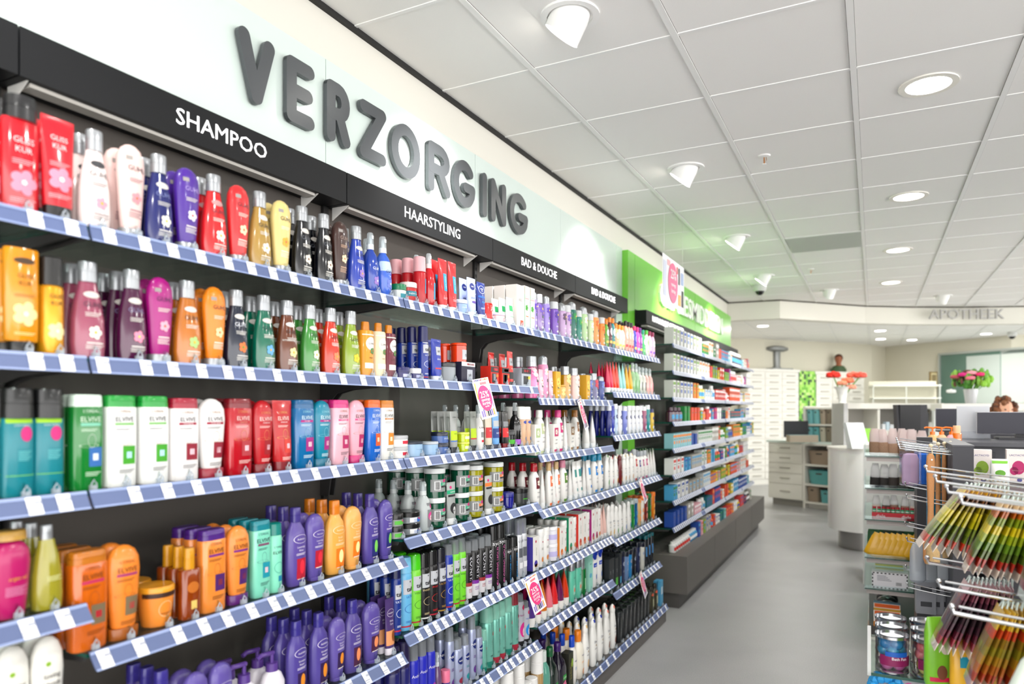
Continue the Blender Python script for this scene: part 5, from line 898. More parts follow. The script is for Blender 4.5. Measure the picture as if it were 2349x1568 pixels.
# ------------------------------------------------------------------ 25 % cards
def card(label, y, z, tilt, yaw=0, sc=1):
    t = thing('promotion_card', label, 'card', (.345, y, z), yaw, 'promotion cards hung on the price strips'); t.rotation_euler = (R(8), -tilt, yaw)
    b = MB(); w, h = .105*sc, .15*sc; b.box(0, .0008, -w/2, w/2, -h, 0, mat('f6f4f4', .5)); b.body = None
    def rc(u0, u1, v0, v1, c, e=.0012):
        s = len(b.v)
        for p, q in ((u0, v0), (u1, v0), (u1, v1), (u0, v1)): b.v.append((e, p*w, q*h))
        b.face(range(s, s+4), PR(c))
    rr = random.Random(5)
    for i in range(9): x0 = -.42+i*.095; rc(x0, x0+.07, -.06, -.02, rr.choice(['d8504a', 'e8c050', '4a5a9c', 'e8a0b0', '9a7ab8']))
    for i in range(7): x0 = -.42+i*.12; rc(x0, x0+.09, -.95, -.80+.05*rr.random(), rr.choice(['e8b868', '6ab8a8', '3a4a8c', '9a88c8', 'd0c0b0', '2a2a30']))
    rc(-.45, -.38, -.5, -.1, 'f0c860'); rc(.36, .45, -.75, -.3, 'b8a8d8'); rc(-.1, .3, -.16, -.1, 'e89098')
    s = len(b.v)
    for i in range(32): b.v.append((.0018, .40*w*cos(2*pi*i/32), -.5*h+.32*h*sin(2*pi*i/32)))
    b.face(range(s, s+32), PR('ec4f92'))
    def tx(st, v, hh, bold):
        vs, fs, wd = textgeo(st, bold); k = min(hh, .66*w/wd); s = len(b.v)
        for x_, y_ in vs: b.v.append((.0024, (x_-wd/2)*k, v*h+(y_-.36)*k))
        for f in fs: b.face([s+i for i in f], PR('fdf4f8'))
    tx('25%', -.40, .034*sc, .012); tx('openings', -.53, .016*sc, .01); tx('korting', -.62, .018*sc, .01); tx('op alles', -.70, .009*sc, .02)
    obj('printed_sheet', b, t, smooth=False)
card('white 25% card with pink oval on hairstyling bay second shelf strip', yat(1098, 1.30), 1.565, -R(-12), -R(6), 1)
card('white 25% card with pink oval low between hairstyling and bath bays', yat(1213, 1.30), .745, -R(-16), -R(6), 1)
card('pale 25% card seen edge-on, first bath bay second shelf strip', yat(1326, 1.30), 1.50, -R(-14), R(10), 1)
card('25% card on last bath bay, hanging from fourth shelf strip', yat(1466, 1.30), 1.02, -R(-14), R(6), 1)
card('25% card on last bath bay, hanging from sixth shelf strip', yat(1466, 1.30), .435, -R(-14), R(6), 1)
# hanging poster
t = thing('hanging_poster', 'large 25% poster hanging on two threads before green sign', 'poster', (.385, 4.66, 2.50))
b = MB(); N = 12
def PX(a): return 0
def prect(y0, y1, z0, z1, m, e):
    n = max(1, int((y1-y0)*14)); s = len(b.v)
    for i in range(n+1):
        yy = y0+(y1-y0)*i/n
        for z in (z0, z1): b.v.append((PX(yy/.6)+e, yy, z))
    for i in range(n): b.face((s+2*i, s+2*i+2, s+2*i+3, s+2*i+1), m)
prect(0, .6, -.33, 0, mat('e9e9ec', .5), 0); prect(0, .6, -.33, 0, mat('e9e9ec', .5), -.001)
for (a, c_, z0, z1, cc) in ((.02, .1, -.28, -.04, 'd4d8e8'), (.12, .2, -.06, -.02, 'f0b8c0'), (.42, .5, -.3, -.22, 'f2c070'), (.52, .58, -.3, -.18, '2e3440'), (.43, .47, -.15, -.03, '4a3a3c'), (.5, .58, -.14, -.05, 'b0c0e0'), (.38, .41, -.08, -.03, 'e0503c')): prect(a, c_, z0, z1, PR(cc), .002)
s = len(b.v)
for i in range(30):
    yy = .27+.13*cos(2*pi*i/30); b.v.append((PX(yy/.6)+.0035, yy, -.165+.14*sin(2*pi*i/30)))
b.face(range(s, s+30), PR('ee7aa2'))
for st, z, hh in (('25%', -.105, .09), ('openings', -.175, .036), ('korting', -.22, .04)):
    vs, fs, wd = textgeo(st, .02); s = len(b.v); k = min(hh, .2/wd)
    for x_, y_ in vs:
        yy = .27+(x_-wd/2)*k; b.v.append((PX(yy/.6)+.006, yy, z+(y_-.36)*k))
    for f in fs: b.face([s+i for i in f], PR('fbf0f4'))
obj('printed_sheet', b, t, smooth=False)
b = MB()
for yy in (.04, .56): b.tube([(PX(yy/.6), yy, 0), (0, yy, .35)], .0008, mat('d8d8d8', .4), 4)
obj('thread', b, t)
# ================================================================== PHARMACY BACKGROUND
WL = mat('e6e4dc', .4); GAP = mat('a39d8c', .7)
def frame_at(p, q):
    """origin p, local +y runs from p to q, +x faces the viewer"""
    d = (Vector(q)-Vector(p)); return math.atan2(d.y, d.x)-pi/2, d.length
def wxy(u, d): p = W3(u, 939, d); return (p.x, p.y)
def cabinet(p, q, h, cols, rows, label, depth=.2):
    rz, L = frame_at(p, q); t = thing('drawer_cabinet', label, 'cabinet', (p[0], p[1], 0), rz)
    b = MB(); b.box(-depth, -.012, 0, L, 0, h, WL); b.box(-depth, .01, -.03, L+.03, h, h+.05, WL); b.box(-depth, -.0125, 0, L, 0, .1, GAP); obj('body', b, t, smooth=False)
    dw, dh = L/cols, (h-.12)/rows
    for i in range(cols):
        for j in range(rows):
            b = MB(); y0 = i*dw+.006; z0 = .11+j*dh+.005; b.box(-.012, .006, y0, y0+dw-.012, z0, z0+dh-.01, WL)
            o = obj('drawer', b, t, smooth=False)
            b = MB(); b.box(.006, .022, y0+dw*.25, y0+dw*.75, z0+dh*.38, z0+dh*.52, mat('b0aca0', .4)); obj('handle', b, o, smooth=False)
    return t
cabinet(wxy(1715, 13.55), wxy(1832, 14.03), 2.19, 3, 16, 'tall white drawer cabinet left of the green mosaic strip')
cabinet(wxy(1872, 14.2), wxy(1982, 14.65), 2.17, 3, 15, 'tall white drawer cabinet right of the green mosaic strip')
p, q = wxy(1834, 14.05), wxy(1871, 14.2); rz, L = frame_at(p, q)
MT = bpy.data.materials.new('green_mosaic'); MT.use_nodes = True; nt = MT.node_tree; pb = nt.nodes['Principled BSDF']
tc = nt.nodes.new('ShaderNodeTexCoord'); sp = nt.nodes.new('ShaderNodeVectorMath'); sp.operation = 'SCALE'; sp.inputs[3].default_value = 19
fl = nt.nodes.new('ShaderNodeVectorMath'); fl.operation = 'FLOOR'; wn = nt.nodes.new('ShaderNodeTexWhiteNoise'); rp = nt.nodes.new('ShaderNodeValToRGB'); rp.color_ramp.interpolation = 'CONSTANT'
el = rp.color_ramp.elements; el[0].position = 0; el[0].color = (*srgb('2f4a34'), 1); el[1].position = .22; el[1].color = (*srgb('6fb43c'), 1)
for po, cc in ((.55, 'a4d860'), (.85, 'c4e88c')): e_ = el.new(po); e_.color = (*srgb(cc), 1)
nt.links.new(tc.outputs['Object'], sp.inputs[0]); nt.links.new(sp.outputs[0], fl.inputs[0]); nt.links.new(fl.outputs[0], wn.inputs['Vector']); nt.links.new(wn.outputs['Value'], rp.inputs[0]); nt.links.new(rp.outputs[0], pb.inputs['Base Color'])
b = MB(); b.box(-.12, .004, 0, L, 0, 2.22, MT); tag(obj('mosaic_pillar', b, None, (p[0], p[1], 0), (0, 0, rz), smooth=False), 'green mosaic tiled strip between the white drawer cabinets', 'pillar')
# apparatus and bust on the cabinets
x, y = wxy(1782, 14.05); t = thing('parcel_scale', 'old grey metal apparatus on top of left drawer cabinet', 'apparatus', (x-.02, y+.12, 2.24), R(-40))
GM = mat('8b8d8c', .4, .5); b = MB(); b.box(-.18, .18, -.26, .26, 0, .03, GM); obj('foot', b, t, smooth=False)
b = MB(); b.loft([(.03, .11, .06), (.08, .07, .05), (.36, .08, .05), (.38, .1, .06)], GM, 3); obj('column', b, t)
b = MB(); b.loft([(.37, .14, .09), (.4, .26, .12), (.45, .25, .12), (.48, .12, .08)], GM, 3); obj('head', b, t)
x, y = wxy(1923, 14.5); t = thing('portrait_bust', 'small painted bust with brown hair on right cabinet', 'statue', (x, y+.12, 2.22), R(-70))
b = MB(); b.loft([(0, .14, .09), (.06, .15, .1), (.12, .09, .07), (.16, .045, .045), (.2, .05, .05), (.25, .07, .075), (.31, .065, .075), (.35, .03, .03)], mat('9a5a3c', .5), 2, 18); obj('head', b, t)
b = MB(); b.loft([(-.002, .15, .1), (.06, .155, .105), (.13, .1, .078)], mat('3a5230', .6), 2, 18); obj('garment', b, t)
b = MB(); b.ball((-.02, .01, .3), .085, mat('4a2412', .7), 14, 10, (1, .95, .95)); obj('hair', b, t)
# low counter with drawers and open baskets
p, q = wxy(1762, 10.9), wxy(1842, 10.45); r_ = wxy(1912, 10.05); rz, L = frame_at(p, q)
t = thing('drawer_counter', 'low white counter with large drawers left of basket shelves', 'cabinet', (p[0], p[1], 0), rz)
b = MB(); b.box(-.55, -.012, 0, L, .1, .95, WL); b.box(-.55, .02, -.02, L, .95, .985, mat('dfeee8', .15)); b.box(-.5, -.05, .05, L, 0, .1, mat('8d8a84', .5)); obj('body', b, t, smooth=False)
for k, (z0, z1) in enumerate([(.11, .33), (.34, .49), (.50, .64), (.65, .79), (.80, .94)]):
    b = MB(); b.box(-.012, .006, .01, L-.01, z0, z1, WL); o = obj('drawer', b, t, smooth=False)
    b = MB(); b.box(.006, .02, L*.36, L*.64, (z0+z1)/2-.005, (z0+z1)/2+.008, mat('a9a59a', .4)); obj('handle', b, o, smooth=False)
rz2, L2 = frame_at(q, r_); t = thing('basket_shelf', 'white open shelving holding beige and turquoise baskets', 'shelf', (q[0], q[1], 0), rz2)
b = MB(); b.box(-.5, -.48, 0, L2, 0, .95, mat('a89c8c', .7))
for y0 in (0, L2-.03): b.box(-.5, 0, y0, y0+.03, 0, 1.5 if y0 else .95, WL)
b.box(-.5, 0, 0, .03, .985, 1.5, WL)
for z in (.1, .36, .65, .95, 1.24, 1.48): b.box(-.5, 0, .03, L2-.03, z-.025, z, WL)
b.box(-.5, -.1, 0, L2, 0, .08, WL); b.box(-.5, .0, 0, L2, .95, .985, mat('dfeee8', .15)); b.box(-.5, -.48, 0, L2, .985, 1.48, WL)
obj('carcass', b, t, smooth=False)
def basket(par, y0, w, z, h, c, lab):
    mx = Matrix.Translation((q[0], q[1], 0)) @ Matrix.Rotation(rz2, 4, 'Z'); pt = mx @ Vector((-.17, y0+w/2, z))
    b = MB(); m = mat(c, .6); b.loft([(0, w*.42, .13), (.01, w*.43, .135), (h*.96, w*.49, .15), (h, w*.5, .155), (h, w*.45, .14), (.02, w*.4, .12)], m, 5, 24)
    o = obj('storage_basket', b, None, tuple(pt), (0, 0, rz2)); tag(o, lab, 'basket', None)
    b = MB(); b.loft([(h*.72, w*.12, .004), (h*.82, w*.12, .004)], mat('4a4440', .8), 3, 14, (.148, 0, 0)); obj('handle_hole', b, o)
W4 = L2-.08
basket(0, .04, W4, .652, .2, '9c8a78', 'wide beige basket, highest compartment under the counter top')
basket(0, .04, W4, .362, .2, '5fa8a8', 'wide turquoise basket in the middle open compartment')
basket(0, .03, W4*.5, .102, .22, '9c8a78', 'beige basket in the lowest compartment')
basket(0, .04+W4*.5, W4*.5, .102, .18, '6ab4b8', 'turquoise basket with slot in the lowest compartment')
for i, (c, lab) in enumerate([('7fc4c8', 'first turquoise bin on the top rack'), ('7fc4c8', 'second turquoise bin on the top rack'), ('b0a290', 'light beige bin on the top rack'), ('8c7f6e', 'dark beige bin on the top rack')]):
    basket(0, .035+i*W4/4, W4/4, 1.241, .22, c, lab)
for i, (c, lab) in enumerate([('7fc4c8', 'left turquoise bin standing on counter rack'), ('6ab4b8', 'second turquoise bin standing on counter rack'), ('c8c4b2', 'cream bin standing on counter rack'), ('8c8270', 'dark beige bin standing on counter rack')]):
    basket(0, .035+i*W4/4, W4/4, .987, .21, c, lab)
x, y = wxy(1826, 10.35); b = MB(); b.box(-.01, .01, -.17, .17, .06, .3, mat('2c2e33', .4)); b.box(-.05, .05, -.06, .06, 0, .06, mat('2c2e33', .4)); tag(obj('small_monitor', b, None, (x, y, .986), (0, 0, R(-75)), smooth=False), 'small dark monitor on the low white counter', 'monitor')
x, y = wxy(1840, 10.15); b = MB(); b.box(-.08, .08, -.2, .2, 0, .1, mat('b4a896', .6), {'+z': mat('9ad0d4', .6)}); tag(obj('counter_box', b, None, (x, y, .986), (0, 0, R(-65)), smooth=False), 'beige box with turquoise top on the low counter', 'box')
# curved service counter
cx, cy = wxy(1985, 7.45)
t = thing('service_counter', 'white rounded service counter end on a steel foot', 'counter', (cx, cy, 0))
b = MB(); b.loft([(.2, .36, .36), (1.03, .36, .36)], mat('f0f0ec', .3, coat=.3), 2, 40); b.box(0, 1.0, -.36, .36, .2, 1.03, mat('f0f0ec', .3)); b.loft([(1.03, .37, .37), (1.055, .37, .37)], WL, 2, 40); b.box(0, 1.0, -.37, .37, 1.03, 1.055, WL); obj('body', b, t)
b = MB(); b.loft([(0, .26, .26), (.2, .26, .26)], mat('a8a6a2', .25, .85), 2, 36); obj('steel_foot', b, t)
x, y = wxy(1950, 7.2); t = thing('leaflet_holder', 'white leaflet holder with green folders on the curved counter', 'holder', (x+.05, y+.05, 1.056), R(-60))
b = MB(); b.prism([(0, 0), (.1, 0), (-.02, .26), (-.08, .26)], 'y', -.09, .09, mat('e9ecf0', .3)); obj('holder', b, t, smooth=False)
b = MB(); b.prism([(-.02, 0), (.04, 0), (-.04, .2), (-.09, .2)], 'y', .1, .2, mat('86c83c', .4)); obj('green_leaflet', b, t, smooth=False)
# white shelves behind the counter
x0, y0 = wxy(1942, 8.9); x1, y1 = wxy(2165, 8.9); rz, L = frame_at((x0, y0), (x1, y1))
t = thing('white_back_shelf', 'low white display shelving behind the service counter', 'shelf', (x0, y0, 0), rz)
b = MB(); b.box(-.4, -.38, 0, L, 0, 1.46, mat('b9b6b0', .6)); b.box(-.4, .0, 0, L, 1.46, 1.53, WL); b.box(-.4, .02, 0, L, 1.12, 1.19, WL); b.box(-.4, 0, 0, L, .7, .75, WL)
for k in range(4): b.box(-.4, -.02, k*L/3.05, k*L/3.05+.03, 0, 1.46, WL)
b.box(-.3, .03, -.05, 0, 0, 1.53, mat('c4c4c4', .5)); obj('carcass', b, t, smooth=False)
rr = random.Random(4)
for k in range(14):
    pt = Matrix.Translation((x0, y0, 0)) @ Matrix.Rotation(rz, 4, 'Z') @ Vector((-.12, L*.42+k*.05, 1.191)); h = rr.uniform(.06, .12)
    b = MB(); b.box(-.04, .04, -.02, .02, 0, h, mat(rr.choice(['e8ecf0', 'd8e4f0', 'f0f0ee', 'c8dce8']), .5)); tag(obj('white_carton', b, None, tuple(pt), (0, 0, rz), smooth=False), 'small white carton, %s along the shelf behind counter' % ORD[k], 'box', 'cartons behind the counter')
# bouquet 1
def petals(b, c, r, m, n=6, k=2):
    for j in range(k):
        for i in range(n):
            a = 2*pi*i/n+j*.5; b.ball((c[0]+r*.55*cos(a), c[1]+r*.55*sin(a), c[2]+r*.25*j), r*.5, m, 8, 5, (1, 1, .6))
    b.ball((c[0], c[1], c[2]+.2*r), r*.5, m, 8, 5)
x, y = wxy(1932, 8.75); t = thing('flower_vase', 'white flared vase with red and peach amaryllis', 'vase', (x, y, 1.532))
b = MB(); b.loft([(0, .045, .045), (.04, .04, .04), (.16, .07, .07), (.2, .1, .1), (.19, .09, .09)], mat('f4f3f0', .25), 2, 24); obj('vase', b, t)
x2, y2 = x, y; t2 = thing('amaryllis_bouquet', 'red and peach amaryllis flowers in the flared white vase', 'flowers', (x, y, 1.6))
b = MB(); FP_ = [((-.10, -.02, .27), 'e02818', .085), ((.06, .0, .2), 'f0805c', .075), ((.12, .05, .27), 'f47a64', .075), ((.2, -.02, .26), 'f05a48', .075), ((.0, -.05, .17), 'f09a78', .06), ((.1, 0, .12), 'f4a488', .06)]
for c, _, r in FP_: b.tube([(0, 0, -.03), (c[0]*.5, c[1]*.5, c[2]*.5), c], .008, mat('7aa84a', .5), 6)
obj('stems', b, t2)
for c, cc, r in FP_: b = MB(); petals(b, c, r, mat(cc, .5)); obj('flower', b, t2)
# green glass partition on far wall
p, q = (2.86, 16.9), (3.98, 15.98); rz, L = frame_at(p, q)
b = MB(); AL = mat('b8beba', .3, .6)
b.box(0, .05, -.02, .02, 0, 2.6, AL); b.box(0, .05, 0, L+2.2, 2.56, 2.6, AL); b.box(0, .05, 0, L+2.2, 1.53, 1.57, AL)
b.box(0, .02, .02, .55, 0, 2.56, mat('5b766a', .15)); b.box(0, .02, .55, 1.2, 0, 2.5, mat('bcc6c0', .15)); b.box(0, .02, .55, L+2.2, 2.5, 2.56, mat('5b766a', .2)); b.box(0, .025, 1.2, 1.215, 0, 2.56, mat('8aa098', .2)); b.box(0, .02, 1.215, L+2.2, 0, 2.56, mat('ccd4ce', .15))
struct('window_1', b, False, (p[0], p[1], 0), (0, 0, rz))
x0_, y0_ = wxy(2120, 14.0); x1_, y1_ = wxy(2500, 9.5)
# low wall / ledge
xa, ya = wxy(2160, 8.3); xb, yb = wxy(2600, 8.0); rz, L = frame_at((xa, ya), (xb, yb))
b = MB(); b.box(-.3, 0, 0, L, 1.44, 1.52, WL); b.box(-.26, -.2, 0, L, 0, 1.44, mat('dfe4e0', .3)); tag(obj('counter_ledge', b, None, (xa, ya, 0), (0, 0, rz), smooth=False), 'long white ledge carrying the pink flower vase', 'ledge')
x, y = wxy(2228, 8.25); t = thing('grey_flower_vase', 'tall pale grey vase on the white ledge', 'vase', (x, y+.05, 1.521))
b = MB(); b.loft([(0, .05, .05), (.01, .055, .055), (.17, .075, .075), (.165, .068, .068)], mat('c9cacc', .3, .2), 2, 24); obj('vase', b, t)
t2 = thing('mixed_bouquet', 'pink gerbera bouquet with green foliage in grey vase', 'flowers', (x, y+.05, 1.6))
rr = random.Random(8); b = MB()
for i in range(150):
    a = rr.uniform(0, 2*pi); r = rr.uniform(.02, .2); z = .13+rr.uniform(-.05, .13)*(1-r*1.5)+.05; c = (r*cos(a), r*sin(a)*.8, z)
    cc = rr.choice(['4a8a2c', '3a6a24', '6aa83c', '6a3a34', '86b84a'] if c[0] < .07 else ['8ac23c', 'a8c84c', '6aa83c'])
    b.ball(c, rr.uniform(.015, .035), mat(cc, .6), 6, 4, (rr.uniform(.5, 1.2), rr.uniform(.5, 1), rr.uniform(.8, 1.8)))
    if i % 6 == 0: b.tube([(0, 0, -.02), (c[0]*.5, c[1]*.5, z*.6), c], .005, mat('5a9a34', .5), 5)
tag(obj('foliage', b, t2), kind='stuff')
for c, cc in (((-.09, -.12, .25), 'd81c80'), ((-.02, -.14, .21), 'f07a90'), ((.085, -.1, .25), 'f02a78'), ((-.16, -.06, .23), 'b8505c'), ((.0, -.1, .27), 'f0a0b0'), ((-.2, -.05, .06), 'eef0ee')): b = MB(); petals(b, c, .05, mat(cc, .5), 9); obj('flower', b, t2)
# picture
x, y = wxy(2139, 14.4); b = MB(); FRM = mat('8a7348', .5); b.box(0, .03, -.1, .1, 0, .34, FRM); b.box(.03, .033, -.075, .075, .03, .31, mat('d8cba0', .6)); b.box(.033, .035, -.06, .06, .1, .28, mat('8a7a58', .7)); b.box(.033, .036, -.055, .055, .035, .085, mat('e8e0c8', .6))
tag(obj('framed_plaque', b, None, (x, y, 1.88), (0, 0, R(-42)), smooth=False), 'small framed brown plaque left of the dark green window', 'picture')
xa, ya = wxy(2003, 13.6); xb, yb = wxy(2160, 13.4); rz, L = frame_at((xa, ya), (xb, yb))
b = MB()
for z in (1.66, 1.9): b.box(-.22, 0, 0, L, z, z+.016, mat('d8dcd4', .3))
for k in range(3): b.box(-.02, -.01, k*L/2.05, k*L/2.05+.012, 1.3, 1.93, mat('ccd0c8', .3))
b.box(-.26, -.24, 0, L, 1.2, 2.0, mat('c4c0ae', .7)); tag(obj('wall_shelf', b, None, (xa, ya, 0), (0, 0, rz), smooth=False), 'pale empty glass wall shelves on the far wall', 'shelf')

# ------------------------------------------------------------------ cash desk, monitors, person
DK = mat('3a3a40', .45); DK2 = mat('2b2b30', .4)
t = thing('cash_desk', 'long dark grey cash desk front at the right edge', 'desk', (2.07, 4.26, 0))
b = MB(); b.box(0, 2.6, 0, .5, 0, 1.265, DK); obj('front', b, t, smooth=False)
b = MB(); b.box(-.02, 2.6, -.02, .5, 1.265, 1.285, mat('4a4a50', .35)); obj('top_rim', b, t, smooth=False)
b = MB(); b.box(.0, 2.6, -1.0, 0, 0, 1.135, DK2); obj('lower_ledge', b, t, smooth=False)
def monitor(x, y, z, w, h, lab, rz=0, st=.08):
    t = thing('desk_monitor', lab, 'monitor', (x, y, z), rz, 'monitors seen from behind')
    b = MB(); b.box(-w/2, w/2, -.015, .015, st, st+h, mat('34343e', .5)); obj('screen_back', b, t, smooth=False)
    b = MB(); b.box(-w/2-.003, w/2+.003, .0, .017, st-.003, st+h+.003, mat('c9c8cc', .4)); obj('bezel', b, t, smooth=False)
    b = MB(); b.box(-.03, .03, 0, .03, 0, st+.05, DK2); b.box(-.12, .12, -.08, .08, 0, .012, DK2); obj('stand', b, t, smooth=False)
p = W3(2345, 975, 3.9); monitor(p.x, p.y, 1.286, .42, .118, 'dark monitor back, closest, cut by right edge', R(2), .03)
p = W3(2192, 975, 5.2); monitor(p.x, p.y+.0, 1.286, .25, .15, 'dark monitor back left of the acrylic sign holder', R(2), .02)
b = MB(); b.box(-1.2, 1.6, -.3, .3, 0, 1.285, DK); tag(obj('rear_desk', b, None, (3.3, 6.1, 0), smooth=False), 'dark rear desk block behind the monitors', 'desk')
p = W3(2088, 970, 5.9); t = thing('pos_terminal', 'black till screen on a stand seen from its side', 'monitor', (p.x, p.y, 1.16), R(20))
b = MB(); b.prism([(-.06, .0), (.0, .0), (.045, .33), (-.03, .33)], 'y', -.12, .12, DK2); b.v = [(v[1], v[0], v[2]) for v in b.v]; b.box(-.1, .06, -.05, .03, .02, .33, mat('232326', .4)); obj('screen', b, t, smooth=False)
b = MB(); b.box(.06, .13, -.03, .05, .1, .26, mat('2f2f33', .4)); b.box(.07, .1, 0, .03, 0, .1, DK2); obj('customer_display', b, t, smooth=False)
b = MB(); b.box(-.16, .1, -.1, .12, 0, .02, DK2); obj('foot', b, t, smooth=False)
b = MB(); b.box(-.5, .3, -.3, .3, 0, 1.158, mat('e8e8e4', .4)); tag(obj('till_counter', b, None, (p.x+.15, p.y+.1, 0), smooth=False), 'white till counter block below the black till', 'counter')
p = W3(2238, 1005, 3.95); t = thing('sign_holder', 'empty clear acrylic sign holder standing on the desk', 'sign holder', (p.x, p.y+.12, 1.286), R(3))
b = MB(); b.box(-.08, .08, -.004, .004, .0, .185, clear('e4e6ea', .5, 'acr')); b.box(-.078, .078, -.0015, .0015, .004, .18, mat('cfd0d4', .4)); obj('panel', b, t, smooth=False)
b = MB(); b.box(-.08, .08, -.05, .04, 0, .004, clear('e4e6ea', .3, 'acr2')); b.box(-.08, .08, -.03, -.027, .0, .04, clear('e4e6ea', .3, 'acr2')); obj('foot', b, t, smooth=False)
# orange pump bottles on a shelf block
b = MB(); b.box(-.12, .22, -.14, .14, 0, 1.235, DK2); p = W3(2160, 1025, 3.75); tag(obj('display_plinth', b, None, (p.x, p.y, 0), smooth=False), 'dark display block carrying orange pump bottles', 'plinth')
b = MB(); b.box(-.035, .035, -.035, .035, 0, .07, DK2); tag(obj('black_box', b, None, (p.x-.085, p.y-.1, 1.236), smooth=False), 'small black box left of the orange pump bottles', 'box')
for i, u in enumerate((2139, 2160, 2183)):
    pp = W3(u, 1025, 3.72); kd('opb%d' % i, 'o', 'bottle', pump, .055, c=['e8c48c', 'e8c8a0', 'f0c0c8'][i], cap='f28a1c', pr=[('E', 0, .3, .36, .12, 'f4efe6'), ('T', 'Love', 0, .3, .07, '5a4a3a'), ('F', .3, .18, .2, ['e8b020', '7a3020', '8a4a90'][i], 'f0e0c0')])
    t = thing('pump_bottle', ['amber', 'brown-labelled', 'pink-labelled'][i]+' pump bottle with orange pump on the desk', 'bottle', (pp.x, pp.y, 1.236), R(-90), 'orange topped pump bottles')
    for n_, m_ in pump(.055, .125, **K['opb%d' % i]['kw']): obj(n_, m_, t)
pp = W3(2205, 1025, 3.7); t = thing('orange_bottle', 'transparent orange bottle with pale cap beside pump bottles', 'bottle', (pp.x-.02, pp.y, 1.236), R(-90))
for n_, m_ in bottle(.045, .13, 'f08a10', cap='f4c8a0', ch=.3, cw=.8, sh='cyl', d=.9, pr=[('R', 0, .45, .8, .04, 'f8e8d0'), ('E', .3, .2, .3, .1, 'f4e0c0')]): obj(n_, m_, t)
# intimate care cartons and wipes on the lower ledge
for i, (u, cc, tcx, lab) in enumerate(((2254, '9ab83c', 'ACTAC', 'pale carton lettered LACTACYD with green leaf'), (2338, 'c8307c', '', 'pale carton lettered LACTACYD with magenta leaf'))):
    pp = W3(u, 1080, 2.95); b = MB(); w_, h_ = .075, .145; b.box(-.025, .025, -w_/2, w_/2, 0, h_, mat('e6dcd8', .4), {'+z': mat('f0ece8', .4)}); b.body = ([(0, w_/2*1.05, .025), (h_, w_/2*1.05, .025)], 40)
    deco(b, w_, h_, [('T', 'LACTACYD', 0, .84, .075, '5a5aa0'), ('E', .1, .48, .3, .2, cc), ('E', -.3, .38, .2, .12, cc), ('L', 0, .4, .5, 2, 'f0e8d8'), ('E', .2, .12, .12, .06, '6a6aa8')])
    tag(obj('soap_carton', b, None, (pp.x, pp.y+.06, 1.136), (0, 0, R(-92)), smooth=False), lab, 'box', 'leaf print cartons')
pp = W3(2293, 1080, 2.9); b = MB(); b.loft([(0, .03, .02), (.02, .034, .026), (.08, .032, .022), (.105, .03, .003), (.112, .03, .002)], mat('f0f0ea', .4), 2.6, 20, body=True); deco(b, .06, .11, [('R', 0, .9, .9, .1, '8ac84a'), ('E', 0, .5, .3, .12, '7ab83c')])
tag(obj('wipes_pack', b, None, (pp.x, pp.y, 1.136), (0, 0, R(-90))), 'white green wipes pack between the two pale cartons', 'pack')
# person
pp = W3(2304, 930, 7.45); t = thing('person', 'person with curly brown hair standing behind the cash desk', 'person', (pp.x, pp.y, 0), R(-72)); t.scale = (.968, .968, .968)
SKIN = mat('e0a98c', .5); b = MB()
b.loft([(.0, .09, .07), (.08, .08, .06), (.45, .13, .10), (.82, .17, .12), (.98, .14, .10), (1.15, .17, .11), (1.26, .19, .10), (1.31, .10, .07), (1.34, .052, .052), (1.385, .05, .052), (1.40, .055, .07), (1.43, .068, .088), (1.47, .074, .098), (1.52, .074, .1), (1.57, .06, .085), (1.6, .03, .04)], SKIN, 2, 28)
for s in (-1, 1): b.tube([(0, s*.17, 1.24), (.02, s*.23, 1.05), (.06, s*.24, .9), (.2, s*.18, .95), (.28, s*.14, 1.0)], .036, SKIN, 12)
body = obj('body', b, t)
b = MB(); b.loft([(.45, .15, .12), (.82, .185, .135), (.98, .155, .115), (1.15, .185, .125), (1.26, .205, .115), (1.31, .12, .085), (1.325, .07, .065)], mat('f0f0f0', .7), 2, 24)
for s in (-1, 1): b.tube([(0, s*.17, 1.26), (.0, s*.22, 1.12), (.02, s*.245, 1.02)], .055, mat('f0f0f0', .7), 12)
obj('white_coat', b, t)
rr = random.Random(2); b = MB(); HR = mat('4f2f1c', .6); HR2 = mat('7a4a2a', .6)
for i in range(190):
    a = rr.uniform(R(50), R(310)); z = rr.uniform(-.12, .12); r = .10*math.sqrt(max(.05, 1-(z/.14)**2))*rr.uniform(.85, 1.12)
    if z > .055: a = rr.uniform(0, 2*pi); r *= rr.uniform(.3, 1)
    b.ball((r*1.08*cos(a)-.01, r*.95*sin(a), 1.505+z), rr.uniform(.016, .03), HR if rr.random() < .6 else HR2, 7, 5, (1, 1, rr.uniform(.8, 1.6)))
b.ball((-.025, 0, 1.52), .098, HR, 16, 10, (.95, .9, 1)); obj('hair', b, t)
b = MB(); b.ball((.098, 0, 1.475), .014, SKIN, 8, 6, (1, .8, 1.5)); obj('nose', b, t)
for s in (-1, 1):
    b = MB(); b.ball((.088, s*.03, 1.498), .011, mat('2a1c18', .3), 8, 6, (.6, 1.3, .7)); obj('eye', b, t)
    b = MB(); b.ball((0, s*.076, 1.48), .018, SKIN, 8, 6, (.7, .4, 1.4)); obj('ear', b, t)
b = MB(); b.ball((.092, 0, 1.44), .014, mat('b8604f', .4), 8, 6, (.6, 1.5, .5)); obj('mouth', b, t)

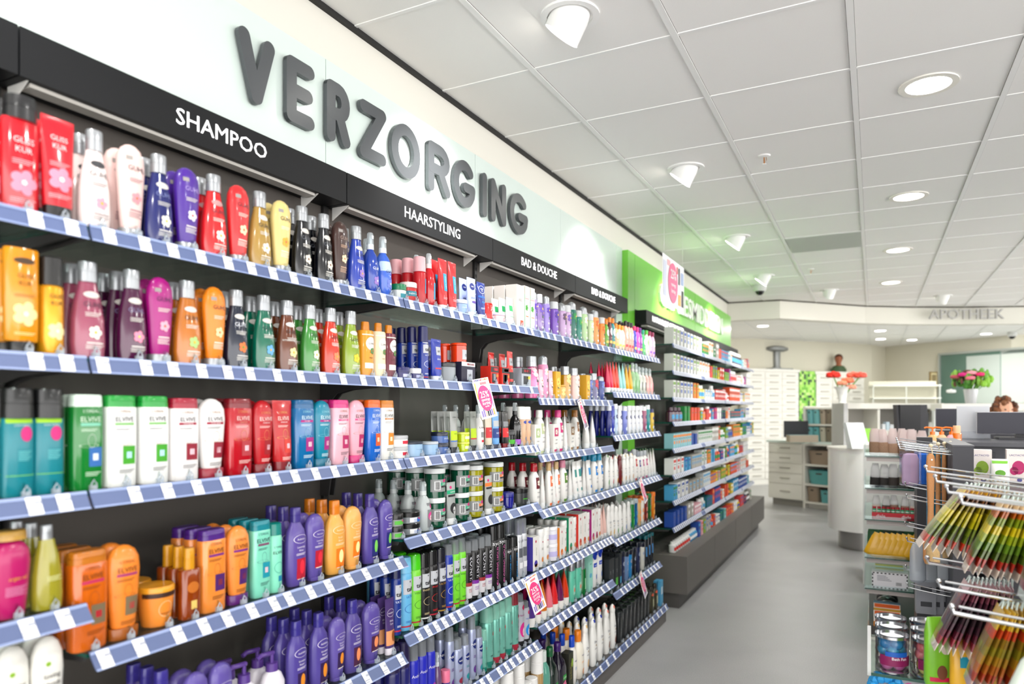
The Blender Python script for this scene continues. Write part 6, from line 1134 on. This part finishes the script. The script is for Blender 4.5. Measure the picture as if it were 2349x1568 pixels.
# ------------------------------------------------------------------ centre display with side shelves
SX, SY0 = 1.60, 5.0
t = thing('centre_gondola', 'dark centre display spine with low base at the right', 'shelving', (1.90, 3.06, 0))
b = MB(); b.box(0, .065, 0, .75, .0, 1.315, DK); b.box(-.002, .067, -.002, .75, 1.315, 1.32, mat('55555a', .4)); b.box(.0, .03, .75, 2.9, 0, 1.2, DK); obj('spine', b, t, smooth=False)
b = MB(); b.box(-.29, .3, 1.95, 2.9, 0, .09, mat('4a4846', .5)); b.box(-.1, .12, -.6, 1.9, 0, .1, mat('3a3838', .5)); obj('base', b, t, smooth=False)
CZS = [1.16, .957, .76, .52, .325]
MSK = clear('f2f8f8', .08, 'side')
for i, z in enumerate(CZS):
    s = thing('side_shelf', 'glass shelf with green edge, %s of the stack facing aisle' % ORD[i], 'shelf', (SX, SY0, z), 0, 'glass side shelves')
    b = MB(); b.box(-.01, .34, 0, .9, -.008, 0, GLASS, {'-y': GEDGE, '-x': GEDGE}); obj('board', b, s, smooth=False)
    b = MB(); b.box(.0, .33, .01, .02, -.035, -.009, mat('b9b0ac', .4)); obj('support', b, s, smooth=False)
    b = MB(); b.box(-.014, -.011, 0, .9, -.01, .05, MSK); b.box(-.01, .33, -.002, 0, 0, .02, MSK); obj('clear_front', b, s, smooth=False)
def bag(mb, c, h, w, m1, m2, fr=.45, d=.02):
    mb.loft([(0, w*.42, d*.5), (.01, w*.5, d), (h*fr*.8, w*.5, d*.95), (h*fr, w*.47, d*.8)], m1, 2.6, 14, c, closed=True)
    mb.loft([(h*fr*.98, w*.47, d*.8), (h*.8, w*.42, d*.3), (h, w*.3, .002)], m2, 2.4, 14, c)
CLB = clear('f4e8e6', .45, 'bagfilm'); CLB2 = clear('f2f2f2', .35, 'bagfilm2')
rr = random.Random(6)
def bagrow(z, n, h, w, c1, film, lab, cat, name, grp, rows=2, fr=.45, tilt=0, d=.024, x0=.02, step=None):
    st = step or .31/n
    for r in range(rows):
        for i in range(n):
            b = MB(); bag(b, (0, 0, 0), h*rr.uniform(.93, 1.05), w, mat(rr.choice(c1), .75, noise=.5), film, fr, d)
            o = obj(name, b, None, (SX+x0+st*(i+.5), SY0+.045+r*.07, z+.001), (rr.uniform(-.06, .06), tilt+rr.uniform(-.06, .06), R(-90)+rr.uniform(-.2, .2)))
            tag(o, lab % (ORD[i], 'front' if r == 0 else 'back'), cat, grp)
bagrow(1.16, 6, .165, .062, ['8a6c56', '9a7a62', '7c5f4a'], CLB, 'clear bag of brown sweets, %s from left, %s row, top side shelf', 'bag', 'sweets_bag', 'bags of brown sweets', 2, .5)
bagrow(.957, 6, .15, .058, ['2a2624', '332c28', '1e1b1a'], CLB2, 'pointed clear bag of black liquorice, %s from left, %s row', 'bag', 'liquorice_bag', 'pointed liquorice bags', 2, .45)
bagrow(.76, 6, .15, .05, ['8a6a5a', 'c8b8ac', '4a4038'], CLB2, 'clear sweets bag above the red box, %s from left, %s row', 'bag', 'sweets_bag', 'sweets bags on third side shelf', 1, .6, x0=.03)
t = thing('display_box', 'red display box lettered diele with green rolls', 'box', (SX+.03, SY0+.004, .761))
b = MB(); b.box(0, .24, -.002, .0, 0, .045, mat('c01c2c', .4)); b.box(0, .24, 0, .06, 0, .004, mat('c01c2c', .4))
for st, x_ in (('diele', .05), ('diele', .19)):
    vs, fs, wd = textgeo(st, .01); s = len(b.v); k = .05/wd
    for p_, q_ in vs: b.v.append((x_-.025+p_*k, -.003, .014+q_*k))
    for f in fs: b.face([s+i for i in f], PR('f4e6e6'))
obj('tray', b, t, smooth=False)
for i in range(9):
    b = MB(); b.loft([(.004, .011, .011), (.075, .011, .011)], mat('2a9a6c', .35), 2, 12, (.015+i*.026, .02, 0)); b.loft([(.066, .0112, .0112), (.079, .0112, .0112)], mat('a82430', .35), 2, 12, (.015+i*.026, .02, 0)); b.loft([(.05, .0113, .0113), (.055, .0113, .0113)], mat('e8f0e8', .35), 2, 12, (.015+i*.026, .02, 0))
    o = obj('mint_roll', b, None, (SX+.03, SY0+.004, .761)); tag(o, 'green and red sweet roll, %s from left in the red box' % ORD[i], 'roll', 'sweet rolls in the red box')
for i in range(9):
    b = MB(); b.loft([(0, .011, .03), (.004, .014, .055), (.02, .016, .055), (.12, .013, .05), (.14, .006, .045), (.15, .004, .045)], mat('eab010', .3, coat=.3), 2.6, 14)
    o = obj('sweets_pouch', b, None, (SX+.03+i*.031, SY0+.05, .521), (0, R(20), R(90)-pi/2)); b = None
    o.rotation_euler = (0, R(20), R(8)); o.rotation_euler = (R(0), R(22), 0)
    tag(o, 'yellow sweets pouch, %s from left, fourth side shelf' % ORD[i], 'pouch', 'yellow sweets pouches')
for i in range(5):
    b = MB(); b.loft([(0, .05, .012), (.01, .06, .02), (.13, .055, .015), (.15, .05, .002)], mat(['2a5a34', '3a4a3c', '1f3a2a'][i % 3], .4), 2.6, 14)
    tag(obj('dark_green_pouch', b, None, (SX+.06+i*.06, SY0+.18, .521), (0, 0, R(90))), 'dark green pouch behind yellow pouches, %s from left' % ORD[i], 'pouch', 'dark green pouches')
b = MB(); b.box(0, .2, 0, .1, 0, .10, mat('e9e8ec', .5))
for i in range(9): b.box(.005+i*.022, .016+i*.022, -.001, 0, .092, .099, PR('202022')); b.box(.005+i*.022, .016+i*.022, -.001, 0, .001, .008, PR('202022'))
for i in range(4):
    for x_ in (.001, .192): b.box(x_, x_+.007, -.001, 0, .012+i*.022, .024+i*.022, PR('202022'))
for i in range(8): b.box(.135+i*.004, .137+i*.004, -.001, 0, .025, .045, PR('3a3a3e'))
for i in range(4): b.box(.03, .11-.01*i, -.001, 0, .05+i*.009, .053+i*.009, PR('9a9aa4'))
tag(obj('dashed_border_box', b, None, (SX+.03, SY0+.02, .326), smooth=False), 'white box with black dashed border and barcode', 'box')
for i in range(4):
    b = MB(); b.box(0, .16, 0, .05, 0, .105-.01*i if False else .1, mat(['e8dcb0', 'f0f0ee', 'e8c860', 'b9b0a0'][i], .5)); tag(obj('sweets_box', b, None, (SX+.05, SY0+.13+i*.055, .326), smooth=False), 'pale box behind the dashed border box, %s from front' % ORD[i], 'box', 'pale boxes on fifth side shelf')
for i in range(2):
    b = MB(); b.box(0, .15, 0, .06, 0, .1+.03*i, mat('f0e8dc', .5)); b.box(.0, .15, -.001, 0, .0, .03+.0*i, PR('f0a030')); b.box(.005, .145, -.0015, 0, .075+.03*i, .097+.03*i, PR('f07a2c')); b.box(0, .15, .0, .06, .1+.03*i, .1005+.03*i, PR(['e8c040', '8fb4d0'][i]))
    if i == 0:
        for st, zz in (('DEXTRO', .05), ('ENERGY', .03)):
            vs, fs, wd = textgeo(st, .02); s = len(b.v); k = .1/wd
            for p_, q_ in vs: b.v.append((.01+p_*k, -.002, zz+q_*.02))
            for f in fs: b.face([s+j for j in f], PR('d83028'))
    tag(obj('energy_tablet_box', b, None, (SX+.04, SY0+.0+i*.065, .0905), smooth=False), ['white orange box lettered DEXTRO ENERGY on the base', 'taller yellow-topped box behind the lettered orange box'][i], 'box')
for i in range(4):
    b = MB(); b.ball((0, 0, .06), .07, mat(['2c2c30', '38383a', '232325'][i % 3], .25, coat=.5), 12, 8, (1, 1, .8)); tag(obj('black_bag', b, None, (SX+.12+.0*i, SY0+.22+.13*i, .0905)), 'crumpled black bag on the display base, %s from front' % ORD[i], 'bag', 'black bags on the base')
# ------------------------------------------------------------------ hooks, brushes, sponges, packets
CHR = mat('d8dade', .18, .95)
def hook(x0, x1, y, z, drop, lab, r=.0028, tip=.014):
    b = MB(); n = 8; pts = []
    for i in range(n+1):
        f = i/n; pts.append((x1+(x0-x1)*f, y, z-drop*(1-(1-f)**2)*1.0 if False else z-drop*f*(1.4-.4*f)))
    pts = [(x1-.004, y, z+tip)]+pts
    b.tube(pts, r, CHR, 8); b.ball(pts[0], r*1.5, CHR, 8, 6); b.tube([(p[0]+.01, p[1]+.012, p[2]+.012) for p in pts[1:]], r*.7, CHR, 6)
    tag(obj('display_hook', b), lab, 'hook', 'chrome display hooks')
for i, (y, z) in enumerate([(3.42, 1.315), (3.3, 1.31), (3.2, 1.305), (3.12, 1.30)]): hook(1.9, 1.73, y, z, .02, 'long chrome hook at top of centre display, %s from the back' % ORD[i])
for i, (y, z) in enumerate([(3.35, 1.135), (3.2, 1.10), (3.35, .97), (3.2, .93), (3.3, .80), (3.15, .76)]): hook(1.9, 1.76, y, z, .02, 'short empty chrome hook below the sponges, %s from top' % ORD[i])
for i, (u, c, lab) in enumerate(((2088, 'f6cfe6', 'pink bath sponge hanging in a clear pack'), (2122, '3f8af4', 'bright blue bath sponge hanging in clear pack'))):
    p = W3(u, 1060, 3.0); t = thing('bath_sponge', lab, 'sponge', (p.x, p.y, 1.135), R(-80)); w_ = .065
    b = MB(); b.loft([(0, w_*.45, .018), (.01, w_*.5, .02), (.105, w_*.5, .02), (.125, w_*.4, .018), (.13, w_*.2, .01)], mat(c, .7), 2.6, 20); obj('sponge', b, t)
    b = MB(); b.box(-.022, .022, -w_*.56, w_*.56, -.005, .14, clear('eef0fa', .12, 'pack')); b.box(-.001, .001, -.02, .02, .14, .17, clear('eef0fa', .3, 'pk2')); obj('clear_pack', b, t, smooth=False)
WOOD = mat('bf8654', .5, noise=.18)
for i, (u, d, rot_) in enumerate(((2135, 2.66, -70), (2152, 2.78, -20), (2166, 2.82, -10), (2180, 2.88, -5))):
    p = W3(u, 1130, d); t = thing('bath_brush', 'wooden long-handled bath brush on a cord, %s from left' % ORD[i], 'brush', (p.x, p.y, .87), R(rot_), 'wooden bath brushes')
    b = MB(); L_ = [(0, .02, .008), (.02, .027, .01), (.1, .027, .01), (.135, .012, .009), (.2, .010, .008), (.3, .013, .009), (.38, .016, .008), (.405, .013, .007), (.415, .006, .005)]
    b.loft([(z, w_, d_) for z, w_, d_ in L_], WOOD, 2.4, 20, body=True); b.ell(0, .392, .0035, .0035, mat('e8e4dc', .5), .002); obj('handle', b, t)
    b = MB(); b.loft([(.004, .023, .02), (.1, .023, .02), (.115, .015, .018)], mat('c9a878', .9, noise=.3), 2.2, 18, (.018, 0, 0)); obj('bristles', b, t)
    b = MB(); b.tube([(0.002, 0, .39), (.004, .004, .42), (0, 0, .445)], .002, mat('d8c8a8', .8), 6); b.ball((0, 0, .445), .008, mat('e0d0b0', .8), 8, 6); obj('cord', b, t)
for i, (c, u, d) in enumerate((('1f7a9a', 2146, 2.9), ('2a3a8a', 2157, 2.95), ('7a2a8c', 2170, 2.95), ('2a9ac0', 2186, 3.0), ('1c6a88', 2192, 3.02))):
    p = W3(u, 1130, d); b = MB(); b.box(-.012, .012, -.03, .03, 0, .3, mat(c, .25, coat=.6)); tag(obj('blister_pack', b, None, (p.x, p.y, .97), (0, 0, R(-75)), smooth=False), ['teal', 'navy', 'purple', 'light blue', 'dark teal'][i]+' glossy hanging pack behind the wooden brushes', 'pack', 'coloured hanging packs')
p = W3(2105, 1300, 2.75)
for i in range(3):
    b = MB(); b.loft([(0, .02, .012), (.01, .03, .02), (.12, .028, .018), (.15, .02, .004)], clear('dfe4ea', .4, 'pouch'), 2.6, 16); tag(obj('clear_pouch', b, None, (p.x+.04*i, p.y+.03*i, .78), (0, 0, R(-60))), 'crumpled clear pouch below the bath brushes, %s from left' % ORD[i], 'pouch', 'clear pouches')
for i in range(3):
    b = MB(); b.box(-.02, .02, -.035, .035, 0, .16, mat('9a9ca4', .4)); b.box(.0205, .021, -.02, .02, .03, .05, PR('55565c')); b.box(.0205, .021, -.02, .02, .09, .11, PR('55565c')); pp = W3(2110+i*18, 1345, 2.9+.0*i); tag(obj('grey_carton', b, None, (pp.x+.02, pp.y, .62), (0, 0, R(-85)), smooth=False), 'grey hanging carton low on centre display, %s from left' % ORD[i], 'box', 'grey hanging cartons')
PKG = {}
def packet_mesh(bands, w=.1, h=.2):
    k = tuple(bands)
    if k in PKG: return PKG[k]
    b = MB(); prof = [(0, w*.5, .0012), (.012*1, w*.5, .002), (h*.2, w*.5, .0055), (h*.5, w*.5, .006), (h*.85, w*.5, .004), (h*.93, w*.5, .0015), (h, w*.5, .0012)]
    z = [0]; n = len(bands)
    def at(zz):
        for p_, q_ in zip(prof, prof[1:]):
            if p_[0] <= zz <= q_[0]: f = (zz-p_[0])/(q_[0]-p_[0]); return (zz, w*.5, p_[2]+(q_[2]-p_[2])*f)
        return prof[-1]
    for i, c in enumerate(bands):
        z0, z1 = h*i/n, h*(i+1)/n; zz = [z0]+[p_[0] for p_ in prof if z0+.001 < p_[0] < z1-.001]+[z1]
        b.loft([at(q_) for q_ in zz], mat(c, .22, coat=.5), 3, 12, closed=(i in (0, n-1)))
    b.tube([(0, -.012, h), (0, -.008, h+.016), (0, .008, h+.016), (0, .012, h)], .0025, mat('cfe0dc', .2), 6)
    PKG[k] = b.mesh('seasoning_packet'); return PKG[k]
PK = [('e0d4c8', 'b03018', '5a6a20', '6a7a1c', 'a8a010', 'c0b020', '8a7a10', '6a4020', 'd0a020'), ('d8c8b8', 'a02818', '4a5a18', '5a7a1c', '8a9a10', 'c8b414', '7a8a14', 'b05a14', 'e8d0a8'), ('c8d8d4', '8a3048', '5a6a3c', '3a6a70', '5a9aa8', '4a8a98', '3a5a5c', '7a8a80', 'b8d0cc'), ('e8d8d0', '9a2a3c', '6a2438', '4a2c38', '3a2a30', '3c2a34', '5a3040', '8a4a5a', 'e0b8c0'), ('d8b8a8', 'a83a18', 'b0601c', 'a87a1c', '8a7a1c', '8a6a1c', 'c04018', 'c8a020', 'e8c048')]
def fan(x0, y, ztop, n, kinds, lab, t0, t1, dx=.0095):
    for i in range(n):
        me = packet_mesh(PK[kinds[i % len(kinds)]]); ang = R(t0+(t1-t0)*i/max(1, n-1)); h = .2
        x = x0+i*dx; bx = x-(h+.014)*sin(ang); bz = ztop-(h+.014)*cos(ang)
        o = link('seasoning_packet', me, None, (bx, y+rr.uniform(-.004, .004), bz), (0, ang, rr.uniform(-.08, .08)))
        tag(o, lab % ORD[i], 'packet', 'colourful packets hanging on chrome hooks')
HK = [(2.32, 1.275), (2.12, 1.265), (1.93, 1.258), (1.74, 1.255)]
for j, (y, z) in enumerate(HK): hook(2.42, 1.775+.01*j, y, z, .055, 'long chrome hook carrying packets, upper row, %s from the back' % ORD[j], .0035)
HK2 = [(2.25, 1.03), (2.0, 1.02), (1.8, 1.01)]
for j, (y, z) in enumerate(HK2): hook(2.42, 1.775+.01*j, y, z, .05, 'long chrome hook carrying packets, lower row, %s from the back' % ORD[j], .0045)
b = MB(); b.box(0, .03, 0, 1.3, .1, 1.32, DK2); b.box(-.02, .05, -.01, .01, 0, 1.33, DK); b.box(-.1, .3, 0, 1.3, 0, .1, DK2); tag(obj('packet_rack', b, None, (2.42, 1.3, 0), smooth=False), 'dark back panel of the packet rack at right edge', 'rack')
fan(1.87, 2.31, 1.245, 11, [0], 'green yellow packet, far upper hook, %s from its tip', 34, 8)
fan(1.93, 2.12, 1.24, 20, [1], 'olive red packet, second upper hook, %s from its tip', 24, -4)
fan(1.98, 1.93, 1.235, 18, [2], 'teal grey packet, third upper hook, %s from its tip', 12, -8)
fan(1.87, 2.25, 1.0, 11, [3], 'plum pink packet, far lower hook, %s from its tip', 24, 6)
fan(1.91, 2.0, 1.0, 20, [4], 'amber brown packet, middle lower hook, %s from its tip', 20, -4)
fan(1.96, 1.8, .985, 18, [4, 1], 'brown olive packet, nearest lower hook, %s from its tip', 12, -6)
b = MB(); b.loft([(0, .05, .015), (.02, .055, .025), (.16, .055, .02), (.2, .05, .002)], mat('7cc030', .35, coat=.3), 2.6, 20, body=True)
for u_, v_, c in ((-.01, .12, 'e8e0d8'), (.02, .06, 'e8e0d8'), (-.02, .05, '8a5a44'), (.02, .14, '8a5a44')): b.ell(u_, v_, .014, .02, PR(c))
b.rect(0, .03, .1, .012, PR('d82860')); pp = W3(2165, 1480, 2.0); tag(obj('green_snack_pouch', b, None, (pp.x, pp.y, .665), (0, 0, R(-60))), 'bright green snack pouch below the packets', 'pouch')
b = MB(); b.loft([(0, .05, .015), (.02, .055, .025), (.16, .055, .02), (.2, .05, .002)], mat('f0b830', .35, coat=.3), 2.6, 20, body=True); b.rect(0, .14, .08, .03, PR('38b0c8')); b.rect(.01, .07, .03, .06, PR('38b0c8')); pp = W3(2225, 1520, 1.95); tag(obj('yellow_snack_pouch', b, None, (pp.x, pp.y, .62), (0, 0, R(-60))), 'yellow and blue snack pouch beside the green pouch', 'pouch')
b = MB(); b.loft([(0, .05, .015), (.02, .06, .025), (.2, .06, .02), (.24, .05, .002)], mat('e0ece0', .3, coat=.4), 2.6, 20, body=True)
for v_ in (.05, .11, .17): b.ell(0, v_, .03, .02, PR('6ab858'))
pp = W3(2325, 1500, 1.45); tag(obj('pale_green_pouch', b, None, (pp.x, pp.y, .78), (R(0), R(25), R(-55))), 'white pouch with green pattern at lower right corner', 'pouch')
# ------------------------------------------------------------------ tins on a glass shelf
TX0, TY0, TZ = 1.635, 2.45, .655
t = thing('tin_shelf', 'glass shelf with clear sides carrying see-through tins', 'shelf', (TX0, TY0, TZ))
b = MB(); b.box(-.01, .34, -.05, .36, -.009, 0, GLASS, {'-y': GEDGE, '-x': GEDGE}); obj('board', b, t, smooth=False)
b = MB(); b.box(-.012, -.009, -.05, .36, -.0, .12, MSK); b.box(-.012, -.002, -.052, -.045, -.009, .14, clear('ffffff', .5, 'edge')); obj('clear_side', b, t, smooth=False)
b = MB(); b.box(0, .33, -.03, .0, -.045, -.01, mat('9a9aa0', .35)); obj('support', b, t, smooth=False)
BALLC = [['3aa8dc', '2f8ad0', 'c868b0', 'd880c0'], ['f08a90', 'e87880', 'e8dc70', 'e0d060']]
tinb = MB(); tinb.loft([(0, .043, .043), (.004, .045, .045), (.105, .045, .045)], clear('f6f4f2', .1, 'tin'), 2, 28, closed=False); TINW = tinb.mesh('clear_wall')
tl = MB(); ring(tl, (0, 0), .036, .047, .103, .111, CHR, 28); tl.loft([(.104, .037, .037), (.106, .036, .036)], mat('a8aaae', .2, .8), 2, 28); TINL = tl.mesh('lid')
tb_ = MB(); tb_.loft([(0, .046, .046), (.005, .0465, .0465), (.006, .044, .044)], CHR, 2, 28); TINB = tb_.mesh('base')
for i in range(2):
    lb = MB(); prof = [(.02, .0455, .0455), (.07, .0455, .0455)]; lb.body = (prof, 2)
    lb.rect(0, .04, .086, .03, PR('9a2a6a'), nx=16); lb.rect(-.005, .06, .06, .014, PR('2a70c8'), .0008, nx=10); lb.text('Bath Fun', 0, .048, .012, PR('f6eef4'), bold=.01); LBM = lb.mesh('label')
    bm_ = MB()
    for j in range(3): bm_.body = None
    for j in range(3):
        x = TX0+.055+.1*i; y = TY0+.0+.1*j
        t = thing('bath_pearl_tin', 'clear tin of %s bath balls, %s from front, %s column' % (['blue and pink', 'rose and yellow'][i], ORD[j], ['left', 'right'][i]), 'tin', (x, y, TZ+.001), R(-65), 'see-through tins of bath balls')
        link('wall', TINW, t); link('lid', TINL, t); link('base', TINB, t); link('label', LBM, t)
        for z, cc in ((.024, BALLC[i][2]), (.062, BALLC[i][0]), (.085, BALLC[i][1])):
            for a in range(4):
                b = MB(); b.ball((.022*cos(a*pi/2+z*20), .022*sin(a*pi/2+z*20), z), .0185, mat(cc, .3, coat=.5), 12, 8); obj('bath_ball', b, t)
pp = W3(2035, 1560, 2.15); b = MB(); rr = random.Random(5)
for i in range(70): a, e = rr.uniform(0, 2*pi), rr.uniform(-.5, 1.4); b.ball((.04*cos(a)*cos(e), .04*sin(a)*cos(e), .05+.04*sin(e)), .016, mat('2a9adc', .6), 6, 4)
tag(obj('mesh_puff', b, None, (pp.x, pp.y, .555)), 'fluffy blue bath puff below the tin shelf', 'puff')
pp = W3(2085, 1566, 2.15); b = MB(); b.loft([(0, .06, .03), (.02, .07, .04), (.06, .06, .04), (.085, .04, .01)], mat('c8609c', .4), 2.4, 20); tag(obj('pink_bath_pack', b, None, (pp.x, pp.y, .555)), 'pink pack beside the blue bath puff', 'pack')
b = MB(); b.box(-.01, .34, -.1, .36, -.009, 0, GLASS, {'-y': GEDGE}); tag(obj('lower_glass_shelf', b, None, (TX0, TY0, .553), smooth=False), 'lower glass shelf beneath the tins', 'shelf')
